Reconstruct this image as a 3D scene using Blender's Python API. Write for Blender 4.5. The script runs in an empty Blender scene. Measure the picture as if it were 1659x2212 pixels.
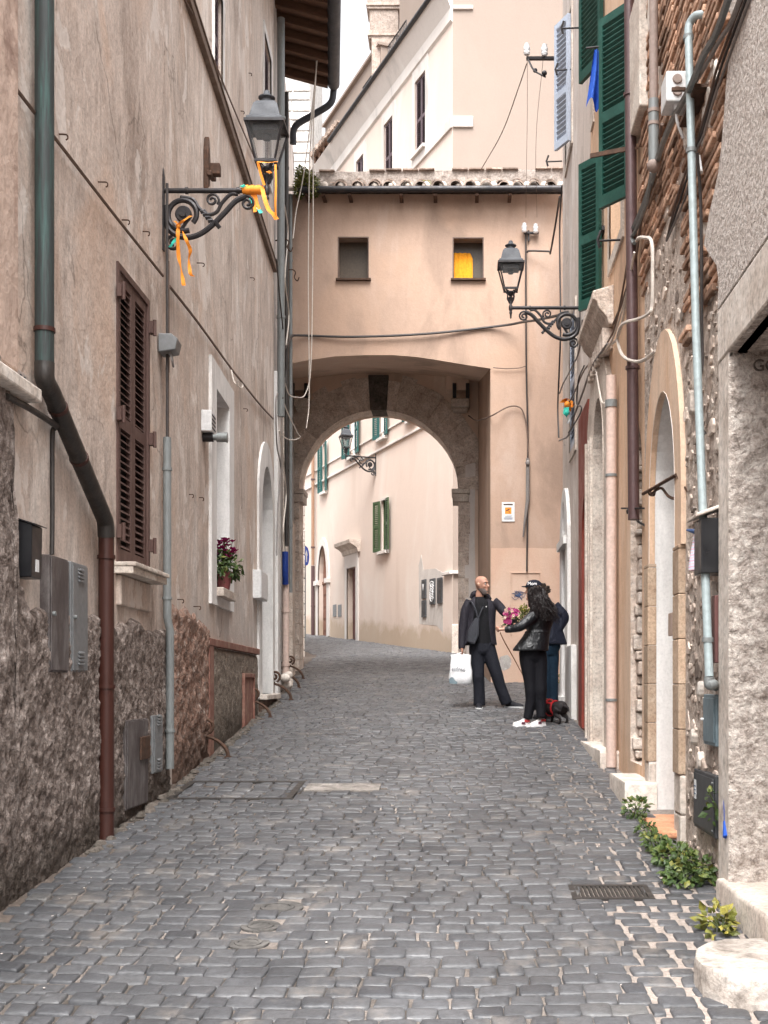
import bpy, bmesh, math, random
from mathutils import Vector, Matrix, noise
from mathutils.geometry import tessellate_polygon
R = math.radians
SC = bpy.context.scene
COL = SC.collection
# ---------------------------------------------------------------- camera, sky, sun, exposure
F, CX, CY, HC = 2650.0, 1000.0, 1475.0, 1.63
cam_d = bpy.data.cameras.new('camera')
cam = bpy.data.objects.new('camera', cam_d)
COL.objects.link(cam)
cam.location = (0, 0, HC)
cam.rotation_euler = (R(90), 0, 0)
cam_d.sensor_fit = 'VERTICAL'
cam_d.sensor_height = 36
cam_d.lens = 36 * F / 2212.0
cam_d.shift_x = -(CX - 829.5) / 2212.0
cam_d.shift_y = (CY - 1106) / 2212.0
cam_d.clip_start = .05
cam_d.clip_end = 2000
SC.camera = cam
world = bpy.data.worlds.new('World')
SC.world = world
world.use_nodes = True
wn, wl = world.node_tree.nodes, world.node_tree.links
wn.clear()
sky = wn.new('ShaderNodeTexSky')
sky.sky_type = 'NISHITA'
sky.sun_disc = False
SUN_EL, SUN_AZ = R(60), R(183)
sky.sun_elevation = SUN_EL
sky.sun_rotation = SUN_AZ
sky.air_density = 1.0
sky.dust_density = 6.0
sky.ozone_density = 1.0
hs = wn.new('ShaderNodeHueSaturation')
hs.inputs['Saturation'].default_value = .12
bg = wn.new('ShaderNodeBackground')
bg.inputs['Strength'].default_value = .15
wo = wn.new('ShaderNodeOutputWorld')
wl.new(sky.outputs[0], hs.inputs['Color'])
wl.new(hs.outputs[0], bg.inputs['Color'])
wl.new(bg.outputs[0], wo.inputs['Surface'])
sun_d = bpy.data.lights.new('sun', 'SUN')
sun = bpy.data.objects.new('sun', sun_d)
COL.objects.link(sun)
sun_d.energy = 1.5
sun_d.angle = R(40)
sun_d.color = (1, .985, .955)
# the direction the light comes from (azimuth measured like sun_rotation: 0 = +Y, clockwise)
sd = Vector((math.sin(SUN_AZ) * math.cos(SUN_EL), math.cos(SUN_AZ) * math.cos(SUN_EL), math.sin(SUN_EL)))
sun.location = sd * 60
sun.rotation_euler = sd.to_track_quat('Z', 'Y').to_euler()
SC.view_settings.view_transform = 'Standard'
SC.view_settings.look = 'None'
SC.view_settings.gamma = 1
SC.view_settings.exposure = 1.8
# ---------------------------------------------------------------- measuring helpers
GS = .0777


def gz(Y):
    return GS * min(Y, 60)


def px(x, y, Y):
    s = F / Y
    return Vector(((x - CX) / s, Y, HC + (CY - y) / s))


class Wall:
    """A vertical wall plane through two plan points; u runs along it, o out of it (to the street)."""

    def __init__(s, p0, p1, street=(0, 0)):
        s.p = Vector((p0[0], p0[1], 0))
        q = Vector((p1[0], p1[1], 0))
        s.L = (q - s.p).length
        s.d = (q - s.p).normalized()
        n = Vector((-s.d.y, s.d.x, 0))
        c = Vector((street[0], street[1], 0)) - s.p
        s.n = n if n.dot(c) > 0 else -n
        s.ang = math.atan2(s.d.y, s.d.x)

    def pt(s, u, z, o=0.0):
        v = s.p + s.d * u + s.n * o
        return Vector((v.x, v.y, z))

    def at(s, x, y, o=0.0):
        k = (x - CX) / F
        p = s.p + s.n * o
        u = (k * p.y - p.x) / (s.d.x - k * s.d.y)
        Y = p.y + u * s.d.y
        return u, HC + (CY - y) * Y / F

    def P(s, x, y, o=0.0):
        u, z = s.at(x, y, o)
        return s.pt(u, z, o)

    def g(s, u):
        return gz(s.p.y + s.d.y * u)


def crom(pts, n=6):
    if len(pts) < 3:
        return [Vector(p) for p in pts]
    P = [Vector(p) for p in pts]
    P = [P[0] * 2 - P[1]] + P + [P[-1] * 2 - P[-2]]
    out = []
    for i in range(1, len(P) - 2):
        a, b, c, d = P[i - 1], P[i], P[i + 1], P[i + 2]
        for k in range(n):
            t = k / n
            out.append(.5 * ((2 * b) + (c - a) * t + (2 * a - 5 * b + 4 * c - d) * t * t + (3 * b - a - 3 * c + d) * t ** 3))
    out.append(P[-2])
    return out


# ---------------------------------------------------------------- mesh builder
class MB:
    def __init__(s):
        s.v, s.f, s.c = [], [], []

    def add(s, vs, fs, c=.5):
        b = len(s.v)
        s.v += [tuple(v) for v in vs]
        s.f += [tuple(i + b for i in f) for f in fs]
        s.c += [c] * len(fs)
        return s

    def quad(s, a, b, c, d, col=.5):
        return s.add([a, b, c, d], [(0, 1, 2, 3)], col)

    def ob(s, o, ax, ay, az, c=.5):
        o, ax, ay, az = map(Vector, (o, ax, ay, az))
        v = [o, o + ax, o + ax + ay, o + ay, o + az, o + ax + az, o + ax + ay + az, o + ay + az]
        return s.add(v, [(0, 3, 2, 1), (4, 5, 6, 7), (0, 1, 5, 4), (1, 2, 6, 5), (2, 3, 7, 6), (3, 0, 4, 7)], c)

    def box(s, c, sz, rz=0, col=.5):
        cx, sx = math.cos(rz), math.sin(rz)
        ax = Vector((cx, sx, 0)) * sz[0]
        ay = Vector((-sx, cx, 0)) * sz[1]
        az = Vector((0, 0, sz[2]))
        return s.ob(Vector(c) - ax / 2 - ay / 2 - az / 2, ax, ay, az, col)

    def wbox(s, W, u0, u1, z0, z1, o0, o1, c=.5):
        return s.ob(W.pt(u0, z0, o0), W.d * (u1 - u0), W.n * (o1 - o0), Vector((0, 0, z1 - z0)), c)

    def tube(s, pts, r, n=8, c=.5, flat=1.0):
        P = [Vector(p) for p in pts]
        m = len(P)
        rr = r if isinstance(r, (list, tuple)) else [r] * m
        T = []
        for i in range(m):
            t = P[min(i + 1, m - 1)] - P[max(i - 1, 0)]
            T.append(t.normalized() if t.length > 1e-9 else Vector((0, 0, 1)))
        up = Vector((0, 0, 1)) if abs(T[0].z) < .9 else Vector((1, 0, 0))
        a = T[0].cross(up).normalized()
        vs, fs = [], []
        for i in range(m):
            if i:
                q = T[i - 1].rotation_difference(T[i])
                a = q @ a
            b = T[i].cross(a).normalized()
            for k in range(n):
                th = 2 * math.pi * k / n
                vs.append(P[i] + (a * math.cos(th) + b * math.sin(th) * flat) * rr[i])
        for i in range(m - 1):
            for k in range(n):
                k2 = (k + 1) % n
                fs.append((i * n + k, i * n + k2, (i + 1) * n + k2, (i + 1) * n + k))
        fs.append(tuple(range(n - 1, -1, -1)))
        fs.append(tuple((m - 1) * n + k for k in range(n)))
        return s.add(vs, fs, c)

    def loft(s, rings, c=.5, cap=True):
        n = len(rings[0])
        vs = [p for r in rings for p in r]
        fs = []
        for i in range(len(rings) - 1):
            for k in range(n):
                k2 = (k + 1) % n
                fs.append((i * n + k, i * n + k2, (i + 1) * n + k2, (i + 1) * n + k))
        if cap:
            fs.append(tuple(range(n - 1, -1, -1)))
            fs.append(tuple((len(rings) - 1) * n + k for k in range(n)))
        return s.add(vs, fs, c)

    def lathe(s, prof, c, n=16, col=.5, sq=False):
        rings = []
        for r, z in prof:
            ring = []
            for k in range(n):
                th = 2 * math.pi * (k + (.5 if sq else 0)) / n
                ring.append(Vector((c[0] + r * math.cos(th), c[1] + r * math.sin(th), c[2] + z)))
            rings.append(ring)
        return s.loft(rings, col)

    def ball(s, c, r, n=8, m=6, col=.5):
        if not isinstance(r, (tuple, list)):
            r = (r, r, r)
        rings = []
        for i in range(m + 1):
            ph = math.pi * (i + .001) / (m + .002)
            rings.append([Vector((c[0] + r[0] * math.sin(ph) * math.cos(2 * math.pi * k / n),
                                  c[1] + r[1] * math.sin(ph) * math.sin(2 * math.pi * k / n),
                                  c[2] - r[2] * math.cos(ph))) for k in range(n)])
        return s.loft(rings, col)

    def prism(s, poly, vec, c=.5):
        poly = [Vector(p) for p in poly]
        vec = Vector(vec)
        n = len(poly)
        tris = tessellate_polygon([poly])
        vs = poly + [p + vec for p in poly]
        fs = [tuple(t) for t in tris] + [tuple(i + n for i in reversed(t)) for t in tris]
        fs += [(i, (i + 1) % n, (i + 1) % n + n, i + n) for i in range(n)]
        return s.add(vs, fs, c)

    def build(s, name, m, parent=None, at=None, smooth=True, bevel=0, ang=40, **tags):
        """ONE mesh object; vertices are given in world space and made local to `at` or the parent."""
        base = Vector((0, 0, 0))
        q = parent
        while q is not None:
            base += q.location
            q = q.parent
        loc = Vector((0, 0, 0))
        if at is not None:
            loc = Vector(at) - base
        off = base + loc
        me = bpy.data.meshes.new(name)
        me.from_pydata([(x - off.x, y - off.y, z - off.z) for x, y, z in s.v], [], s.f)
        at_ = me.attributes.new('tint', 'FLOAT', 'FACE')
        at_.data.foreach_set('value', s.c)
        bm = bmesh.new()
        bm.from_mesh(me)
        bmesh.ops.recalc_face_normals(bm, faces=bm.faces)
        bm.to_mesh(me)
        bm.free()
        if smooth:
            me.shade_smooth()
            me.set_sharp_from_angle(angle=R(ang))
        me.materials.append(m)
        o = bpy.data.objects.new(name, me)
        COL.objects.link(o)
        o.location = loc
        if parent is not None:
            o.parent = parent
        if bevel:
            b = o.modifiers.new('bevel', 'BEVEL')
            b.width = bevel
            b.segments = 2
            b.limit_method = 'ANGLE'
            b.angle_limit = R(40)
        for k, v in tags.items():
            o[k] = v
        return o


def tag(o, label, cat, group=None, kind=None):
    o['label'] = label
    o['category'] = cat
    if group:
        o['group'] = group
    if kind:
        o['kind'] = kind
    return o


def thing(name, loc, label, cat, group=None):
    o = bpy.data.objects.new(name, None)
    o.empty_display_size = .1
    COL.objects.link(o)
    o.location = loc
    return tag(o, label, cat, group)


def copy_tree(o, parent=None):
    c = o.copy()
    COL.objects.link(c)
    if parent is not None:
        c.parent = parent
    for ch in list(o.children):
        copy_tree(ch, c)
    return c


# ---------------------------------------------------------------- materials
class G:
    """tiny node graph helper"""

    def __init__(s, name):
        s.m = bpy.data.materials.new(name)
        s.m.use_nodes = True
        s.n, s.l = s.m.node_tree.nodes, s.m.node_tree.links
        s.b = s.n['Principled BSDF']

    def geo(s):
        return s.n.new('ShaderNodeNewGeometry').outputs['Position']

    def obj(s):
        return s.n.new('ShaderNodeTexCoord').outputs['Object']

    def map(s, vec, sc=(1, 1, 1), loc=(0, 0, 0)):
        m = s.n.new('ShaderNodeMapping')
        m.inputs['Scale'].default_value = sc
        m.inputs['Location'].default_value = loc
        s.l.new(vec, m.inputs['Vector'])
        return m.outputs[0]

    def noise(s, vec, scale, det=4, rough=.55, dist=0):
        t = s.n.new('ShaderNodeTexNoise')
        t.inputs['Scale'].default_value = scale
        t.inputs['Detail'].default_value = det
        t.inputs['Roughness'].default_value = rough
        t.inputs['Distortion'].default_value = dist
        s.l.new(vec, t.inputs['Vector'])
        return t.outputs['Fac']

    def vor(s, vec, scale, feat='F1', out='Distance'):
        t = s.n.new('ShaderNodeTexVoronoi')
        t.feature = feat
        t.inputs['Scale'].default_value = scale
        s.l.new(vec, t.inputs['Vector'])
        return t.outputs[out]

    def ramp(s, fac, stops):
        t = s.n.new('ShaderNodeValToRGB')
        cr = t.color_ramp
        while len(cr.elements) < len(stops):
            cr.elements.new(.5)
        for e, (p, c) in zip(cr.elements, stops):
            e.position = p
            e.color = (*c, 1) if isinstance(c, (tuple, list)) else (c, c, c, 1)
        s.l.new(fac, t.inputs[0])
        return t.outputs[0]

    def mix(s, fac, a, b, mode='MIX'):
        t = s.n.new('ShaderNodeMix')
        t.data_type = 'RGBA'
        t.blend_type = mode
        for i, v in ((0, fac), (6, a), (7, b)):
            if isinstance(v, (int, float)):
                t.inputs[i].default_value = v if i == 0 else (v, v, v, 1)
            elif isinstance(v, (tuple, list)):
                t.inputs[i].default_value = (*v, 1)
            else:
                s.l.new(v, t.inputs[i])
        return t.outputs[2]

    def math(s, op, a, b=0.0):
        t = s.n.new('ShaderNodeMath')
        t.operation = op
        for i, v in ((0, a), (1, b)):
            if isinstance(v, (int, float)):
                t.inputs[i].default_value = v
            else:
                s.l.new(v, t.inputs[i])
        return t.outputs[0]

    def attr(s, name='tint'):
        t = s.n.new('ShaderNodeAttribute')
        t.attribute_name = name
        return t.outputs['Fac']

    def sep(s, vec):
        t = s.n.new('ShaderNodeSeparateXYZ')
        s.l.new(vec, t.inputs[0])
        return t.outputs

    def bump(s, h, dist, strength=1.0, prev=None):
        t = s.n.new('ShaderNodeBump')
        t.inputs['Distance'].default_value = dist
        t.inputs['Strength'].default_value = strength
        s.l.new(h, t.inputs['Height'])
        if prev is not None:
            s.l.new(prev, t.inputs['Normal'])
        return t.outputs[0]

    def out(s, col, rough=.85, nrm=None, metal=0, spec=.3):
        if isinstance(col, (tuple, list)):
            s.b.inputs['Base Color'].default_value = (*col, 1)
        else:
            s.l.new(col, s.b.inputs['Base Color'])
        if isinstance(rough, (int, float)):
            s.b.inputs['Roughness'].default_value = rough
        else:
            s.l.new(rough, s.b.inputs['Roughness'])
        s.b.inputs['Metallic'].default_value = metal
        s.b.inputs['Specular IOR Level'].default_value = spec
        if nrm is not None:
            s.l.new(nrm, s.b.inputs['Normal'])
        return s.m


def lerp3(a, b, t):
    return tuple(x + (y - x) * t for x, y in zip(a, b))


def sc3(a, k):
    return tuple(x * k for x in a)


def plaster(name, base, light=None, dark=None, streak=.5, bump=.004, patch=.55, pits=True, tan=None, zdamp=None):
    light = light or lerp3(base, (.8, .74, .68), .35)
    dark = dark or sc3(base, .6)
    g = G(name)
    p = g.geo()
    n1 = g.noise(g.map(p, (1, 1, .4)), patch, 8, .62, .6)
    c = g.ramp(n1, [(.34, dark), (.46, base), (.54, base), (.66, light)])
    n2 = g.noise(g.map(p, (1, 1, .24)), 5.5, 8, .72, .9)
    st = g.ramp(n2, [(.3, 1 - .26 * streak), (.5, 1.0), (.7, 1 + .08 * streak)])
    c = g.mix(1, c, st, 'MULTIPLY')
    n2b = g.noise(g.map(p, (1, 1, .30), (7, 3, 1)), 10, 8, .78, 1.2)
    c = g.mix(1, c, g.ramp(n2b, [(.3, 1 - .22 * streak), (.55, 1), (.75, 1 + .08 * streak)]), 'MULTIPLY')
    if tan:
        n4 = g.noise(g.map(p, (1, 1, .7), (3, 9, 4)), .9, 7, .6, .8)
        c = g.mix(g.ramp(n4, [(.52, 0), (.66, .75)]), c, tan)
    n3 = g.noise(p, 48, 6, .75)
    c = g.mix(1, c, g.ramp(n3, [(.28, 1 - .28 * max(.35, streak)), (.5, 1), (.75, 1 + .16 * max(.35, streak))]), 'MULTIPLY')
    if zdamp:
        # damp stain of the plaster above the street: z minus ground height, broken by noise
        xyz = g.sep(p)
        h = g.math('SUBTRACT', xyz[2], g.math('MULTIPLY', xyz[1], GS))
        h = g.math('ADD', h, g.math('MULTIPLY', g.math('SUBTRACT', g.noise(p, 1.7, 7, .65), .5), zdamp[0] * 1.6))
        c = g.mix(g.ramp(g.math('DIVIDE', h, zdamp[0]), [(.55, zdamp[2]), (1.0, 0)]), c, zdamp[1])
    if pits:
        v = g.noise(g.map(p, (1, 1, .5)), 9, 3, .5, 1.0)
        c = g.mix(g.ramp(v, [(.73, 0), (.77, .55)]), c, sc3(dark, .55))
    if streak > .6:
        # hard edged flakes where the last coat has come off, and hairline cracks
        fl = g.noise(g.map(p, (1, 1, .6), (2, 5, 3)), 1.9, 9, .62, .5)
        c = g.mix(g.ramp(fl, [(.575, 0), (.59, .55)]), c, lerp3(light, (.8, .78, .76), .25))
        fd = g.noise(g.map(p, (1, 1, .45), (8, 1, 6)), 2.4, 9, .66, .5)
        c = g.mix(g.ramp(fd, [(.60, 0), (.615, .40)]), c, dark)
        wq = g.n.new('ShaderNodeVectorMath')
        wq.operation = 'ADD'
        nt = g.n.new('ShaderNodeTexNoise')
        nt.inputs['Scale'].default_value = 2.2
        nt.inputs['Detail'].default_value = 5
        g.l.new(p, nt.inputs['Vector'])
        sc_v = g.n.new('ShaderNodeVectorMath')
        sc_v.operation = 'SCALE'
        sc_v.inputs['Scale'].default_value = .5
        g.l.new(nt.outputs['Color'], sc_v.inputs[0])
        g.l.new(p, wq.inputs[0])
        g.l.new(sc_v.outputs[0], wq.inputs[1])
        cr = g.vor(g.map(wq.outputs[0], (1, 1, .45)), .75, 'DISTANCE_TO_EDGE')
        msk = g.ramp(g.noise(p, .8, 3), [(.48, 0), (.56, .7)])
        crk = g.math('MULTIPLY', g.ramp(cr, [(0, 1), (.006, 0)]), msk)
        c = g.mix(crk, c, sc3(dark, .45))
    nb = g.noise(p, 18, 6, .6)
    nb2 = g.noise(p, 3, 3, .5)
    b = g.bump(nb, bump, .8)
    b = g.bump(nb2, bump * 4, .6, b)
    return g.out(c, .93, b, spec=.15)


def rough_stone(name, cols, scale=6, bump=.02, fine=40, tintmix=.0, rough=.9, moss=None, foot=None):
    g = G(name)
    p = g.geo()
    c = g.ramp(g.noise(p, scale, 8, .7, .5), [(i, k) for i, k in zip((.28, .45, .58, .75), cols)])
    c = g.mix(1, c, g.ramp(g.noise(p, fine, 5, .7), [(.28, .55), (.5, 1), (.75, 1.25)]), 'MULTIPLY')
    if tintmix:
        c = g.mix(1, c, g.ramp(g.attr(), [(0, 1 - tintmix), (1, 1 + tintmix * .6)]), 'MULTIPLY')
    if moss:
        c = g.mix(g.ramp(g.noise(p, 2.3, 6, .6), [(.5, 0), (.68, .7)]), c, moss)
    if foot:
        # splash-back dirt and algae at the foot of the wall, with a ragged upper edge
        xyz = g.sep(p)
        h = g.math('SUBTRACT', xyz[2], g.math('MULTIPLY', xyz[1], GS))
        h = g.math('ADD', h, g.math('MULTIPLY', g.math('SUBTRACT', g.noise(p, 3.1, 6, .7), .5), .7))
        c = g.mix(g.ramp(h, [(.08, .8), (.42, 0)]), c, foot)
    b = g.bump(g.noise(p, fine * .6, 6, .65), bump * .5, .9)
    b = g.bump(g.noise(p, scale * 1.5, 5, .6), bump, .9, b)
    return g.out(c, rough, b, spec=.2)


def paint(name, base, rough=.5, metal=0, wear=.3, wearcol=None, scale=12, bump=.0015, spec=.4, stretch=(1, 1, 1)):
    g = G(name)
    p = g.map(g.obj(), stretch)
    wc = wearcol or sc3(base, .5)
    c = g.mix(g.ramp(g.noise(p, scale, 7, .7, .3), [(.45, 0), (.72, wear)]), base, wc)
    c = g.mix(1, c, g.ramp(g.noise(p, scale * 5, 3, .6), [(.3, .85), (.7, 1.1)]), 'MULTIPLY')
    r = g.ramp(g.noise(p, scale * .7, 4, .6), [(.3, max(.05, rough - .12)), (.7, min(1, rough + .15))])
    return g.out(c, r, g.bump(g.noise(p, scale * 3, 4, .6), bump, .7), metal, spec)


def flat(name, base, rough=.6, metal=0, spec=.4):
    g = G(name)
    c = g.mix(1, base, g.ramp(g.noise(g.obj(), 30, 4, .6), [(.3, .85), (.7, 1.12)]), 'MULTIPLY')
    return g.out(c, rough, None, metal, spec)


M = {}
BEI = (.42, .325, .26)
M['plL1'] = plaster('old beige plaster', (.58, .485, .425), (.70, .63, .575), (.38, .305, .26), 1.1, .009, 1.1, tan=(.58, .43, .34))
M['plL2'] = plaster('old beige plaster pale', (.62, .53, .47), (.76, .69, .635), (.42, .35, .305), 1.1, .008, 1.1, tan=(.58, .44, .35), zdamp=(1.9, (.40, .37, .35), .55))
M['plL3'] = plaster('grey weathered plaster', (.44, .41, .39), (.60, .57, .54), (.19, .175, .17), 1.0, .006, 1.5)
M['plPink'] = plaster('pink grit plaster', (.55, .42, .35), (.66, .55, .48), (.32, .22, .18), .5, .012, 2.0)
M['plArch'] = plaster('orange ochre plaster', (.44, .312, .242), (.485, .362, .295), (.34, .243, .19), .22, .004, .9, pits=False, tan=(.475, .325, .242))
M['plArchLow'] = plaster('salmon plaster', (.55, .37, .28), (.59, .43, .34), (.46, .31, .235), .1, .004, .8, pits=False)
M['plArchW'] = plaster('white lime render', (.72, .66, .62), (.80, .75, .71), (.58, .52, .48), .3, .004, 1.5, pits=False)
M['plSoffit'] = plaster('brown soffit plaster', (.70, .53, .42), (.76, .61, .50), (.52, .39, .30), .15, .005, .9, pits=False)
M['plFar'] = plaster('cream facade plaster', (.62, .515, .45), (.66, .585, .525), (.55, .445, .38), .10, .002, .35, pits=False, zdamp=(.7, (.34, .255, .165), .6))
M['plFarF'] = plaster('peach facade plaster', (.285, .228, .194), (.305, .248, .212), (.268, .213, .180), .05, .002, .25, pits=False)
M['white'] = plaster('white lime trim', (.74, .72, .70), (.82, .80, .78), (.55, .52, .50), .5, .003, 1.2, pits=False)
M['whitefar'] = plaster('pale trim', (.60, .555, .52), (.64, .605, .57), (.45, .42, .395), .2, .003, .8, pits=False)
M['plR4'] = plaster('grey beige render', (.62, .54, .49), (.72, .66, .62), (.42, .36, .32), .7, .004, .8)
M['plR2'] = plaster('peach render', (.66, .45, .31), (.72, .54, .41), (.50, .34, .25), .6, .004, 1.0)
M['plR1'] = rough_stone('grit stucco grey', [(.22, .17, .145), (.56, .49, .445), (.70, .64, .595), (.80, .75, .71)], 26, .03, 60)
M['rustic'] = rough_stone('rustic cement render', [(.055, .038, .031), (.19, .15, .13), (.36, .30, .27), (.55, .48, .44)], 11, .05, 40, foot=(.055, .043, .034))
M['rustic2'] = rough_stone('pebbledash', [(.10, .08, .065), (.20, .165, .135), (.27, .225, .185), (.42, .36, .30)], 22, .02, 60, foot=(.055, .043, .034))
M['redrubble'] = rough_stone('worn brick rubble', [(.12, .065, .048), (.30, .185, .14), (.29, .21, .175), (.64, .56, .50)], 13, .04, 30, foot=(.07, .045, .034))
M['redtrim'] = paint('faded red trim', (.23, .11, .085), .85, 0, .7, (.40, .28, .22), 6, .004, .2)
M['tuff'] = rough_stone('brown tuff', [(.34, .265, .22), (.56, .46, .39), (.66, .57, .50), (.76, .69, .63)], 5, .03, 34, .14)
M['tuffdark'] = rough_stone('dark peperino', [(.045, .038, .032), (.09, .078, .066), (.13, .11, .095), (.20, .175, .15)], 6, .015, 40)
M['travertine'] = rough_stone('worn travertine', [(.42, .35, .30), (.60, .53, .47), (.72, .66, .60), (.80, .75, .70)], 3.5, .008, 26, .2, .75)
M['travgrey'] = rough_stone('grey travertine', [(.38, .31, .26), (.54, .46, .40), (.64, .57, .50), (.74, .68, .62)], 3, .008, 40, .2, .8)
M['peper'] = rough_stone('pitted peperino', [(.15, .12, .10), (.42, .36, .32), (.58, .52, .47), (.72, .66, .61)], 17, .03, 48)
M['brick'] = rough_stone('old brick', [(.20, .11, .075), (.42, .25, .17), (.58, .38, .27), (.66, .53, .44)], 9, .012, 40, .6)
M['rubble'] = rough_stone('rubble stone', [(.26, .20, .16), (.48, .39, .33), (.62, .53, .46), (.76, .70, .64)], 5, .012, 35, .6)
M['mortar'] = rough_stone('lime mortar', [(.25, .20, .165), (.46, .38, .325), (.58, .50, .44), (.70, .63, .57)], 12, .03, 36)
M['terra'] = rough_stone('terracotta', [(.40, .17, .09), (.58, .27, .15), (.64, .33, .20), (.70, .42, .28)], 4, .004, 40, .25, .7)
M['quoin'] = rough_stone('ochre block', [(.32, .22, .15), (.46, .33, .235), (.54, .41, .305), (.62, .50, .40)], 3, .004, 50, .25, .85)
M['tile'] = rough_stone('roof tile', [(.10, .075, .06), (.25, .185, .15), (.36, .28, .235), (.50, .42, .37)], 7, .01, 30, .4)
M['ashlar'] = rough_stone('grey ashlar', [(.36, .34, .32), (.50, .48, .46), (.60, .58, .56), (.68, .66, .64)], 3, .02, 12, .25)
M['iron'] = paint('black iron', (.035, .033, .036), .5, .6, .5, (.075, .06, .05), 14, .002, .5)
M['rust'] = paint('rusty iron', (.075, .045, .032), .75, .3, .6, (.16, .075, .045), 16, .003, .3)
M['greyroof'] = paint('grey lamp metal', (.055, .058, .066), .6, .1, .3, (.09, .095, .10), 10, .001, .3)
M['brownshut'] = paint('brown shutter paint', (.090, .050, .042), .6, 0, .45, (.16, .105, .09), 9, .001, .3, (1, 1, .3))
M['purpshut'] = paint('dark plum shutter paint', (.085, .055, .065), .6, 0, .3, (.16, .12, .12), 9)
M['greenshut'] = paint('green shutter paint', (.008, .050, .038), .5, 0, .3, (.04, .15, .12), 9)
M['tealshut'] = paint('teal shutter paint', (.010, .070, .064), .5, 0, .3, (.03, .11, .10), 9)
M['oliveshut'] = paint('olive shutter paint', (.035, .065, .022), .55, 0, .3, (.07, .11, .045), 9)
M['paleshut'] = paint('pale blue shutter paint', (.42, .47, .56), .5, 0, .3, (.30, .34, .42), 9)
M['woodbrown'] = paint('brown door wood', (.19, .085, .055), .55, 0, .5, (.10, .045, .03), 6, .002, .4, (1, 1, .2))
M['woodplum'] = paint('plum door wood', (.13, .055, .05), .5, 0, .5, (.07, .03, .03), 6, .002, .4, (1, 1, .2))
M['reddoor'] = paint('dark red door', (.22, .045, .03), .55, 0, .3, (.12, .03, .022), 5)
M['rafter'] = paint('old rafter wood', (.12, .065, .042), .8, 0, .5, (.06, .035, .025), 8, .004, .2, (.3, 1, 1))
M['dark'] = flat('dark interior', (.02, .018, .017), .8)
M['glass'] = flat('dark window glass', (.03, .035, .04), .12, 0, .6)
M['copper'] = paint('patinated copper pipe', (.038, .044, .044), .6, .3, .5, (.07, .19, .17), 7, .002, .5, (7, 7, .35))
M['leadpipe'] = paint('dark lead pipe', (.050, .045, .042), .5, .5, .5, (.10, .085, .075), 7, .003, .5, (2, 2, .7))
M['redpipe'] = paint('oxide red pipe', (.050, .015, .010), .5, .1, .5, (.055, .024, .018), 5, .001, .45, (3, 3, .4))
M['brownpipe'] = paint('brown pipe', (.085, .048, .048), .45, .2, .4, (.13, .085, .08), 5, .001, .45)
M['greypipe'] = paint('grey pipe', (.22, .235, .235), .5, .2, .4, (.14, .14, .135), 6, .001, .4, (3, 3, .5))
M['bluepipe'] = paint('pale blue grey pipe', (.33, .39, .40), .45, .1, .3, (.23, .25, .25), 6)
M['salmonpipe'] = paint('salmon pipe', (.60, .46, .40), .6, 0, .3, (.50, .34, .27), 6)
M['beigepipe'] = paint('beige brown pipe', (.30, .23, .20), .6, 0, .4, (.20, .15, .13), 6)
M['wirew'] = flat('pale cable', (.62, .56, .50), .6)
M['wireg'] = flat('grey cable', (.20, .18, .17), .6)
M['wired'] = flat('dark cable', (.045, .038, .036), .6)
M['wireb'] = flat('brown cable', (.14, .095, .075), .7)
M['porc'] = flat('porcelain', (.75, .74, .74), .25, 0, .6)
M['plastic'] = paint('white plastic box', (.66, .66, .66), .45, 0, .2, (.52, .50, .48), 6)
M['black'] = paint('black painted metal', (.012, .012, .014), .35, 0, .2, (.03, .03, .03), 6, .0005, .5)
M['utildark'] = paint('weathered dark door panel', (.085, .070, .068), .6, .2, .8, (.24, .22, .215), 5, .001, .4, (2, 2, .6))
M['utilgrey'] = paint('grey steel panel', (.20, .205, .21), .5, .2, .5, (.12, .12, .125), 4)
M['utilblue'] = paint('blue grey steel panel', (.17, .23, .26), .5, .2, .4, (.27, .31, .33), 4)
M['utilchar'] = paint('charcoal panel', (.060, .062, .066), .5, .1, .3, (.09, .09, .09), 4)
M['orange'] = flat('orange fabric', (.90, .30, .03), .7)
M['orangec'] = flat('orange curtain', (.95, .40, .02), .8)
M['teal'] = flat('teal fabric', (.04, .52, .40), .6)
M['blue'] = flat('blue cloth', (.01, .07, .38), .75)
M['bluedark'] = flat('deep blue plastic', (.012, .04, .22), .5)
M['paper'] = flat('white paper', (.72, .72, .72), .7)
M['ink'] = flat('dark ink', (.02, .025, .04), .6)
M['inkblue'] = flat('blue ink', (.05, .09, .20), .5)


def leafmat(name, a, b, c=None):
    g = G(name)
    col = g.ramp(g.attr(), [(0, a), (.6, b), (1, c or b)])
    col = g.mix(1, col, g.ramp(g.noise(g.obj(), 30, 3), [(.3, .75), (.7, 1.2)]), 'MULTIPLY')
    m = g.out(col, .5, None, 0, .35)
    g.b.inputs['Transmission Weight'].default_value = 0
    g.b.inputs['Subsurface Weight'].default_value = .08
    g.b.inputs['Subsurface Radius'].default_value = (.01, .02, .005)
    return m


M['leaf'] = leafmat('green leaf', (.022, .045, .012), (.060, .095, .022), (.20, .19, .045))
M['leafy'] = leafmat('yellow green leaf', (.05, .065, .015), (.16, .16, .03), (.36, .30, .06))
M['petal'] = leafmat('magenta petal', (.22, .006, .075), (.40, .015, .15), (.55, .08, .28))
M['petalw'] = leafmat('pale petal', (.5, .35, .35), (.65, .45, .40), (.7, .55, .3))
M['stem'] = flat('stem', (.06, .08, .025), .7)


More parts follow.
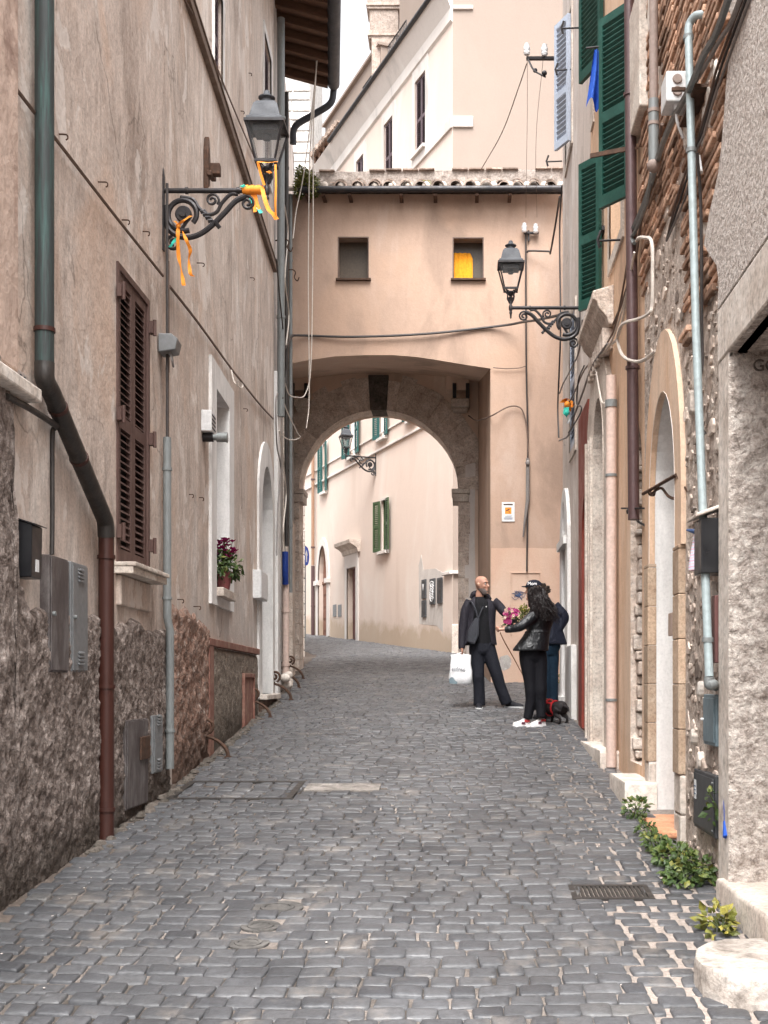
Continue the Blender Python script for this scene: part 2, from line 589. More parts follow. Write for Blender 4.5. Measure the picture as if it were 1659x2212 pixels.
def cobble_mat():
    g = G('basalt cobbles')
    p = g.geo()
    a = g.attr()
    c = g.ramp(a, [(0, (.046, .047, .052)), (.35, (.070, .071, .076)), (.7, (.090, .090, .094)), (.93, (.12, .117, .114)), (1, (.15, .122, .103))])
    c = g.mix(1, c, g.ramp(g.noise(p, 2.1, 6, .6), [(.3, .68), (.7, 1.22)]), 'MULTIPLY')
    c = g.mix(1, c, g.ramp(g.noise(p, 38, 5, .7), [(.3, .75), (.7, 1.25)]), 'MULTIPLY')
    # earth and dust trodden over the stones
    c = g.mix(g.ramp(g.noise(g.map(p, (1, .7, 1), (4, 2, 0)), 3.2, 7, .68), [(.56, 0), (.72, .5)]), c, (.26, .225, .195))
    rr = g.ramp(g.noise(p, 6, 5, .6), [(.3, .38), (.7, .62)])
    b = g.bump(g.noise(p, 60, 5, .6), .003, .8)
    b = g.bump(g.noise(p, 14, 3, .6), .008, .7, b)
    return g.out(c, rr, b, 0, .5)


def joint_mat():
    g = G('mortar and earth in the joints')
    p = g.geo()
    xyz = g.sep(p)
    c = g.ramp(g.noise(p, 1.1, 8, .7, .4), [(.34, (.035, .030, .027)), (.47, (.085, .073, .064)), (.58, (.21, .18, .16)), (.74, (.36, .315, .28))])
    # the newer, pale mortar of the straight bond on the right
    e = g.ramp(g.math('ADD', xyz[0], g.math('MULTIPLY', g.math('SUBTRACT', g.noise(p, 2.5, 4), .5), .5)), [(.55, 0), (.80, 1)])
    e = g.math('MULTIPLY', e, g.ramp(g.math('DIVIDE', xyz[1], 16.0), [(.40, .95), (.58, .35), (1, .25)]))
    c = g.mix(e, c, (.36, .305, .27))
    dirt = g.math('ADD', g.math('MULTIPLY', xyz[0], -1.0), g.math('MULTIPLY', g.math('SUBTRACT', g.noise(p, 3.5, 6), .5), .6))
    c = g.mix(g.ramp(g.math('SUBTRACT', dirt, 1.5), [(.35, 0), (.70, .85)]), c, (.12, .095, .08))
    c = g.mix(1, c, g.ramp(g.noise(p, 45, 5, .7), [(.3, .7), (.7, 1.2)]), 'MULTIPLY')
    b = g.bump(g.noise(p, 30, 6, .7), .012, .9)
    return g.out(c, .92, b, 0, .2)


M['cobble'] = cobble_mat()
M['joint'] = joint_mat()
rnd = random.Random(7)


def nz(x, y=0, z=0, s=1.0):
    return noise.noise(Vector((x * s, y * s, z * s)))


# ================================================================ STREET
LP = [(-2.33, 1.0), (-2.40, 9.9), (-2.76, 17.9), (-3.30, 24.0), (-3.55, 28.9), (-4.4, 32), (-5.9, 44), (-7, 60)]
RP = [(1.4, 1.0), (1.4, 17.2), (1.75, 20.9), (.47, 20.92), (.30, 24.7), (.9, 24.8), (.2, 30.3), (-.2, 30.4), (-5.9, 44), (-6.5, 60)]


def edge(P, Y):
    for (x0, y0), (x1, y1) in zip(P, P[1:]):
        if y0 <= Y <= y1:
            return x0 + (x1 - x0) * (Y - y0) / max(1e-6, y1 - y0)
    return P[-1][0] if Y > P[-1][1] else P[0][0]


mb = MB()
ys = [-30, -10, 0, 10, 20, 30, 40, 50, 60, 61, 120, 900]
xs = [-600, -60, -10, 0, 10, 60, 600]
vs = [(x, y, gz(y)) for y in ys for x in xs]
fs = [(j * 7 + i, j * 7 + i + 1, (j + 1) * 7 + i + 1, (j + 1) * 7 + i) for j in range(len(ys) - 1) for i in range(6)]
mb.add(vs, fs)
street = mb.build('street', M['joint'], smooth=False, kind='structure')

HOLES = [(-.05, -.68, 5.77, 6.28), (-2.02, -1.20, 9.85, 11.0), (-.98, -.28, 10.3, 10.62), (.86, 1.35, 6.22, 6.60)]   # lids and gratings (x0,x1,y0,y1)


def in_lid(x, y):
    if .58 < x < .99 and 6.38 < y < 6.66:
        return True
    if -1.26 < x < -.68 and 9.78 < y < 10.10:
        return True
    for cx, cy, r in ((-.94, 6.22, .13), (-.97, 5.88, .095), (-.98, 5.60, .095)):
        if (x - cx) ** 2 + (y - cy) ** 2 < r * r:
            return True
    return False


mb = MB()
r2 = random.Random(11)


def stone(P4, gap, z, dome, tint):
    """P4 = corners (x,y) counter-clockwise; the top is a rounded, slightly domed cushion."""
    c = Vector((sum(p[0] for p in P4) / 4, sum(p[1] for p in P4) / 4))
    Q = []
    for p in P4:
        v = Vector(p) - c
        Q.append(c + v * (1 - gap / max(.03, v.length)))
    ring = []
    for i in range(4):
        a, b, d = Q[i - 1], Q[i], Q[(i + 1) % 4]
        k = r2.uniform(.10, .24)
        ring += [b + (a - b) * k, b + (a - b) * k * .15 + (d - b) * k * .15, b + (d - b) * k]
    n = len(ring)
    tx, ty = r2.uniform(-.035, .035), r2.uniform(-.035, .035)

    def Z(p, h):
        return gz(p.y) + z + h + (p.x - c.x) * tx + (p.y - c.y) * ty
    vs = [(p.x, p.y, Z(p, -.03)) for p in ring]
    vs += [(p.x, p.y, Z(p, -.005)) for p in ring]
    q = [c + (p - c) * .93 for p in ring]
    vs += [(p.x, p.y, Z(p, 0)) for p in q]
    q = [c + (p - c) * .55 for p in ring]
    vs += [(p.x, p.y, Z(p, dome)) for p in q]
    fs = []
    for r_ in range(3):
        for i in range(n):
            j = (i + 1) % n
            fs.append((r_ * n + i, r_ * n + j, (r_ + 1) * n + j, (r_ + 1) * n + i))
    fs.append(tuple(3 * n + i for i in range(n)))
    mb.add(vs, fs, tint)


def rowy(i, x):
    y = 2.3 + .128 * i
    c = -.45
    a = .10 + .10 * nz(i * .05, 3.1)
    return y + a * ((x - c) / 1.8) ** 2 * (1 if y < 14 else .5) + .035 * nz(x * 1.3, y * .9, 5)


XS = .74    # from here to the right wall: straight bond with wide pale joints
for i in range(0, 352):
    ym = 2.3 + .128 * i
    xl = edge(LP, min(ym, 59)) + .09 + .10 * abs(nz(ym * .9, 8))
    xr = edge(RP, min(ym, 59)) - .03
    if ym > 17.2:
        xr = max(xr, edge(RP, min(ym, 59)))
    hasS = ym < 17
    x = xl + r2.uniform(-.06, .04)
    lim = (XS + .04 * nz(ym, 2) + r2.uniform(-.045, .045)) if hasS else xr
    while x < lim - .05:
        w = r2.uniform(.105, .165)
        if x + w > lim - .05:
            w = lim - x
        g = .0045 + .005 * max(0, nz(x * .8, ym * .5, 1)) + (.004 if x < -1.5 else 0)
        j = lambda: r2.uniform(-.009, .009)
        P4 = [(x + j(), rowy(i, x) + j()), (x + w + j(), rowy(i, x + w) + j()), (x + w + j(), rowy(i + 1, x + w) + j()), (x + j(), rowy(i + 1, x) + j())]
        cy_ = sum(p[1] for p in P4) / 4
        cx_ = x + w / 2
        if not in_lid(cx_, cy_) and r2.random() > .0015:
            t = min(1, max(0, r2.gauss(.45, .15)))
            stone(P4, g, .012 + r2.gauss(0, .0035), .0018, t)
        x += w
    if hasS:
        x = lim + .004
        k = 0
        while x < xr - .04:
            w = r2.uniform(.135, .19)
            if x + w > xr - .05:
                w = xr - x
            near = max(0, 1 - abs(ym - 5.9) / 1.6)
            g = .012 + .013 * near + .004 * max(0, nz(x, ym, 4))
            j = lambda: r2.uniform(-.007, .007)
            y0, y1 = ym + .02 * nz(x, ym), ym + .128 + .02 * nz(x, ym + .128)
            P4 = [(x + j(), y0 + j()), (x + w + j(), y0 + j()), (x + w + j(), y1 + j()), (x + j(), y1 + j())]
            if not in_lid(x + w / 2, ym + .06):
                stone(P4, g, .010 + r2.gauss(0, .003), .0015, min(1, max(0, r2.gauss(.45, .16))))
            x += w
cob = mb.build('street_cobblestones', M['cobble'], smooth=True, ang=50, kind='structure')

# ================================================================ WALL HELPERS


def rect(u0, u1, z0, z1):
    return [(u0, z0), (u1, z0), (u1, z1), (u0, z1)]


def arch(u0, u1, z0, zs, rise=None, n=12):
    c, r = (u0 + u1) / 2, abs(u1 - u0) / 2
    rise = r if rise is None else rise
    P = [(u0, z0), (u1, z0)]
    s = 1 if u1 > u0 else -1
    for i in range(n + 1):
        a = math.pi * i / n
        P.append((c + s * r * math.cos(a), zs + rise * math.sin(a)))
    return P


def panel(mb, W, outer, holes=(), depth=0, o=0.0, c=.5, rim=0):
    polys = [[Vector((u, z, 0)) for u, z in outer]] + [[Vector((u, z, 0)) for u, z in h] for h in holes]
    flatp = [p for q in polys for p in q]
    tris = tessellate_polygon(polys)
    mb.add([W.pt(p.x, p.y, o) for p in flatp], [tuple(t) for t in tris], c)
    for h in (list(holes) if depth else []):
        reveal(mb, W, h, o, depth, c)
    if rim:
        reveal(mb, W, outer, o, rim, c)
    return mb


def reveal(mb, W, h, o, depth, c=.5):
    n = len(h)
    vs = [W.pt(u, z, o) for u, z in h] + [W.pt(u, z, o - depth) for u, z in h]
    mb.add(vs, [(i, (i + 1) % n, (i + 1) % n + n, i + n) for i in range(n)], c)


def shell(mb, W, D, z0, z1, u0=0, u1=None):
    """the two ends, the back and the top of a building behind its front"""
    u1 = W.L if u1 is None else u1
    a, b, c_, d = W.pt(u0, z0), W.pt(u1, z0), W.pt(u1, z0, -D), W.pt(u0, z0, -D)
    h = Vector((0, 0, z1 - z0))
    mb.quad(b, c_, c_ + h, b + h)
    mb.quad(c_, d, d + h, c_ + h)
    mb.quad(d, a, a + h, d + h)
    mb.quad(a + h, b + h, c_ + h, d + h)


def WR(W, x0, x1, yt, yb, xr=None, o=0):
    xr = x0 if xr is None else xr
    u0, u1 = W.at(x0, yt, o)[0], W.at(x1, yt, o)[0]
    z1, z0 = W.at(xr, yt, o)[1], W.at(xr, yb, o)[1]
    return min(u0, u1), max(u0, u1), z0, z1


def rough_slab(W, outline, off, amp, step, sc, seed=0, fine=.4, name='plinth', m=None, parent=None, ztop=None):
    """coarse render over a wall: a displaced grid inside u0..u1, z from below ground to an uneven top"""
    u0, u1, zb, zt = outline
    mb = MB()
    nu, nv = max(2, int((u1 - u0) / step)), max(2, int((zt - zb) / step))
    grid = {}
    vs, fs = [], []
    for i in range(nu + 1):
        u = u0 + (u1 - u0) * i / nu
        top = zt if ztop is None else ztop(u)
        for j in range(nv + 1):
            z = zb + (top - zb) * j / nv
            p = Vector((u, z, seed * 7.3))
            h = noise.fractal(p * sc, 1.0, 2.0, 4) * amp + noise.noise(p * sc * 6) * amp * fine
            e = min(1, (nv - j) / 1.5, (i / 1.0) if i < 1 else 1, ((nu - i) / 1.0) if nu - i < 1 else 1)
            oo = (off + h) * e - .01 * (1 - e)
            vs.append(W.pt(u + .3 * amp * noise.noise(p * sc * 3), z, max(-.01, oo)))
    for i in range(nu):
        for j in range(nv):
            a = i * (nv + 1) + j
            fs.append((a, a + nv + 1, a + nv + 2, a + 1))
    mb.add(vs, fs)
    return mb.build(name, m, parent, smooth=True, ang=80)


UP = Vector((0, 0, 1))


def shutter(parent, A, wd, w, h, nd, m, mids=(.5,), fr=.055, t=.035, pitch=.05, name='shutter', tilt=.026, bottom=.10, solid=None):
    A, wd, nd = Vector(A), Vector(wd).normalized(), Vector(nd).normalized()
    mb = MB()
    mb.ob(A, wd * fr, nd * t, UP * h)
    mb.ob(A + wd * (w - fr), wd * fr, nd * t, UP * h)
    segs, zs = [], [bottom] + [h * q for q in mids] + [h - .07]
    mb.ob(A + wd * fr, wd * (w - 2 * fr), nd * t, UP * bottom)
    mb.ob(A + wd * fr + UP * (h - .07), wd * (w - 2 * fr), nd * t, UP * .07)
    for q in mids:
        mb.ob(A + wd * fr + UP * (h * q - .045), wd * (w - 2 * fr), nd * t, UP * .09)
    for k in range(len(zs) - 1):
        za = zs[k] + (.045 if k else 0)
        zb_ = zs[k + 1] - (.045 if k < len(zs) - 2 else 0)
        n = max(1, int((zb_ - za) / pitch))
        for i in range(n):
            z = za + (zb_ - za) * (i + .5) / n
            mb.ob(A + wd * fr + UP * (z + tilt * .5) + nd * .002, wd * (w - 2 * fr), nd * (t - .006) - UP * tilt, UP * .008)
    return mb.build(name, m, parent, smooth=False)


def tile_roof(W, D, z, over, rise, parent, u0=0, u1=None, name='roof'):
    u1 = W.L if u1 is None else u1
    mb = MB()
    mb.ob(W.pt(u0, z, over), W.d * (u1 - u0), W.n * -(D + over) + UP * rise, UP * .08)
    n = int((u1 - u0) / .24)
    for i in range(n):
        u = u0 + (u1 - u0) * (i + .5) / n
        mb.tube([W.pt(u, z + .10, over + .03), W.pt(u, z + .10 + rise, -D)], .08, 6, rnd.random())
    return mb.build(name, M['tile'], parent)


# ================================================================ LEFT BUILDINGS
L1 = Wall((-2.33, 1.5), (-2.40, 9.9))
L2 = Wall((-2.40, 9.9), (-2.76, 17.9))
L3 = Wall((-2.76, 17.9), (-3.30, 23.98))

# ---- L1
bL1 = thing('plaster_house', (-2.4, 5.5, .43), 'tall beige plastered house nearest on the left, brown louvred window, rough lower wall', 'house')
w1 = WR(L1, 251, 320, 563, 1213)
cab1 = WR(L1, 84, 168, 1197, 1452, 84)
cab2 = WR(L1, 254, 301, 1556, 1750, 254)
mb = MB()
panel(mb, L1, rect(0, L1.L, -.4, 7.8), [rect(*w1)], .16)
shell(mb, L1, 7, -.4, 7.8)
mb.build('wall', M['plL1'], bL1, smooth=False)
tile_roof(L1, 7, 7.82, .25, 1.6, bL1)
win = MB()
u0, u1, z0, z1 = w1
t_ = .05
win.wbox(L1, u0, u0 + t_, z0, z1, -.10, .015).wbox(L1, u1 - t_, u1, z0, z1, -.10, .015).wbox(L1, u0 + t_, u1 - t_, z1 - t_, z1, -.10, .015)
wroot = win.build('window', M['brownshut'], bL1, at=L1.pt((u0 + u1) / 2, z0), smooth=False, bevel=.003)
MB().wbox(L1, u0 + t_, u1 - t_, z0, z1 - t_, -.15, -.12).build('pane', M['dark'], wroot, smooth=False)
um = (u0 + u1) / 2
hw = um - u0 - t_ - .003
shutter(wroot, L1.pt(u0 + t_, z0, -.035), L1.d, hw, z1 - z0 - t_, L1.n, M['brownshut'], (.49,), .06, .035, .047)
shutter(wroot, L1.pt(um + .003, z0, -.035), L1.d, hw, z1 - z0 - t_, L1.n, M['brownshut'], (.49,), .06, .035, .047)
for zz in (.1, .49, .9):
    z = z0 + (z1 - z0) * zz
    for uu, s_ in ((u0, -1), (u1, 1)):
        hg = MB()
        hg.wbox(L1, uu - .035, uu + .035, z - .045, z + .045, .012, .045)
        hg.tube([L1.pt(uu, z - .06, .05), L1.pt(uu, z + .06, .05)], .014, 8)
        hg.build('hinge', M['brownshut'], wroot)
sl = MB()
sl.wbox(L1, u0 - .05, u1 + .06, z0 - .085, z0 - .035, -.02, .13)
for k in range(5):
    a = u0 - .055 + (u1 - u0 + .12) * k / 5
    sl.wbox(L1, a, a + (u1 - u0 + .12) / 5 - .006, z0 - .034, z0 - .004, -.02, .15, rnd.random())
sl.build('sill', M['travgrey'], wroot, smooth=False, bevel=.006)
MB().wbox(L1, u0, u1 - .02, z0 - .30, z0 - .09, -.01, .035).build('apron_panel', M['plL1'], wroot, smooth=False, bevel=.01)


def ztopL1(u):
    Y = 1.5 + u
    b = 2.05 + .05 * nz(u * 1.7, 2.2) + .05 * nz(u * 5, 1.2)
    if Y < 6.62:
        b += min(1, (6.62 - Y) * 5) * (.20 + .25 * nz(u * 2.1, 5))
    if Y < 6.42:
        b += min(1, (6.42 - Y) * 10) * .95
    return b


rough_slab(L1, (0.2, L1.L - .03, -.3, 2.1), .045, .014, .02, 6.5, 1, 1.1, 'lower_render', M['rustic'], bL1, ztopL1)
# the near pilaster strip and its grit face
mb = MB()
ua = L1.at(20, 400)[0]
mb.wbox(L1, 0.0, ua, 3.25, 7.7, -.01, .05)
mb.build('pilaster', M['plPink'], bL1, smooth=False, bevel=.012)
mb = MB()
mb.ob(L1.pt(L1.at(43, 850)[0], L1.at(43, 872)[1], -.02), L1.d * -2.4, L1.n * .14, UP * .075)
mb.build('marble_shelf', M['travertine'], bL1, smooth=False, bevel=.012)
# thin vertical joint scars in the render, as raised ribs
mb = MB()
for xx, y0, y1 in ((437, 430, 560), (655, 0, 980)):
    pass
# ---- utility cabinets let into the wall
def cabinet(name, W, x0, x1, yt, yb, m, label, vents=True, o=.03, inset=None, xr=None, group=None, lock=True, bev=.006):
    u0, u1, z0, z1 = WR(W, x0, x1, yt, yb, xr)
    root = thing(name, W.pt((u0 + u1) / 2, z0, o), label, 'utility box', group)
    fr = MB()
    b = .012
    fr.wbox(W, u0, u1, z0, z1, -.03, o)
    fr.build('frame', m, root, smooth=False, bevel=bev)
    MB().wbox(W, u0 + b, u1 - b, z0 + b, z1 - b, o + .001, o + .008).build('door', m, root, smooth=False, bevel=.002)
    if vents:
        h = z1 - z0
        for q in (.08, .84):
            mb = MB()
            for k in range(4):
                z = z0 + h * q + k * .022
                c = (u0 + u1) / 2
                mb.ob(W.pt(c - .05, z, o + .006), W.d * .10, W.n * .014 + UP * -.008, UP * .010)
            mb.build('vent', m, root, smooth=False)
    if lock:
        mb = MB()
        mb.tube([W.pt(u0 + .035, (z0 + z1) / 2, o), W.pt(u0 + .035, (z0 + z1) / 2, o + .025)], .013, 10)
        mb.build('lock', M['greypipe'], root)
    return root


cabinet('meter_cabinet', L1, 86, 127, 1197, 1452, M['utildark'], 'tall weathered plum brown meter cabinet door in the left wall under the black letter box', False, .055, xr=86)
cabinet('meter_cabinet', L1, 134, 169, 1212, 1452, M['utilgrey'], 'tall grey vented steel meter cabinet just left of the red downpipe', True, .055, xr=134)
cabinet('gas_cabinet', L1, 254, 301, 1556, 1752, M['utildark'], 'large dull brown cabinet door low in rough left wall right of the red downpipe', False, .06, xr=254, lock=False)
r_ = cabinet('gas_cabinet', L1, 313, 332, 1546, 1672, M['utilgrey'], 'slim grey steel cabinet with vent slots low in wall beside the grey conduit', True, .065, xr=313, lock=False)
mb = MB()
u0, u1, z0, z1 = WR(L1, 281, 300, 1592, 1642, 281)
mb.wbox(L1, u0, u1, z0, z1, .069, .085).build('access_lid', M['rust'], bL1, smooth=False, bevel=.004)

# ---- L2
bL2 = thing('plaster_house', (-2.6, 13.9, 1.08), 'pale beige house left with white framed window, flower pot and white arched door', 'house')
w2 = WR(L2, 462, 490, 839, 1268)
f2 = WR(L2, 451, 500, 766, 1303)
d2u = (L2.at(562, 1300)[0], L2.at(585, 1300)[0])
dz1 = L2.at(573, 1007)[1]
dsp = L2.at(573, 1115)[1]
dbot = L2.at(562, 1500)[1]
dh = arch(d2u[0], d2u[1], dbot, dsp, dz1 - dsp)
up1 = WR(L2, 459, 477, -60, 150, 459)
up2 = WR(L2, 568, 583, 65, 350, 568)
mb = MB()
panel(mb, L2, rect(0, L2.L, -.2, 12.0), [rect(*w2), dh, rect(*up1), rect(*up2)], 0)
for h in (rect(*up1), rect(*up2)):
    reveal(mb, L2, h, 0, .25)
shell(mb, L2, 7, -.2, 12.0)
mb.build('wall', M['plL2'], bL2, smooth=False)
tile_roof(L2, 7, 12.02, .25, 1.5, bL2)
# white window
fr = MB()
fr2 = rect(f2[0], f2[1], f2[2], f2[3])
panel(fr, L2, fr2, [rect(*w2)], .55, .03, rim=.04)
wr2 = fr.build('window', M['white'], bL2, at=L2.pt((f2[0] + f2[1]) / 2, f2[2]), smooth=False)
MB().wbox(L2, w2[0] - .02, w2[1] + .02, w2[2] - .02, w2[3] + .02, -.60, -.52).build('pane', M['glass'], wr2, smooth=False)
MB().wbox(L2, w2[0] + .0, w2[1] + .0, w2[2] - .09, w2[2] + .0, -.5, .10).build('sill', M['travgrey'], wr2, smooth=False, bevel=.008)
for nm, up in (('window', up1), ('window', up2)):
    fr = MB()
    b = .13
    panel(fr, L2, rect(up[0] - .02, up[1] + b, up[2] - .05, up[3] + b), [rect(*up)], 0, .025, rim=.03)
    rt = fr.build(nm, M['white'], bL2, at=L2.pt(up[0], up[2]), smooth=False)
    MB().wbox(L2, up[0], up[1], up[2], up[3], -.25, -.2).build('pane', M['dark'], rt, smooth=False)
    w_ = (up[1] - up[0]) / 2 - .004
    for k in range(2):
        shutter(rt, L2.pt(up[0] + k * (w_ + .008), up[2], -.06), L2.d, w_, up[3] - up[2], L2.n, M['purpshut'], (.5,), .05, .035, .05)
# white arched door
fr = MB()
fo = arch(L2.at(555, 1300)[0], L2.at(589.5, 1300)[0], dbot - .05, L2.at(573, 1090)[1], L2.at(572, 955)[1] - L2.at(573, 1090)[1])
panel(fr, L2, fo, [dh], .35, .03, rim=.05)
dr2 = fr.build('door_surround', M['white'], bL2, at=L2.pt(d2u[0], dbot), smooth=False)
mb = MB()
panel(mb, L2, dh, (), 0, -.34)
dd = mb.build('door', M['utilgrey'], dr2, smooth=False)
MB().wbox(L2, d2u[0], d2u[1], L2.at(573, 1126)[1] - .03, L2.at(573, 1126)[1] + .03, -.36, -.28).build('transom', M['greypipe'], dd, smooth=False)
mb = MB()
mb.wbox(L2, d2u[0] - .22, d2u[1] + .25, dbot - .07, dbot, -.3, .12)
mb.build('door_step', M['travertine'], bL2, smooth=False, bevel=.01)
MB().wbox(L2, d2u[0] - .18, d2u[1] + .2, -.1, dbot - .072, -.1, .07).build('step_base', M['redrubble'], bL2, smooth=False, bevel=.01)
# lower wall zones of L2
a0, a1 = L2.at(371, 1500)[0], L2.at(444, 1500)[0]
rough_slab(L2, (a0, a1, -.1, 2.2), .03, .026, .026, 7, 2, .8, 'rubble_patch', M['redrubble'], bL2, lambda u: 2.28 - .10 * ((u - a0) / (a1 - a0)) ** 2 + .10 * nz(u * 3, 1) + .06 * nz(u * 9))
b0, b1 = L2.at(452, 1500)[0], L2.at(553, 1500)[0]
zt2 = L2.at(445, 1378)[1]
rough_slab(L2, (b0, b1 - .02, 0, zt2 - .07), .03, .012, .03, 9, 3, .8, 'plinth', M['rustic2'], bL2, lambda u: zt2 - .07)
mb = MB()
mb.wbox(L2, a1 - .03, b1, zt2 - .075, zt2 + .0, -.01, .05)
mb.wbox(L2, a1 - .03, b0 + .01, .6, zt2 - .076, -.01, .046)
mb.build('plinth_border', M['redtrim'], bL2, smooth=False, bevel=.008)
u0, u1, z0, z1 = WR(L2, 518, 539, 1464, 1571, 530)
mb = MB()
mb.wbox(L2, u0, u1, z0, z1, .03, .045)
mb.wbox(L2, u0 - .04, u0, z0, z1 + .05, .03, .065).wbox(L2, u1, u1 + .04, z0, z1 + .05, .03, .065).wbox(L2, u0, u1, z1, z1 + .05, .03, .064)
mb.build('cellar_hatch', M['redtrim'], bL2, smooth=False, bevel=.005)
# rubble skirt along the foot of the left walls
sk = MB()
for k in range(260):
    Y = rnd.uniform(7.5, 17.5)
    W = L1 if Y < 9.9 else L2
    u = (Y - W.p.y) / W.d.y
    r = rnd.uniform(.012, .045)
    sk.ball(W.pt(u, gz(Y) + r * .2, .08 + abs(rnd.gauss(0, .035))), (r, r * 1.3, r * .7), 6, 4, rnd.random())
sk.build('loose_rubble', M['tuffdark'], None, smooth=True, kind='stuff', label='dark broken mortar and small stones along the foot of the left walls', category='rubble')

M['timber'] = paint('brown timber', (.17, .125, .10), .8, 0, .6, (.30, .24, .20), 9, .003, .2)
# string course (timber ledge) and fine bead on L1 + L2
zl = L2.at(430, 0 + 140)[1]
mb = MB()
zled = L2.at(490, 270)[1]
mb.wbox(L2, 0.0, L2.L - .05, zled - .06, zled + .03, -.01, .055)
mb.wbox(L2, 0.0, L2.L - .05, zled + .03, zled + .045, -.01, .07)
mb.build('string_course', M['timber'], bL2, smooth=False, bevel=.012)
mb = MB()
mb.wbox(L1, 5.0, L1.L, zled - .06, zled + .03, -.01, .055)
mb.build('string_course', M['timber'], bL1, smooth=False, bevel=.012)

# ---- L3 with the eaves
bL3 = thing('corner_house', (-3.0, 21, 1.6), 'narrow grey weathered house beside the arch on the left with deep raftered eaves', 'house')
mb = MB()
zE = 11.6
d3 = arch(L3.at(600, 1300)[0], L3.at(607, 1300)[0], 1.3, L3.at(603, 1130)[1], .5)
panel(mb, L3, rect(0, L3.L, 0, zE + .3), [d3], .3)
shell(mb, L3, 6, 0, zE + .3)
mb.build('wall', M['plL3'], bL3, smooth=False)
mb = MB()
panel(mb, L3, d3, (), 0, -.29)
mb.build('door', M['utilgrey'], bL3, smooth=False)
# pilaster strips
for xa, xb, mm in ((592, 597, 'white'), (611, 615, 'travgrey'), (625, 631, 'tuff')):
    ua, ub = L3.at(xa, 1400)[0], L3.at(xb, 1400)[0]
    MB().wbox(L3, max(0, ua), ub, 0, 6.2 if xa < 620 else 4.6, -.01, .06).build('pilaster', M[mm], bL3, smooth=False, bevel=.01)
# eaves: soffit boards, rafters, roof tiles, gutter; the eave edge runs from (-1.35,12.5) to (-2.2,20.5)
EV = Wall((-2.2 + .1075 * 12, 20.5 - 12 * 1), (-2.2, 20.5), street=(0, 10))
rf = MB()
A, B = Vector((-2.25, 20.45, zE)), Vector((-2.25 + .1075 * 9, 11.45, zE))
for P_ in (0,):
    dA = (B - A)
    rf.ob(A, dA, Vector((-1.6, 0, .42)), Vector((0, 0, .05)))
roof3 = rf.build('roof', M['rafter'], bL3, smooth=False)
nr = 22
for i in range(nr):
    p = A + dA * (i + .3) / nr
    mb = MB()
    mb.ob(p + Vector((0, 0, -.13)), dA.normalized() * .11, Vector((-1.5, 0, .40)), Vector((0, 0, .128)), rnd.random())
    mb.build('rafter', M['rafter'], roof3, smooth=False, bevel=.008)
mb = MB()
n = 40
for i in range(n):
    p = A + dA * (i + .5) / n
    mb.tube([p + Vector((.05, 0, .08)), p + Vector((-6, 0, 1.65))], .09, 6, rnd.random())
mb.ob(A + Vector((.0, 0, .052)), dA, Vector((-6, 0, 1.57)), Vector((0, 0, .03)))
mb.build('tile_cover', M['tile'], roof3)
gt = MB()
gp = [A + Vector((.10, -.05, -.02)), A + dA + Vector((.10, 0, -.02))]
gt.tube(gp, .10, 12)
gutter = gt.build('eave_gutter', M['greyroof'], None, at=gp[0])
tag(gutter, 'dark round eave gutter along raftered roof edge at upper left', 'gutter')
mb = MB()
mb.tube(crom([A + Vector((.10, .0, -.05)), A + Vector((.04, .02, -.30)), A + Vector((-.25, .1, -.45)), Vector((-2.82, 20.62, zE - .62)), Vector((-2.86, 20.66, zE - .9))], 5), .055, 10)
mb.build('outlet_pipe', M['greyroof'], gutter)

# ================================================================ GATEHOUSE (the arch)
YG = 20.9
GT = Wall((-3.3, YG), (2.7, YG), street=(0, 0))
sG = F / YG


def gX(x):
    return (x - CX) / sG


def gZ(y):
    return HC + (CY - y) / sG


gate = thing('gatehouse', (0, 22.5, gz(22)), 'orange ochre arched passage building spanning the street with two small square windows', 'gatehouse')
gU = lambda x: gX(x) + 3.3
arcpx = [(620, 787), (660, 779), (722, 770), (790, 767), (850, 767), (900, 771), (941, 777), (1000, 787), (1059.5, 796)]
zt = gZ(432)
outer = [(6.0, 0), (6.0, zt + .1), (0, zt + .1)] + [(gU(x), gZ(y)) for x, y in arcpx] + [(gU(1059.5), 0)]
wA = (gU(729.7), gU(797), gZ(602.5), gZ(511.5))
wB = (gU(977.7), gU(1045), gZ(602.5), gZ(512.7))
mb = MB()
panel(mb, GT, outer, [rect(*wA), rect(*wB)], .28)
# right side and top
mb.quad((2.7, YG, 0), (2.7, 24.7, 0), (2.7, 24.7, zt + .1), (2.7, YG, zt + .1))
mb.quad((-3.3, YG, zt + .1), (2.7, YG, zt + .1), (2.7, 24.7, zt + .1), (-3.3, 24.7, zt + .1))
mb.quad((-3.6, 24.74, 8.6), (2.7, 24.74, 8.6), (2.7, 24.74, zt + .1), (-3.6, 24.74, zt + .1))
mb.build('wall', M['plArch'], gate, smooth=False)
# soffit barrel + the splayed inner face of the pier
YB = 24.0
sB = F / YB
mb = MB()
fa = [Vector((gX(x), YG, gZ(y))) for x, y in arcpx]
fa[0].x = -3.3
ba = []
for i, v in enumerate(fa):
    t = (v.x + 3.3) / (.47 + 3.3)
    ba.append(Vector((-3.45 + t * (.30 + 3.45), YB, HC + (CY - 806) / sB - .18 * (2 * t - 1) ** 2)))
n = len(fa)
mb.add(fa + ba, [(i, i + 1, i + 1 + n, i + n) for i in range(n - 1)])
mb.build('soffit', M['plSoffit'], gate, ang=60)
mb = MB()
a, b = fa[-1], ba[-1]
mb.quad((a.x, a.y, 0), (b.x, b.y, 0), (b.x, b.y, b.z + .3), (a.x, a.y, a.z))
mb.quad((b.x, b.y, 0), (.9, 24.72, 0), (.9, 24.72, 8), (b.x, b.y, 8))
mb.build('inner_face', M['plArch'], gate, smooth=False)
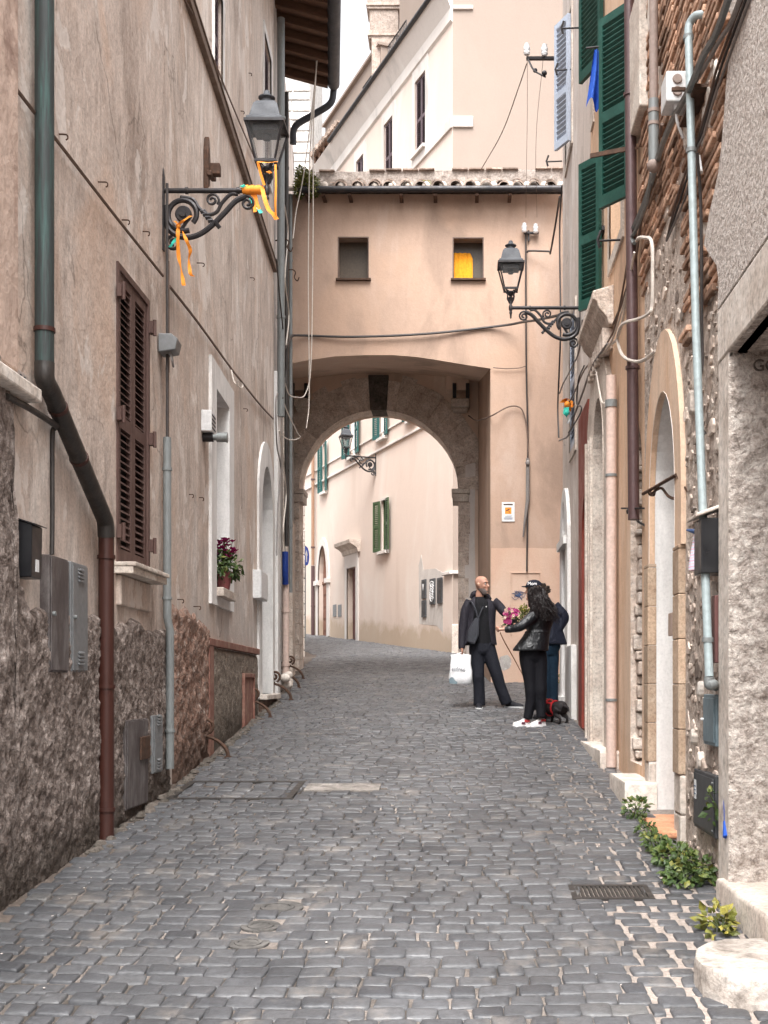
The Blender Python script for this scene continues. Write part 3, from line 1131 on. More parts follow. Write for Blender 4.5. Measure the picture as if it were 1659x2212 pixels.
# back wall with the stone arch
BW = Wall((-3.6, YB), (1.2, YB), street=(0, 0))
bU = lambda x: (x - CX) / sB + 3.6
bZ = lambda y: HC + (CY - y) / sB
cx_a, r_a, zs_a = bU(818.5), 173.5 / sB, bZ(1058)
hole = arch(cx_a - r_a, cx_a + r_a, .5, zs_a, r_a, 28)
mb = MB()
panel(mb, BW, [(0, .5 + 1), (0, 8.6), (4.8, 8.6), (4.8, .5)] if False else rect(0, 4.8, .4, 8.6), [[(u, max(z, .45)) for u, z in hole]], .72)
panel(mb, BW, rect(0, 6.3, .4, 8.62), [[(u, max(z, .45)) for u, z in hole]], 0, -.725)
mb.build('back_wall', M['plSoffit'], gate, smooth=False)
# the stone ring: individual voussoirs, roughened
ring = gate
mb = MB()
NV = 23
key = []
c3 = lambda rr, a: BW.pt(cx_a + rr * math.cos(a), zs_a + rr * math.sin(a))
for i in range(NV):
    a0_ = math.pi * i / NV + .0012
    a1_ = math.pi * (i + 1) / NV - .0012
    am = (a0_ + a1_) / 2
    if abs(am - math.pi / 2) < .13:
        continue
    ro = r_a + .66 + rnd.uniform(-.10, .05)
    ri = r_a - .02 + rnd.uniform(-.008, .008)
    m_ = 5
    ring_in = [c3(ri, a0_ + (a1_ - a0_) * k / m_) for k in range(m_ + 1)]
    ring_out = [c3(ro, a1_ - (a1_ - a0_) * k / m_) for k in range(m_ + 1)]
    poly = [p + Vector((0, -.03 - rnd.uniform(0, .03), 0)) for p in ring_in + ring_out]
    d = poly[0].y
    poly = [Vector((p.x, d, p.z)) for p in poly]
    mb.prism(poly, (0, .5, 0), rnd.random())
mb.build('arch_ring', M['tuff'], gate, smooth=False, bevel=.012)
kx0, kx1 = bU(797), bU(839)
kz0, kz1 = bZ(888), bZ(812)
mb = MB()
mb.prism([BW.pt(kx0 + .03, kz0, .09), BW.pt(kx1 - .03, kz0, .09), BW.pt(kx1 + .01, kz1, .09), BW.pt(kx0 - .01, kz1, .09)], (0, .6, 0))
mb.build('keystone', M['tuffdark'], gate, smooth=False, bevel=.012)
# jambs: rough blocks below the imposts
mb = MB()
for side in (0, 1):
    z = zs_a - .24
    while z > 1.6:
        h = rnd.uniform(.22, .42)
        w_ = rnd.uniform(.16, .24)
        if side:
            ua, ub = cx_a + r_a - .02, cx_a + r_a + w_ - .02
        else:
            ua, ub = cx_a - r_a - w_ - .1, cx_a - r_a + .02
        mb.wbox(BW, ua, ub, z - h + .004, z, -.5, .03 + rnd.uniform(0, .02), rnd.random())
        z -= h
    mb.build('jamb', M['tuff'], gate, smooth=False, bevel=.014)
    mb = MB()
mb = MB()
z0, z1 = bZ(1085), bZ(1060)
for ua, ub in ((cx_a + r_a - .13, bU(1013)), (bU(625), cx_a - r_a + .10)):
    mb = MB()
    mb.wbox(BW, ua, ub, z0, z1 - .072, -.5, .10)
    mb.wbox(BW, ua - .02, ub + .02, z1 - .07, z1 + .02, -.5, .13)
    mb.build('impost', M['travgrey'], gate, smooth=False, bevel=.01)
mb = MB()
pts = [(bU(1012), bZ(954)), (bU(1024), bZ(958)), (bU(1027), bZ(1010)), (bU(1025), bZ(1150)), (bU(1029), bZ(1330)), (bU(1029), bZ(1440)), (bU(1004), bZ(1440)), (bU(1004), bZ(1150)), (bU(1006), bZ(960))]
panel(mb, BW, [(u, z) for u, z in pts], (), 0, .035, rim=.04)
mb.build('white_render_strip', M['plArchW'], gate, smooth=False)
# corbels with twin iron prongs
for xa, xb in ((963, 1014), (636, 670)):
    cb = MB()
    s_ = 1
    ua, ub = bU(xa), bU(xb)
    cb.wbox(BW, ua + (.0 if xa > 900 else -.2), ub, bZ(850), bZ(806) + .1, -.02, .30)
    cbo = cb.build('corbel_block', M['plSoffit'], gate, smooth=False, bevel=.02)
    cs = MB()
    uc = bU(975) if xa > 900 else bU(640)
    cs.wbox(BW, uc, ub, bZ(886), bZ(868), -.02, .34).wbox(BW, uc + .03, ub - .03, bZ(893), bZ(886), -.02, .26)
    cs.build('corbel', M['travgrey'], cbo, smooth=False, bevel=.02)
    pr = MB()
    for q in ((978, 986), (1006, 1014)) if xa > 900 else ((636, 641), (662, 669)):
        pr = MB()
        pr.wbox(BW, bU(q[0]), bU(q[1]), bZ(868), bZ(837), .30, .36)
        pr.build('iron_prong', M['iron'], cbo, smooth=False, bevel=.006)
# salmon lower render on the pier front, grey repair patches, blank panel outline
mb = MB()
top = []
for i in range(13):
    x = 1060.5 + (1340 - 1060.5) * i / 12
    top.append((gU(x), gZ(1184 + 3 * nz(i * .7, 3) + (4 if i > 6 else 0))))
panel(mb, GT, [(gU(1060.5), .9), (gU(1340), .9)] + top[::-1], (), 0, .006, rim=.008)
mb.build('lower_render', M['plArchLow'], gate, smooth=False)


def blob(W, u, z, ru, rz, o, seed, n=22, k=.25):
    return [(u + ru * math.cos(a) * (1 + k * nz(math.cos(a) * 1.5, math.sin(a) * 1.5, seed)), z + rz * math.sin(a) * (1 + k * nz(math.cos(a) * 1.5 + 4, math.sin(a) * 1.5, seed))) for a in [2 * math.pi * i / n for i in range(n)]]


mb = MB()
panel(mb, GT, blob(GT, gU(1091), gZ(1431), .11, .13, 0, 3), (), 0, .010, rim=.008)
mb.build('cement_patch', M['plL3'], gate, smooth=False)
mb = MB()
panel(mb, GT, blob(GT, gU(1140), gZ(1468), .06, .04, 0, 5), (), 0, .010, rim=.008)
mb.build('cement_patch', M['plL3'], gate, smooth=False)
mb = MB()
u0, u1, z0, z1 = gU(1103), gU(1168), gZ(1372), gZ(1236)
for q in (rect(u0, u1, z1 - .02, z1), rect(u0, u0 + .02, z0, z1 - .02), rect(u1 - .02, u1, z0, z1 - .02)):
    mb.wbox(GT, q[0][0], q[1][0], q[0][1], q[2][1], .006, .022)
mb.build('panel_border', M['plArchLow'], gate, smooth=False, bevel=.005)
# windows
for k, w in enumerate((wA, wB)):
    mb = MB()
    mb.wbox(GT, w[0] - .03, w[1] + .035, w[2] - .035, w[2], -.26, .06)
    wd = mb.build('window', M['rust'], gate, at=GT.pt((w[0] + w[1]) / 2, w[2]), smooth=False, bevel=.004)
    mb = MB()
    mb.quad(GT.pt(w[0], w[2], -.275), GT.pt(w[1], w[2], -.275), GT.pt(w[1], w[3], -.275), GT.pt(w[0], w[3], -.275))
    mb.build('pane', flat('brown window dark %d' % k, (.10, .075, .055), .35), wd, smooth=False)
    mb = MB()
    t_ = .018
    mb.wbox(GT, w[0], w[0] + t_, w[2], w[3], -.02, .006).wbox(GT, w[1] - t_, w[1], w[2], w[3], -.02, .006).wbox(GT, w[0] + t_, w[1] - t_, w[3] - t_, w[3], -.02, .006)
    mb.build('frame', M['wireb'], wd, smooth=False)
    if k == 1:
        mb = MB()
        ua, ub = w[0] + .02, w[0] + .345
        cols = []
        for i in range(25):
            t = i / 24
            cols.append((ua + (ub - ua) * t, -.22 + .012 * math.sin(t * 24)))
        vs = [GT.pt(u, w[2] + .005, o) for u, o in cols] + [GT.pt(u, w[3] - .19 - (.0 if i < 19 else .004 * (i - 19) ** 2), o) for i, (u, o) in enumerate(cols)]
        mb.add(vs, [(i, i + 1, i + 26, i + 25) for i in range(24)])
        mb.build('curtain', M['orangec'], wd, label='bright orange curtain hanging in the right window')
# roof of the gatehouse: gutter, coppi tiles, mortared parapet
rf = MB()
rf.ob((-3.3, 20.68, gZ(424)), (6, 0, 0), (0, .9, .42), (0, 0, .05))
groof = rf.build('roof', M['mortar'], gate, smooth=False)
mb = MB()
x = -2.62
kt = 0
while x < 2.65:
    wdt = .155 + rnd.uniform(-.01, .012)
    skip = kt in (1,)
    for row in range(2):
        y0 = 20.60 + row * .27 + rnd.uniform(-.02, .02)
        z0 = gZ(424) + .045 + row * .14 + rnd.uniform(0, .012)
        xo = x + rnd.uniform(-.02, .02)
        if not skip:
            prof0 = [Vector((xo + .105 * math.cos(a), y0, z0 + .10 * math.sin(a))) for a in [math.pi * i / 8 for i in range(9)]]
            prof1 = [Vector((xo + .085 * math.cos(a), y0 + .42, z0 + .17 + .08 * math.sin(a))) for a in [math.pi * i / 8 for i in range(9)]]
            ins0 = [Vector((xo + .085 * math.cos(a), y0, z0 + .08 * math.sin(a))) for a in [math.pi * i / 8 for i in range(9)]]
            tn = rnd.random()
            vs = prof0 + prof1 + ins0
            mb.add(vs, [(i, i + 1, i + 10, i + 9) for i in range(8)] + [(i, i + 18, i + 19, i + 1) for i in range(8)], tn)
        # channel tile edge between covers
        mb.ob((xo + .09, y0 + .02, z0 - .03 + (.05 if skip else 0)), (.13, 0, 0), (0, .42, .17), (0, 0, .022), rnd.random())
    x += .285 + rnd.uniform(-.035, .03)
    kt += 1
mb.build('roof_tiles', M['tile'], groof, ang=50)
mb = MB()
x = -2.62
rr = random.Random(7)
for i in range(19):
    mb.ball((-2.62 + .285 * i, 20.66, gZ(424) + .085), (.07, .05, .07), 8, 5, .6)
mb.build('tile_mortar', M['travgrey'], groof)
mb = MB()
pt_ = []
for i in range(37):
    X = -2.55 + 5.2 * i / 36
    pt_.append((X, 10.50 + .06 * i / 36 + .025 * nz(i * .6, 2)))
mb.prism([Vector((X, 21.3, z)) for X, z in pt_] + [Vector((2.65, 21.3, zt)), Vector((-2.55, 21.3, zt))], (0, .35, 0))
mb.build('parapet', rough_stone('grey brown parapet', [(.12, .095, .08), (.24, .20, .175), (.33, .285, .255), (.44, .40, .365)], 9, .02, 30), groof, smooth=False)
mb = MB()
for i in range(18):
    if i in (1, 2, 7, 12):
        continue
    X = -2.5 + 5.2 * i / 18
    z = 10.50 + .06 * i / 18 + .02 * nz(i * 1.2, 2) + .014
    mb.box((X + .14, 21.42, z), (.27, .34, .022), rnd.uniform(-.04, .04), rnd.random())
mb.build('coping_tiles', M['tile'], groof, smooth=False)
mb = MB()
gy, gzz = 20.56, gZ(425)
mb.tube([(-2.75, gy, gzz - .015), (1.66, gy, gzz - .0)], .055, 10)
g2 = mb.build('eave_gutter', M['iron'], None, at=(-2.75, gy, gzz), smooth=True)
tag(g2, 'long dark metal gutter under the tiled edge of the arched passage building', 'gutter')
mb = MB()
for x_ in (668, 703, 759, 868, 941, 1030, 1100):
    mb = MB()
    mb.box((gX(x_), 20.74, gzz - .085), (.06, .34, .04))
    mb.build('bracket', M['rust'], g2, smooth=False)
# ================================================================ FAR PALE BUILDING
fd = Vector((-.42, 1, 0)).normalized()
FB = Wall((-.25, 30.4), (-.25 + fd.x * 16, 30.4 + fd.y * 16), street=(-8, 30))
FF = Wall((-.25, 30.4), (7, 30.4), street=(0, 0))
far = thing('pale_palazzo', (2, 36, gz(34)), 'large pale cream and peach palazzo rising behind the arch with roof terrace', 'building')
ZT = 18.7
wins = {
    'A': WR(FB, 825, 838, 1080, 1190, 832), 'B': WR(FB, 699, 706, 958, 1063, 702), 'C': WR(FB, 758, 772, 880, 985, 765),
    'D': WR(FB, 823, 835, 800, 945, 829), 'E': WR(FB, 886, 897, 780, 906, 891),
    'W1': WR(FB, 898, 920, 165, 325, 909), 'W2': WR(FB, 831, 849, 260, 400, 840), 'W3': WR(FB, 771, 786, 340, 470, 779)}
da = WR(FB, 689.5, 708, 1200, 1369, 700)
dd_ = WR(FB, 752, 771, 1226, 1380, 762)
doorA = arch(da[0], da[1], da[2] - .2, FB.at(700, 1255)[1], FB.at(700, 1178)[1] - FB.at(700, 1255)[1])
doorB = rect(dd_[0], dd_[1], dd_[2] - .2, dd_[3])
mb = MB()
hs_ = [rect(*w) for w in wins.values()] + [doorA, doorB]
panel(mb, FB, [(0, .5), (16, .5), (16, 14), (12, 14), (12, ZT), (0, ZT)], hs_, .32)
# back and top of the block (the front face is a part of its own)
c1, c2, c3_, c4 = Vector((-.25, 30.4, 0)), Vector((7, 30.4, 0)), Vector((7, 46, 0)), FB.pt(16, 0)
mb.quad(c2 + UP * .5, c3_ + UP * .5, c3_ + UP * ZT, c2 + UP * ZT)
c5 = FB.pt(12, 0)
mb.quad(c3_ + UP * .5, c4 + UP * .5, c4 + UP * 14, c3_ + UP * 14)
mb.add([c5 + UP * 14, c4 + UP * 14, c3_ + UP * 14], [(0, 1, 2)])
mb.quad(c3_ + UP * 14, c5 + UP * 14, c5 + UP * ZT, c3_ + UP * ZT)
mb.quad(c1 + UP * ZT, c2 + UP * ZT, c3_ + UP * ZT, c5 + UP * ZT)
mb.build('wall', M['plFar'], far, smooth=False)
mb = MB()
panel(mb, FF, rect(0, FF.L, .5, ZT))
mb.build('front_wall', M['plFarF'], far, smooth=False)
# mouldings
mb = MB()
zs_ = [FB.at(976, 278)[1], FB.at(976, 255)[1]]
mb.wbox(FB, .0, 12, zs_[0], zs_[1], -.01, .055)
mb.wbox(FF, .0, .50, zs_[0], zs_[1], -.01, .055)
zb1 = FB.at(976, 24)[1]
mb.wbox(FF, .0, .50, zb1, ZT - .3, -.01, .055)
z8 = FB.at(919.6, 920)[1]
mb.wbox(FB, .0, 16, z8 - .03, z8 + .03, -.01, .06)
mb.wbox(FB, .0, 16, z8 + .45, z8 + .49, -.01, .04)
mb.build('string_course', M['whitefar'], far, smooth=False, bevel=.01)
mb = MB()
prof = [(0, zb1 - .3), (.06, zb1 - .25), (.06, zb1 + .05), (.12, zb1 + .18), (.27, zb1 + .50), (.30, zb1 + .56), (0, zb1 + .56)]
mb.prism([FB.pt(0, z, o) for o, z in prof], FB.d * 12)
mb.build('cornice', M['whitefar'], far, smooth=False)
mb = MB()
mb.tube([FB.pt(-.1, zb1 + .60, .33), FB.pt(9.6, zb1 + .60, .33)], .065, 10)
gg = mb.build('eave_gutter', M['iron'], None, at=FB.pt(0, zb1 + .6, .33))
tag(gg, 'dark metal gutter running along the cornice of the pale palazzo', 'gutter')


def far_window(key, m, sur=.16, leaves='open', sill=True, cols=None):
    u0, u1, z0, z1 = wins[key]
    mb = MB()
    o_ = .025
    if sur:
        panel(mb, FB, rect(u0 - sur, u1 + sur, z0 - (.02 if sill else sur), z1 + sur * 1.6), [rect(u0, u1, z0, z1)], 0, o_, rim=.03)
    else:
        mb.wbox(FB, u0 - .04, u1 + .04, z1, z1 + .06, -.1, .05)
    w = mb.build('window', M['whitefar'], far, at=FB.pt(u0, z0), smooth=False)
    MB().wbox(FB, u0, u1, z0, z1, -.16, -.10).build('pane', M['glass'], w, smooth=False)
    if sill:
        MB().wbox(FB, u0 - .10, u1 + .10, z0 - .09, z0 - .0, -.2, .13).build('sill', M['whitefar'], w, smooth=False, bevel=.008)
    wd = u1 - u0
    if leaves == 'open':
        shutter(w, FB.pt(u0 - .015, z0, .05), -FB.d + FB.n * .12, wd * .62, z1 - z0, FB.n, m, (.5,), .05, .04, .052, tilt=.045)
        shutter(w, FB.pt(u1 + .015, z0, .05), FB.d + FB.n * .25, wd * .62, z1 - z0, FB.n, m, (.5,), .05, .04, .052, tilt=.045)
        mb = MB()
        mb.wbox(FB, (u0 + u1) / 2 - .03, (u0 + u1) / 2 + .03, z0, z1, -.098, -.05)
        mb.wbox(FB, u0, u0 + .05, z0, z1, -.098, -.05).wbox(FB, u1 - .05, u1, z0, z1, -.098, -.05)
        mb.build('frame', M['white'] if key != 'A' else M['oliveshut'], w, smooth=False)
        if key in ('A', 'C', 'D'):
            mb = MB()
            n_ = 14
            ua, ub = (u0 + .05, (u0 + u1) / 2)
            cs = [(ua + (ub - ua) * i / n_, -.075 + .012 * math.sin(i * 2.2)) for i in range(n_ + 1)]
            vs = [FB.pt(u, z0 + .02, o) for u, o in cs] + [FB.pt(u, z1 - .02, o) for u, o in cs]
            mb.add(vs, [(i, i + 1, i + n_ + 2, i + n_ + 1) for i in range(n_)])
            mb.build('curtain', M['paper'], w)
    else:
        shutter(w, FB.pt(u0 + .01, z0, -.06), FB.d, wd / 2 - .012, z1 - z0, FB.n, m, (.45,), .05, .04, .055, tilt=.045)
        shutter(w, FB.pt((u0 + u1) / 2 + .004, z0, -.06), FB.d, wd / 2 - .012, z1 - z0, FB.n, m, (.45,), .05, .04, .055, tilt=.045)
    return w


far_window('A', M['oliveshut'], 0)
far_window('B', M['tealshut'], .05)
far_window('C', M['tealshut'], .06)
far_window('D', M['tealshut'], .06)
far_window('E', M['tealshut'], .06)
for k_ in ('W1', 'W2', 'W3'):
    far_window(k_, M['purpshut'], .22, 'closed', k_ == 'W1')
# doors
mb = MB()
sd_ = .26
outr = arch(da[0] - sd_, da[1] + sd_, da[2] - .1, FB.at(700, 1255)[1], FB.at(700, 1178)[1] - FB.at(700, 1255)[1] + sd_)
panel(mb, FB, outr, [doorA], .0, .05, rim=.06)
mb.wbox(FB, da[0] - sd_ - .06, da[0] + .02, FB.at(700, 1262)[1], FB.at(700, 1252)[1], 0, .13)
mb.wbox(FB, da[1] - .02, da[1] + sd_ + .06, FB.at(700, 1262)[1], FB.at(700, 1252)[1], 0, .13)
dso = mb.build('door_surround', M['whitefar'], far, at=FB.pt(da[0], da[2]), smooth=False, bevel=.008)
mb = MB()
panel(mb, FB, doorA, (), 0, -.14)
dm = (da[0] + da[1]) / 2
zt_ = FB.at(700, 1258)[1]
for s_ in (-1, 1):
    for q in range(4):
        a_, b_ = da[2] + .12 + q * (zt_ - da[2] - .1) / 4, da[2] + (q + 1) * (zt_ - da[2] - .1) / 4
        c_ = dm + s_ * (da[1] - dm) / 2
        h_ = (da[1] - dm) / 2 - .08
        mb.wbox(FB, c_ - h_, c_ + h_, a_, b_, -.14, -.115)
mb.wbox(FB, da[0], da[1], zt_ - .03, zt_ + .06, -.14, -.10)
mb.wbox(FB, dm - .02, dm + .02, da[2], zt_ - .03, -.14, -.11)
dr = mb.build('door', M['woodbrown'], dso, smooth=False, bevel=.008)
mb = MB()
for s_ in (-.07, .07):
    mb.ball(FB.pt(dm + s_, da[2] + 1.15, -.25), .035, 8, 6)
mb.build('knob', M['porc'], dr) if False else None
mb = MB()
panel(mb, FB, rect(dd_[0] - .22, dd_[1] + .22, dd_[2] - .1, dd_[3] + .42), [doorB], 0, .05, rim=.06)
ds = mb.build('door_surround', M['whitefar'], far, at=FB.pt(dd_[0], dd_[2]), smooth=False)
mb = MB()
zc = dd_[3] + .42
prof = [(0, zc), (.08, zc), (.12, zc + .12), (.22, zc + .20), (.34, zc + .26), (.36, zc + .36), (0, zc + .36)]
mb.prism([FB.pt(dd_[0] - .36, z, o) for o, z in prof], FB.d * (dd_[1] - dd_[0] + .72))
mb.build('door_hood', M['travgrey'], ds, smooth=False)
mb = MB()
mb.wbox(FB, dd_[0], dd_[1], dd_[2] - .2, dd_[3], -.20, -.15)
for q in range(5):
    a_ = dd_[2] + .1 + q * (dd_[3] - dd_[2]) / 5
    for s_ in (0, 1):
        b_ = dd_[0] + .07 + s_ * (dd_[1] - dd_[0]) / 2
        mb.wbox(FB, b_, b_ + (dd_[1] - dd_[0]) / 2 - .14, a_, a_ + .36, -.15, -.13)
mb.build('door', M['woodplum'], ds, smooth=False, bevel=.006)
MB().wbox(FB, dd_[1] + .0 if False else dd_[0] - .0, dd_[0] + .001, 0, .1, -.3, -.29) if False else None
# grey cement repair with poster frames
mb = MB()
pu0, pu1 = FB.at(957, 1300)[0], FB.at(906, 1300)[0]
z_lo, z_hi = FB.at(930, 1345)[1], FB.at(930, 1235)[1]
panel(mb, FB, [(pu0, z_lo - .3), (pu0 + .4, z_lo - .1), (pu1, z_lo), (pu1 + .05, z_hi + .25), (pu1 - .15, z_hi + .5), (pu1 - .3, z_hi + .1), (pu0 + .5, z_hi + .05), (pu0, z_hi - .1)], (), 0, .004, rim=.006)
mb.build('cement_patch', M['plL3'] if False else plaster('pale grey cement', (.50, .46, .43), (.62, .58, .54), (.38, .34, .31), .5, .003, 1.2), far, smooth=False)
# corner moulding low down + base course
mb = MB()
zm = FB.at(976, 1238)[1]
mb.wbox(FB, 0, .55, zm - .03, zm + .05, -.01, .09)
mb.wbox(FF, 0, .4, zm - .03, zm + .05, -.01, .09)
mb.build('corner_moulding', M['whitefar'], far, smooth=False, bevel=.01)
mb = MB()
mb.wbox(FF, -.03, .5, 1.5, FB.at(984, 1348)[1], -.01, .12)
mb.build('corner_base', M['travgrey'], far, smooth=False, bevel=.02)
# rooftop: attic, chimney, terrace railings
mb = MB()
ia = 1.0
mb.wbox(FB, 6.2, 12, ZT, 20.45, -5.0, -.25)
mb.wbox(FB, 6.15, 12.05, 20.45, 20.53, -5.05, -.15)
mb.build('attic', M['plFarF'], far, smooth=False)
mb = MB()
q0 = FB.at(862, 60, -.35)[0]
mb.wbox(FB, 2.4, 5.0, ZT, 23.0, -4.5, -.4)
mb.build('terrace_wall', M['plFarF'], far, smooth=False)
YC = 36.5
cu = px(830, 60, YC)
sc_ = F / YC
ch = MB()
cw = .88
ch.box((cu.x, YC + .2, (ZT + px(0, 90, YC).z) / 2), (cw * .82, .8, px(0, 90, YC).z - ZT))
zz = px(0, 90, YC).z
for k, (w_, h_) in enumerate(((.90, .07), (.98, .07), (.92, .10), (.86, .62), (.98, .08), (1.06, .08), (1.0, .10), (.72, .35), (1.1, .1))):
    ch.box((cu.x, YC + .2, zz + h_ / 2), (cw * w_ * 1.12, .8 * w_ * 1.1, h_), 0, rnd.random())
    zz += h_
ch.build('chimney', rough_stone('pale brick', [(.22, .165, .135), (.34, .275, .235), (.42, .345, .30), (.48, .42, .37)], 9, .01, 30, .2), far, smooth=False, bevel=.012)


def railing(name, p0, p1, h, label):
    p0, p1 = Vector(p0), Vector(p1)
    mb = MB()
    mb.tube([p0 + UP * h, p1 + UP * h], .02, 6).tube([p0 + UP * .08, p1 + UP * .08], .015, 6)
    n = max(3, int((p1 - p0).length / .11))
    for i in range(n + 1):
        p = p0 + (p1 - p0) * i / n
        mb.tube([p, p + UP * h], .011, 5)
        if i < n:
            q = p0 + (p1 - p0) * (i + .5) / n
            mb.tube([q + UP * (h * .62) + Vector((.04 * math.cos(a), 0, .04 * math.sin(a))) for a in [k * math.pi / 4 for k in range(9)]], .007, 4)
    o = mb.build(name, M['iron'], None, at=p0)
    return tag(o, label, 'railing')


a_ = FB.at(867, 100, -.1)
b_ = FB.at(846, 130, -.1)
railing('roof_railing', FB.pt(a_[0] - .4, ZT + .02, -.1), FB.pt(b_[0] + .3, ZT + .02, -.1), 1.15, 'short black iron railing on the roof terrace beside the brick chimney')
a_ = FB.at(803, 160, -.1)
b_ = FB.at(784, 190, -.1)
railing('roof_railing', FB.pt(a_[0], ZT + .02, -.1), FB.pt(b_[0], ZT + .02, -.1), 1.0, 'small iron railing with plants farther along the palazzo roof edge')

# orange-brown downpipe on the far building
p_ = FB.at(676, 1000, .12)
mb = MB()
mb.tube([FB.pt(p_[0], gz(41.5) + 2.4, .12), FB.pt(p_[0], 11.5, .12)], .055, 10)
dpf = mb.build('downpipe', paint('ochre pipe', (.26, .155, .10), .5, 0, .4, (.20, .12, .085)), None, at=FB.pt(p_[0], gz(41), .12))
tag(dpf, 'thin orange brown downpipe on the pale palazzo left of its arched door', 'downpipe')
mb = MB()
mb.tube([FB.pt(p_[0], gz(41) - .05, .12), FB.pt(p_[0], gz(41.5) + 2.38, .12)], .065, 10)
mb.build('lower_pipe', M['brownpipe'], dpf)
for z in (4.2, 6.2, 8.5):
    mb = MB()
    mb.tube([FB.pt(p_[0], z, .12), FB.pt(p_[0], z + .05, .12)], .075, 10)
    mb.build('clamp', M['brownpipe'], dpf)


def poster(x0, x1, yt, yb, label, marks):
    u0, u1, z0, z1 = WR(FB, x0, x1, yt, yb, (x0 + x1) / 2)
    mb = MB()
    mb.wbox(FB, u0, u1, z0, z1, 0.006, .045)
    o = mb.build('notice_board', M['utilchar'], None, at=FB.pt((u0 + u1) / 2, z0, .02), smooth=False, bevel=.004)
    tag(o, label, 'notice board', 'dark notice boards on the far cream wall')
    mb = MB()
    mb.wbox(FB, u0 + .05, u1 - .05, z0 + .05, z1 - .05, .046, .048)
    mb.build('panel', M['black'], o, smooth=False)
    if marks:
        mb = MB()
        r = random.Random(marks)
        if marks == 1:
            mb.prism([FB.pt(u0 + .08, z1 - .12, .05), FB.pt(u1 - .08, z1 - .12, .05), FB.pt((u0 + u1) / 2, z0 + .2, .05)], FB.n * .003)
        else:
            for i in range(7):
                z = z0 + .1 + (z1 - z0 - .2) * (i + .5) / 7
                c = (u0 + u1) / 2
                pts = [FB.pt(c + .11 * math.cos(a) * (1 + .3 * math.sin(3 * a + i)), z + .06 * math.sin(a), .052) for a in [k * math.pi / 6 for k in range(13)]]
                mb.tube(pts, .012, 5)
        mb.build('drawing', M['paper'], o, smooth=False)


poster(913.5, 922, 1252, 1293, 'upper left dark notice board with a pale pointed mark on the far grey patch', 1)
poster(913.5, 922, 1297, 1333, 'plain dark board hung directly under the notice board with the pointed mark', 0)
poster(931, 941.5, 1250, 1305, 'tall dark board with pale curly drawing, middle of the row on the far wall', 2)
poster(947, 957, 1248, 1303, 'plain tall dark board nearest the corner, right end of the row', 0)
for xa, xb, lb in ((720, 727, 'small grey meter door left one of the pair between the far doors'), (731, 738, 'small grey meter door right one of the pair, nearer the plum door')):
    u0, u1, z0, z1 = WR(FB, xa, xb, 1306, 1332, (xa + xb) / 2)
    mb = MB()
    mb.wbox(FB, u0, u1, z0, z1, -.01, .02)
    o = mb.build('meter_door', M['utilgrey'], None, at=FB.pt(u0, z0), smooth=False, bevel=.004)
    tag(o, lb, 'utility box')

# ================================================================ OTHER FAR BUILDINGS
# quoined house just beyond the arch on the left
rl = thing('quoined_house', (-6, 32, gz(30)), 'pale house with white stone quoins just visible at the left edge of the arch opening', 'house')
mb = MB()
foot = [(-3.75, 28.9, 1), (-8.8, 28.9, 1), (-8.8, 36, 1), (-4.85, 36, 1)]
mb.prism(foot, (0, 0, 9))
mb.build('wall', M['plFar'], rl, smooth=False)
mb = MB()
z = gz(28.8) - .1
k = 0
while z < 9.8:
    h = rnd.uniform(.24, .32)
    w_ = .55 if k % 2 else .38
    mb.box((-3.72 - w_ / 2 + .0, 28.86, z + h / 2), (w_, .1, h - .02), 0, rnd.random())
    z += h
    k += 1
mb.build('quoin', M['travertine'], rl, smooth=False, bevel=.014)
mb = MB()
mb.prism([(-3.5, 28.6, 10.0), (-9.1, 28.6, 10.0), (-9.1, 36.3, 10.0), (-4.6, 36.3, 10.0)], (0, 0, .2))
mb.build('roof', M['tile'], rl, smooth=False)
# stone tower, raftered house behind
tw = thing('stone_tower', (-8.2, 51.5, 3.9), 'grey ashlar stone tower rising far behind the left eaves', 'tower')
mb = MB()
mb.box((-8.8, 52, 14), (5.2, 4.4, 30))
mb.build('wall', M['mortar'] if False else M['ashlar'], tw, smooth=False)
mb = MB()
z = 8
while z < 29:
    h = rnd.choice((.35, .45, .6))
    x = -6.2
    while x > -11.3:
        w_ = rnd.uniform(.5, 1.1)
        mb.box((x - w_ / 2, 49.79, z + h / 2), (w_ - .05, .10 + rnd.uniform(0, .04), h - .05), 0, rnd.random())
        x -= w_
    z += h
mb.build('stone_facing', M['ashlar'], tw, smooth=False, bevel=.03)
mb = MB()
mb.box((-8.8, 52, 29.1), (5.6, 4.8, .3))
mb.build('parapet', M['ashlar'], tw, smooth=False)
rh = thing('rear_house', (-6, 45, gz(45)), 'red brown house with raftered tile eave behind the end of the palazzo', 'house')
# its wall stands beyond the palazzo's far end; its eave shows between the two
q1 = px(700, 345, 44.0)
q2 = px(737, 274, 44.0)
mb = MB()
mb.box((-4.35, 49.5, 10.6), (2.7, 5.2, 20.2))
mb.build('wall', M['plR2'], rh, smooth=False)
eA, eB = px(673, 338, 44.2), px(722, 276, 46.2)
mb = MB()
n0 = Vector((-.55, -.45, 0))
sl_ = eB - eA
a1 = px(674, 345, 41.6)
b1 = px(734, 270, 38.9)
mb.ob(a1, b1 - a1, Vector((.9, 1.0, -.15)), Vector((-.03, 0, .09)))
rroof = mb.build('roof', M['rafter'], rh, smooth=False)
for i in range(6):
    mb = MB()
    p = a1 + (b1 - a1) * (i + .3) / 6
    mb.ob(p + Vector((.02, 0, -.18)), (b1 - a1).normalized() * .16, Vector((.9, 1.0, -.15)), Vector((0, 0, .16)))
    mb.build('rafter', M['rafter'], rroof, smooth=False)
mb = MB()
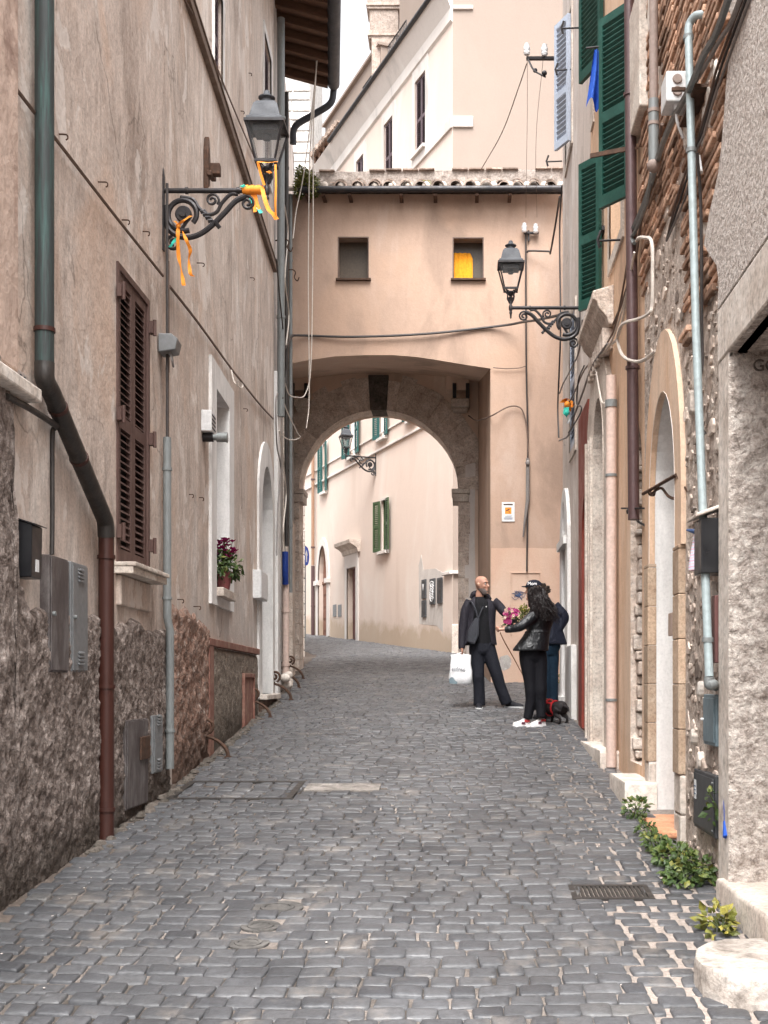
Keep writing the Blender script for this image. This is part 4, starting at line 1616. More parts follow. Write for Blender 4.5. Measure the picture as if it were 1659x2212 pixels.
for i in range(9):
    p = a1 + (b1 - a1) * (i + .5) / 9
    mb.tube([p + Vector((-.08, -.05, .12)), p + Vector((.9, 1.0, .1))], .09, 6, rnd.random())
mb.build('tile_cover', M['tile'], rroof)

# ================================================================ RIGHT BUILDINGS  (plane X = 1.4, u = Y - 3)
RW = Wall((1.4, 3.0), (1.4, 17.2), street=(0, 8))
RU = lambda Y: Y - 3.0


def Rx(x):      # pixel column on the wall plane -> u
    return RW.at(x, 1000)[0]


def Rz(x, y):
    return RW.at(x, y)[1]


bR1 = thing('rubble_house', (1.6, 6.2, .48), 'nearest right house of exposed brick courses, rubble and grit stucco with a stone doorway', 'house')
uE = RU(9.45)
dn = (RU(3.9), RU(6.25), -.1, 3.32)
ad = (Rx(1412), Rx(1468))
ua0, ua1 = min(ad), max(ad)
azs = Rz(1440, 1075)
azt = Rz(1438, 849)
adh = arch(ua0, ua1, .60, azs, azt - azs, 16)
mb = MB()
panel(mb, RW, rect(0, uE, -.4, 7.7), [rect(*dn), adh], 0)
reveal(mb, RW, rect(*dn), 0, .05)
shell(mb, RW, 7, -.4, 7.7, 0, uE)
mb.build('wall', M['mortar'], bR1, smooth=False)
tile_roof(RW, 7, 7.72, .2, 1.6, bR1, 0, uE)
# stone doorway near
mb = MB()
reveal(mb, RW, rect(dn[0], dn[1], dn[2], dn[3]), .04, .9)
rs = mb.build('stone_doorway', M['peper'], bR1, at=RW.pt(dn[1], .5), smooth=False)
mb = MB()
jx = .26
mb.wbox(RW, dn[1] + .003, dn[1] + jx, .3, 3.32, -.02, .045)
mb.build('jamb', M['travertine'], rs, smooth=False, bevel=.008)
mb = MB()
mb.wbox(RW, dn[0] - .3, dn[1] + jx, 3.321, 3.60, -.02, .05)
mb.wbox(RW, dn[0] - .3, dn[0] - .003, .3, 3.32, -.02, .045)
mb.build('lintel', M['travertine'], rs, smooth=False, bevel=.01)
MB().wbox(RW, dn[0], dn[1], -.1, 3.32, -.90, -.84).build('door', M['woodbrown'], rs, smooth=False)
# rusticated face on the visible reveal
mb = MB()
vs, fs = [], []
nx_, nz2 = 34, 96
for i in range(nx_ + 1):
    for j in range(nz2 + 1):
        X = 1.353 + .88 * i / nx_
        Z = .55 + (3.31 - .55) * j / nz2
        e = 0 if i == 0 or j == nz2 else 1
        h = (.012 + .016 * noise.fractal(Vector((X, Z, 3)) * 14, 1, 2, 4)) * e
        vs.append((X, 6.25 - max(0, h), Z))
for i in range(nx_):
    for j in range(nz2):
        a = i * (nz2 + 1) + j
        fs.append((a, a + nz2 + 1, a + nz2 + 2, a + 1))
mb.add(vs, fs)
mb.build('rough_reveal', M['peper'], rs, ang=80)


def text_mesh(body, size, m, parent, mat4, name='lettering', extr=.002, sx=1.0):
    cu_ = bpy.data.curves.new('t', 'FONT')
    cu_.body = body
    cu_.size = size
    cu_.extrude = extr
    cu_.align_x = 'CENTER'
    cu_.align_y = 'CENTER'
    to = bpy.data.objects.new('t', cu_)
    COL.objects.link(to)
    bpy.context.view_layer.update()
    me = bpy.data.meshes.new_from_object(to)
    bpy.data.objects.remove(to)
    bpy.data.curves.remove(cu_)
    mb = MB()
    M4 = mat4 @ Matrix.Diagonal((sx, 1, 1, 1))
    mb.add([M4 @ v.co for v in me.vertices], [tuple(p.vertices) for p in me.polygons])
    bpy.data.meshes.remove(me)
    return mb.build(name, m, parent, smooth=False)


def frame(o, xdir, zdir):
    """matrix mapping text x -> xdir, text y -> zdir, placed at o"""
    x, y = Vector(xdir).normalized(), Vector(zdir).normalized()
    z = x.cross(y)
    m = Matrix((x, y, z)).transposed().to_4x4()
    m.translation = Vector(o)
    return m


pG = px(1652, 790, 6.22)
text_mesh('GC', .085, M['tuffdark'], rs, frame((pG.x, 6.222, pG.z), (1, 0, 0), (0, 0, 1)), 'carved_letters', .006)

# grit stucco patch (upper right) with wavy edge
mb = MB()
bd = []
for z in [3.62 + .12 * i for i in range(33)]:
    Y = 6.50 + .40 * math.exp(-((z - 4.12) / .18) ** 2) - .30 * max(0, min(1, (z - 4.3) / .6)) + .09 * nz(z * 2.2, 1) + .09 * nz(z * 7, 4)
    bd.append((RU(Y), z))
panel(mb, RW, [(0, 3.62)] + bd + [(0, bd[-1][1])], (), 0, .045, rim=.05)
mb.build('stucco_patch', M['plR1'], bR1, smooth=False)


def in_stucco(u, z):
    if z < 3.6:
        return False
    k = int((z - 3.62) / .12)
    k = max(0, min(len(bd) - 1, k))
    return u < bd[k][0] + .02


# brick courses
mb = MB()
rb = random.Random(21)
z = 3.66
row = 0
while z < 7.55:
    u = rb.uniform(0, .2) + 2.9
    while u < uE - .05:
        L = rb.uniform(.18, .30)
        lo = 4.75 + .25 * nz(u * 2, 7) if u > 4.55 else 3.75 + .15 * nz(u * 3, 2)
        dens = .97 if z > 4.3 else .85
        hole = nz(u * 1.6, z * 1.1, 9)
        if z > lo and not in_stucco(u, z) and rb.random() < dens and hole < .5 and not (ua0 - .3 < u + L / 2 < ua1 + .3 and z < azt + .75):
            pr = .012 + max(0, rb.gauss(.012, .007))
            h = rb.uniform(.036, .044)
            dz = rb.uniform(-.004, .004)
            mb.ob(RW.pt(u, z + dz, -.02), RW.d * (L - .006), RW.n * (pr + .02) + UP * rb.uniform(-.004, .004), UP * h, rb.random())
        u += L
    z += .060
    row += 1
mb.build('brick_courses', M['brick'], bR1, smooth=False, bevel=.007)
# rubble stones, a few large pale marble chips
mb = MB()
rb = random.Random(5)
pts_ = []


def chip(mb, u, z, ru, rz, pr, c, seed):
    n = 8
    rings = []
    for k, (q, o) in enumerate(((1.0, -.01), (.97, pr * .7), (.84, pr))):
        ring = []
        for i in range(n):
            a = 2 * math.pi * i / n
            w = 1 + .55 * nz(math.cos(a) * 1.2 + seed, math.sin(a) * 1.2, seed * 1.7)
            ring.append(RW.pt(u + ru * q * w * math.cos(a), z + rz * q * w * math.sin(a), o + (.004 * nz(i, seed, k))))
        rings.append(ring)
    mb.loft(rings, c)


tries = 0
while len(pts_) < 400 and tries < 30000:
    tries += 1
    u = rb.uniform(3.3, uE - .02)
    z = rb.uniform(.55, 7.5)
    inside = False
    if z < 3.9 and u < 4.72:
        inside = True
    elif z > 3.9 and not in_stucco(u, z) and rb.random() < .05:
        inside = True
    elif 4.72 <= u and z > 3.9 and z < 4.9 and rb.random() < .3:
        inside = True
    if ua0 - .28 < u < ua1 + .28 and z < azt + .3:
        inside = False
    if u < RU(6.55) and z < 3.7 or in_stucco(u, z):
        inside = False
    if not inside:
        continue
    r = rb.choice((rb.uniform(.012, .03), rb.uniform(.03, .075)))
    if any(abs(u - a) < (r + c) * .9 and abs(z - b) < (r + c) * .72 for a, b, c in pts_):
        continue
    pts_.append((u, z, r))
    chip(mb, u, z, r * rb.uniform(.9, 1.5), r * rb.uniform(.6, 1.0), rb.uniform(.004, .018), rb.random(), rb.random() * 50)
mb.build('rubble_stones', M['rubble'], bR1, smooth=False, bevel=.004, kind='stuff')
mb = MB()
for x, y, ru, rz in ((1541, 226, .11, .14), (1530, 275, .06, .14), (1556, 175, .05, .13), (1489, 285, .07, .13), (1549, 505, .03, .16), (1560, 490, .035, .14), (1413, 20, .12, .3), (1527, 490, .04, .07),
                     (1500, 870, .09, .09), (1508, 800, .05, .11), (1526, 1270, .05, .10), (1519, 1640, .05, .06), (1505, 1590, .04, .05), (1548, 1300, .05, .12), (1519, 1490, .045, .05), (1560, 960, .05, .05)):
    u, z = RW.at(x, y)
    mb = MB()
    chip(mb, u, z, ru * .8, rz * .9, .035, rb.random(), rb.random() * 30)
    mb.build('marble_chip', M['travertine'], bR1, smooth=False, bevel=.006)
# arched blocked door: ochre quoins, pale upper surround, white reveal
mb = MB()
reveal(mb, RW, adh, .035, .75)
bd_ = mb.build('arched_doorway', M['white'], bR1, at=RW.pt(ua0, .65), smooth=False)
mb = MB()
panel(mb, RW, adh, (), 0, -.70)
mb.build('infill', M['white'], bd_, smooth=False)
mb = MB()
outr = arch(ua0 - .23, ua1 + .23, azs - .4, azs, azt - azs + .42, 16)
inn = arch(ua0 + .006, ua1 - .006, azs - .4, azs, azt - azs - .006, 16)
panel(mb, RW, [outr[1]] + outr[2:] + [outr[0], inn[0]] + inn[2:][::-1] + [inn[1]], (), 0, .032, rim=.04)
mb.build('arch_render', M['plR2'], bd_, smooth=False)
zq = 1.05
while zq < azs - .4:
    h = .285
    for s_, (a, b) in ((0, (ua0 - .21, ua0 + .006)), (1, (ua1 - .006, ua1 + .19))):
        mb = MB()
        mb.wbox(RW, a, b, zq + .003, min(zq + h, azs - .4), -.02, .045, rnd.random())
        mb.build('quoin', M['quoin'], bd_, smooth=False, bevel=.006)
    zq += h
for k in range(2):
    for (a, b) in ((ua0 - .22, ua0 + .008), (ua1 - .008, ua1 + .20)):
        mb = MB()
        mb.wbox(RW, a, b, .55 + k * .25, .795 + k * .25, -.02, .035, rnd.random())
        mb.build('jamb_base', M['travertine'], bd_, smooth=False, bevel=.012)
# terracotta step
u0_, u1_ = ua0 - .10, ua1 + .12
zst = Rz(1440, 1772)
mb = MB()
mb.wbox(RW, u0_, u1_, zst - .05, zst, -.6, .15)
tst = mb.build('doorstep', M['terra'], bR1, at=RW.pt(u0_, zst - .1), smooth=False, bevel=.014)
mb = MB()
mb.wbox(RW, u0_ + .03, u1_ - .03, .3, zst - .051, -.5, .12)
mb.build('step_base', M['rubble'], tst, smooth=False, bevel=.01)
# step blocks of the near doorway
st = thing('stone_steps', (1.2, 5.2, .4), 'two worn white stone steps of the near doorway at lower right, the lower one rounded', 'steps')


def slab(mb, poly, z0, z1, rr=.02, seed=0):
    c = Vector((sum(p[0] for p in poly) / len(poly), sum(p[1] for p in poly) / len(poly)))
    rings = []
    for q, z in ((1, z0), (1, z1 - rr), (.985, z1 - rr * .3), (.96, z1)):
        rings.append([Vector((c.x + (p[0] - c.x) * (q if q < 1 else 1 + .012 * nz(i * .8, z * 9, seed)), c.y + (p[1] - c.y) * q, z + .004 * nz(p[0] * 6, p[1] * 6, seed))) for i, p in enumerate(poly)])
    mb.loft(rings)


def densify(P, n=6):
    out = []
    for i in range(len(P)):
        a, b = Vector(P[i]), Vector(P[(i + 1) % len(P)])
        out += [tuple(a + (b - a) * k / n) for k in range(n)]
    return out


mb = MB()
slab(mb, densify([(1.325, 6.42), (1.318, 5.9), (1.325, 4.6), (1.325, 3.6), (2.1, 3.6), (2.1, 6.44)], 6), .44, .615, .022, 1)
mb.build('upper_step', M['travgrey'], st, ang=45)
mb = MB()
slab(mb, densify([(1.37, 6.36), (1.37, 3.7), (2.0, 3.7), (2.0, 6.36)], 4), .2, .438, .01, 3)
mb.build('step_base', M['tuff'], st, ang=45)
lowp = [(1.36, 5.42), (1.16, 5.40), (1.06, 5.33), (.985, 5.20), (.945, 5.02), (.955, 4.86), (1.01, 4.76), (1.10, 4.70), (1.25, 4.66), (1.36, 4.66)]
mb = MB()
slab(mb, densify(lowp, 4), .33, .505, .03, 2)
mb.build('lower_step', rough_stone('worn step', [(.20, .165, .14), (.40, .35, .31), (.52, .47, .425), (.60, .55, .51)], 6, .02, 24), st, ang=50)

# ---- R2 : peach house
u2a, u2b = uE, RU(13.45)
bR2 = thing('peach_house', (1.6, 11.4, .9), 'peach plastered house on the right with green shutters, stone portal and stacked stone niche', 'house')
nch = (Rx(1362), Rx(1387))
nzs = Rz(1375, 1040)
nzt = Rz(1374, 912)
nh = arch(min(nch), max(nch), .98, nzs, nzt - nzs)
pt2 = (Rx(1293), Rx(1315))
pzs = Rz(1303, 985)
pzt = Rz(1303, 862)
ph = arch(min(pt2), max(pt2), .8, pzs, pzt - pzs)
sw1 = (RU(10.75), RU(11.6), 5.62, 7.15)    # window behind the big green shutter
sw2 = (RU(12.45), RU(13.2), 5.45, 6.9)
mb = MB()
panel(mb, RW, rect(u2a, u2b, 0, 9.6), [nh, ph, rect(*sw1), rect(*sw2)], 0)
for h in (rect(*sw1), rect(*sw2)):
    reveal(mb, RW, h, 0, .2)
shell(mb, RW, 7, 0, 9.6, u2a, u2b)
mb.build('wall', M['plR2'], bR2, smooth=False)
tile_roof(RW, 7, 9.62, .2, 1.5, bR2, u2a, u2b)
mb = MB()
reveal(mb, RW, nh, 0, .5)
ni = mb.build('niche', M['tuff'], bR2, at=RW.pt(min(nch), 1), smooth=False)
mb = MB()
zz = 1.0
rb = random.Random(3)
while zz < nzt:
    h = rb.uniform(.045, .15)
    mb.wbox(RW, min(nch) - .0, max(nch) + .0, zz + .008, zz + h, -.45, -.01 - rb.uniform(0, .02), rb.random()) if False else None
    # courses of the far jamb, uneven lengths
    uu = max(nch)
    w_ = rb.uniform(.02, .12)
    ring = (uu - .10 - w_, uu + .0)
    mb.ob((1.41 + rb.uniform(0, .05), 3 + uu - .06 - w_ * .8, zz + .008), (.32, 0, 0), (0, .07 + w_ * .8, 0), (0, 0, h - .012), rb.random())
    zz += h
mb.build('stacked_stones', M['tuff'], ni, smooth=False, bevel=.012)
mb = MB()
slab(mb, densify([(1.19, 9.95), (1.185, 8.98), (1.42, 8.98), (1.42, 9.95)], 4), .60, .90, .02, 7)
mk = mb.build('marble_block', M['travertine'], None, at=(1.3, 9.5, .7), ang=45)
tag(mk, 'long worn marble block lying at the foot of the wall under the stacked stone niche', 'stone block')
# travertine portal
mb = MB()
reveal(mb, RW, ph, .06, .55)
po = mb.build('stone_portal', M['travgrey'], bR2, at=RW.pt(min(pt2), .9), smooth=False)
mb = MB()
panel(mb, RW, ph, (), 0, -.48)
mb.build('door', M['woodplum'], po, smooth=False)
mb = MB()
fa_, na_ = Rx(1277), Rx(1327)
outp = arch(min(fa_, na_), max(fa_, na_), .8, pzs, pzt - pzs + .5, 14)
panel(mb, RW, outp, [ph], 0, .05, rim=.06)
outp2 = arch(max(pt2) + .0, max(pt2) + .001, 0, 0, 0)
for k, (a, b) in enumerate(((max(pt2) + .12, .03), (max(pt2) + .30, .03), (max(pt2) + .5, .04))):
    mb.wbox(RW, a, a + .06, .9, pzs + .3, .05, .05 + b)
mb.build('surround', M['travgrey'], po, smooth=False, bevel=.008)
for k, (a, b, h) in enumerate(((Rx(1322) - .06, Rx(1322) + .8, .16), (Rx(1284), Rx(1268), .3))):
    pass
mb = MB()
slab(mb, densify([(1.23, 12.9), (1.23, 11.0), (1.42, 11.0), (1.42, 12.9)], 4), .7, 1.02, .02, 9)
mb.build('threshold', M['travertine'], po, ang=45)
# windows with leaves folded out towards the viewer
for (uu0, uu1, z0, z1), hy, (fx, w_, zb_, zt_), nm in ((sw1, 10.0, (1.375, .36, 5.60, 7.18), 'a'), (sw2, 12.15, (1.375, .31, 5.38, 6.86), 'b')):
    mb = MB()
    panel(mb, RW, rect(uu0 - .12, uu1 + .12, z0 - .12, z1 + .12), [rect(uu0, uu1, z0, z1)], 0, .02, rim=.03)
    w = mb.build('window', M['travgrey'], bR2, at=RW.pt(uu0, z0), smooth=False)
    MB().wbox(RW, uu0, uu1, z0, z1, -.2, -.14).build('pane', M['glass'], w, smooth=False)
    dirv = Vector((-.57, .82, 0)).normalized()
    nrm = Vector((-dirv.y, dirv.x, 0))
    if nrm.y > 0:
        nrm = -nrm
    shutter(w, (fx, hy, zb_), dirv, w_, zt_ - zb_, nrm, M['greenshut'], (.47,), .045, .04, .044, tilt=-.04)
    MB().wbox(RW, hy - 3.0 - .05, uu0 - .1, (zb_ + zt_) / 2 - .02, (zb_ + zt_) / 2 + .02, -.02, .03).build('hinge_arm', M['iron'], w, smooth=False)
# stone lintel / sill seen on edge near the big shutter
mb = MB()
a_, b_ = RW.at(1404, 200), RW.at(1377, 200)
mb.ob(RW.pt(a_[0], 5.95, -.02), RW.d * (b_[0] - a_[0]), RW.n * .10, UP * .95)
mb.build('stone_band', M['travgrey'], bR2, smooth=False, bevel=.012)
# door hood
u0_, u1_ = RU(11.35), RU(12.85)
zh = 4.95
hd = MB()
prof = [(0, zh), (.05, zh), (.07, zh + .07), (.14, zh + .15), (.16, zh + .21), (.20, zh + .23), (.20, zh + .31), (0, zh + .37)]
hd.prism([RW.pt(u0_, z, o) for o, z in prof], RW.d * (u1_ - u0_))
hdo = hd.build('door_hood', M['tuff'], bR2, at=RW.pt(u0_, zh), smooth=False, bevel=.012)
mb = MB()
for k in range(7):
    u = u0_ + .1 + k * (u1_ - u0_ - .25) / 6
    mb = MB()
    mb.ob(RW.pt(u, zh - .20, 0), RW.d * .10, RW.n * .10, UP * .197)
    mb.build('corbel', M['tuff'], hdo, smooth=False, bevel=.01)

# ---- R3 : red shop front, R4 : grey house with white arch
u3b = RU(14.6)
bR3 = thing('red_fronted_house', (1.6, 14, 1.1), 'narrow grey beige house on the right with tall dark red arched doorway', 'house')
rd_ = (Rx(1262), Rx(1279))
rh_ = arch(min(rd_), max(rd_), 1.1, Rz(1270, 1160), Rz(1270, 1062) - Rz(1270, 1160))
mb = MB()
panel(mb, RW, rect(u2b, u3b, 0, 10.7), [rh_], 0)
shell(mb, RW, 7, 0, 10.7, u2b, u3b)
mb.build('wall', M['plR4'], bR3, smooth=False)
tile_roof(RW, 7, 10.72, .2, 1.5, bR3, u2b, u3b)
mb = MB()
panel(mb, RW, rect(u2b + .02, u3b - .05, 1.12, 4.75), [rh_], .16, .03, rim=.04)
rf_ = mb.build('door_front', M['reddoor'], bR3, at=RW.pt(u2b, 1.1), smooth=False)
mb = MB()
panel(mb, RW, rh_, (), 0, -.12)
mb.build('door', paint('deep red leaf', (.16, .03, .022), .5, 0, .3), rf_, smooth=False)
bR4 = thing('grey_house', (1.6, 16, 1.2), 'grey beige house at the far right end with slim white arched portal', 'house')
wh_ = (Rx(1220), Rx(1227.5))
whh = arch(min(wh_), max(wh_), 1.2, Rz(1224, 1200), Rz(1224, 1082) - Rz(1224, 1200))
w4 = (RU(15.7), RU(16.6), 8.6, 10.3)
w5 = (RU(15.2), RU(15.9), 4.6, 6.3)
mb = MB()
panel(mb, RW, rect(u3b, RW.L, 0, 11.9), [whh, rect(*w4), rect(*w5)], .25)
shell(mb, RW, 7, 0, 11.9, u3b, RW.L)
mb.build('wall', M['plR4'], bR4, smooth=False)
tile_roof(RW, 7, 11.92, .2, 1.5, bR4, u3b, RW.L)
mb = MB()
wo_ = arch(Rx(1215) if Rx(1215) < RW.L else RW.L - .02, Rx(1233), 1.2, Rz(1224, 1180), Rz(1224, 1055) - Rz(1224, 1180))
panel(mb, RW, wo_, [whh], .35, .045, rim=.05)
mb.wbox(RW, Rx(1231), min(RW.L - .02, Rx(1216)), Rz(1224, 1183), Rz(1224, 1166), .0, .09)
wp = mb.build('portal', M['white'], bR4, at=RW.pt(u3b, 1.2), smooth=False)
mb = MB()
panel(mb, RW, whh, (), 0, -.24)
mb.build('door', M['woodplum'], wp, smooth=False)
mb = MB()
mb.wbox(RW, Rx(1246), Rx(1233), 1.15, 2.1, 0, .07)
mb.wbox(RW, Rx(1228), min(RW.L, Rx(1214)), 1.2, 1.45, 0, .12)
mb.build('plinth', M['white'], bR4, smooth=False, bevel=.01)
mb = MB()
panel(mb, RW, rect(w4[0] - .1, w4[1] + .1, w4[2] - .1, w4[3] + .1), [rect(*w4)], 0, .02, rim=.03)
w = mb.build('window', M['travgrey'], bR4, at=RW.pt(w4[0], w4[2]), smooth=False)
MB().wbox(RW, w4[0], w4[1], w4[2], w4[3], -.25, -.2).build('pane', M['glass'], w, smooth=False)
pA = px(1233.5, 268, 15.6)
d_ = Vector((-.42, .90, 0)).normalized()
nn = Vector((-d_.y, d_.x, 0))
nn = nn if nn.y < 0 else -nn
shl = shutter(w, (1.375, 15.65, 8.55), d_, .36, 1.62, nn, M['paleshut'], (.42,), .05, .04, .06, label=None) if False else shutter(w, (1.375, 15.65, 8.55), d_, .36, 1.62, nn, M['paleshut'], (.42,), .05, .04, .06, tilt=-.04)
mb = MB()
panel(mb, RW, rect(w5[0] - .1, w5[1] + .1, w5[2] - .1, w5[3] + .1), [rect(*w5)], 0, .02, rim=.03)
w = mb.build('window', M['travgrey'], bR4, at=RW.pt(w5[0], w5[2]), smooth=False)
shutter(w, RW.pt(w5[0], w5[2], -.03), RW.d, w5[1] - w5[0], w5[3] - w5[2], RW.n, M['paleshut'], (.5,), .05, .04, .06)
# return wall behind R4 up to the gatehouse
mb = MB()
mb.ob((1.42, 17.2, 0), (.34, 3.69, 0), (3, 0, 0), (0, 0, 9.5))
aw = mb.build('alley_wall', M['plR4'], None, at=(1.5, 19, 1.4), smooth=False)
tag(aw, 'plain grey beige wall joining the far right house to the arched passage building', 'wall')
# ================================================================ PIPES
def pipe_thing(name, segs, label, cat, clips=(), clipr=1.25, clipm=None, at=None):
    """segs: list of (part name, points, radius, material); first one is the thing's own mesh"""
    root = thing(name, at if at is not None else segs[-1][1][-1], label, cat)
    for nm, pts, r, m in segs:
        MB().tube(pts, r, 14).build(nm, m, root, ang=50)
    r = segs[0][2]
    for c, d in clips:
        c, d = Vector(c), Vector(d).normalized()
        mb = MB()
        mb.tube([c - d * .012, c - d * .011, c + d * .011, c + d * .012], r * clipr, 14)
        mb.build('collar', clipm or segs[0][3], root, ang=50)
    return root


# the big downpipe on the left
o_ = .075
A = lambda x, y: L1.P(x, y, o_)
s1 = L1.at(96, 400, o_)[0]
top = L1.pt(s1, 7.8, o_)
p1, p2, p3, p4, p5, p6 = top, A(96, 752), A(95, 790), A(112, 850), A(222, 1112), A(229, 1150)
s2 = L1.at(229.5, 1400, o_)[0]
q1_ = L1.pt(s2, p6.z - .03, o_)
q2_ = L1.pt(s2, gz(1.5 + s2) - .03, o_)
kx = crom([L1.pt(s1, p3.z + .02, o_), L1.pt(s1 + .008, p3.z - .07, o_), p4], 6)
ky = crom([p5, L1.pt(s2 - .02, p6.z + .06, o_), q1_], 6)
dvv = (p5 - p4).normalized()
pipe_thing('downpipe', [
    ('upper_pipe', [top, L1.pt(s1, p3.z + .02, o_)], .052, M['copper']),
    ('diagonal_pipe', kx + [p4 + dvv * .3, p5 - dvv * .2] + ky, .054, M['leadpipe']),
    ('lower_pipe', [q1_, q2_], .050, M['redpipe'])],
    'thick downpipe on the left wall, green copper above, black diagonal middle and rust red below', 'downpipe',
    [(L1.pt(s1, p2.z + .1, o_), UP), (p4 + dvv * .12, dvv), (p4 + (p5 - p4) * .5, dvv), (L1.pt(s2, L1.at(229, 1212)[1], o_), UP), (L1.pt(s2, L1.at(229, 1483)[1], o_), UP),
     (L1.pt(s2, L1.at(229, 1740)[1], o_), UP)], 1.12, M['redpipe'], at=q2_)
# grey conduit at the joint of the two houses
uC = L2.at(361, 1300, .05)[0]
zc1, zc2 = L2.at(361, 945, .05)[1], L2.at(361, 560, .05)[1]
c_ = lambda z, o=.05, du=0: L2.pt(uC + du, z, o)
pipe_thing('conduit', [
    ('lower_pipe', [c_(zc1), c_(2.15), c_(2.05, .07, .01), c_(.95, .07, .01)], .032, M['greypipe']),
    ('cable_run', [c_(zc1 - .02), c_(zc2 + .6), c_(4.95)], .011, M['wired']),
    ('second_cable', [c_(zc1 - .02, .05, .03), c_(zc2, .05, .045), c_(4.1, .05, .05)], .010, M['wireb'])],
    'grey steel conduit with thin black cable above it, between the two left houses', 'conduit',
    [(c_(zc1 - .25), UP), (c_(2.3), UP), (c_(1.25, .07, .01), UP)], 1.2, M['greypipe'], at=c_(.9))
u0, u1, z0, z1 = WR(L2, 355, 373, 738, 775, 364, .04)
mb = MB()
mb.prism([L2.pt(uC - .10, z0, 0), L2.pt(uC - .10, z0 + .02, .13), L2.pt(uC - .10, z1 - .03, .15), L2.pt(uC - .10, z1 + .01, .10), L2.pt(uC - .10, z1 + .01, 0)], L2.d * .19)
jb = tag(mb.build('junction_box', M['utilgrey'], None, at=L2.pt(uC, z0, .05), smooth=False, bevel=.008), 'weathered grey junction box hooded over the black conduit cable', 'junction box')
mb = MB()
mb.tube(crom([L2.pt(uC - .04, z0 + .02, .08), L2.pt(uC - .06, z0 - .06, .10), L2.pt(uC, z0 - .09, .10), L2.pt(uC + .03, z0 + .01, .08)], 5), .008, 6)
mb.build('cable_loop', M['wireg'], jb)
# thin pipe run and chase beside the red pipe at far left
mb = MB()
pts = [L1.P(20, 858, .05), L1.P(60, 880, .05), L1.P(100, 905, .05), L1.P(122, 920, .05)]
pts[0] = L1.P(14, 856, .05)
mb.tube(crom(pts, 4), .018, 10)
mb.tube(crom([L1.P(122, 920, .05), L1.P(118, 926, .03), L1.P(113, 945, .012), L1.P(113, 1100, .012), L1.P(112, 1198, .012)], 4), .014, 8)
tag(mb.build('water_pipe', M['leadpipe'], None, at=L1.P(112, 1198, .012)), 'thin lead water pipe sloping from the marble shelf then dropping to the meter cabinets', 'pipe')

# ---- small things on the left wall
pn = L1.at(45, 855)
u0, u1 = L1.at(35, 830, .012)[0], L1.at(56, 830, .012)[0]
zc = L1.at(45, 832)[1]
mb = MB()
h = .125
mb.ob(L1.pt(u0, zc - h / 2, 0), L1.d * (u1 - u0), L1.n * .02, UP * h)
pq = tag(mb.build('house_number', paint('stone plaque', (.42, .36, .33), .6, 0, .4, (.3, .25, .22), 8), None, at=L1.pt(u0, zc, .01), smooth=False, bevel=.004), 'small stone house number plaque reading 30 left of the big downpipe', 'house number')
text_mesh('30', .115, M['ink'], pq, frame(L1.pt((u0 + u1) / 2, zc, .022), L1.d, UP), 'lettering', .001, .95)
u0, u1, z0, z1 = WR(L1, 41, 92, 1128, 1252, 92, .17)
ub = L1.at(60, 1200, .17)
# black letter box: stands proud of the wall, open side panel facing the viewer
ub = L1.at(41, 1200, .03)[0]
ue = L1.at(92, 1200, .10)[0]
zb_, zt_ = L1.at(91, 1252, .10)[1], L1.at(91, 1140, .10)[1]
mb = MB()
mb.prism([L1.pt(ub, zb_, 0), L1.pt(ub, zb_, .095), L1.pt(ub, zt_, .10), L1.pt(ub, zt_ + .03, 0)], L1.d * (ue - ub))
lb = tag(mb.build('letter_box', M['black'], None, at=L1.pt(ub, zb_, 0), smooth=False, bevel=.006), 'black metal letter box on the rough left wall above the plum cabinet', 'letter box')
mb = MB()
mb.ob(L1.pt(ub - .01, zt_ + .036, -.01), L1.d * (ue - ub + .02), L1.n * .13 - UP * .04, UP * .006)
mb.build('lid', M['iron'], lb, smooth=False)
mb = MB()
mb.wbox(L1, ue - .10, ue - .05, zb_ + .035, zb_ + .10, .0955, .0985)
mb.build('name_tag', M['paper'], lb, smooth=False)
# iron wall tie
mb = MB()
ut, zt0 = L2.at(441, 350)
a, b = L2.at(438, 404), L2.at(438, 286)
mb.prism([L2.pt(ut - .05, a[1], 0), L2.pt(ut + .04, a[1] + .05, 0), L2.pt(ut + .09, (a[1] + b[1]) / 2, 0), L2.pt(ut - .0, b[1], 0), L2.pt(ut - .05, b[1] - .15, 0)], L2.n * .05)
mb.ob(L2.pt(ut - .06, (a[1] + b[1]) / 2 - .14, .03), L2.d * .3 + UP * .06, L2.n * .05, UP * .05)
mb.ob(L2.pt(ut + .0, (a[1] + b[1]) / 2 - .10, .02), L2.d * .09, L2.n * .13, UP * .11)
tag(mb.build('wall_anchor', M['rust'], None, at=L2.pt(ut, a[1]), smooth=False, bevel=.01), 'rusty iron tie anchor with square bolt high on the left wall above the lamp arm', 'wall anchor')
# alarm sounder / siren by the white window
u0, u1, z0, z1 = WR(L2, 441, 449, 890, 940, 445, .03)
al = thing('wall_siren', L2.pt(u0, z0), 'white louvred box with clear cylinder lamp mounted at left edge of the white framed window', 'alarm siren')
mb = MB()
mb.wbox(L2, u0, u1 + .03, z0 + .02, z1, 0, .10)
mb.build('case', M['plastic'], al, smooth=False, bevel=.008)
mb = MB()
for k in range(4):
    mb.wbox(L2, u0 + .02, u1 + .01, z0 + .05 + k * .04, z0 + .065 + k * .04, .095, .104)
mb.build('slot', M['ink'], al, smooth=False)
mb = MB()
cc = L2.pt((u0 + u1) / 2, z0 - .02, .10)
mb.tube([cc, cc + L2.n * .03, cc + L2.n * .031, cc + L2.n * .12, cc + L2.n * .121, cc + L2.n * .135], [.03, .03, .045, .045, .05, .05], 14)
mb.build('lamp_cylinder', M['greypipe'], al)
mb = MB()
mb.tube([cc - L2.n * .1, cc], .045, 12)
mb.build('mount', M['iron'], al)
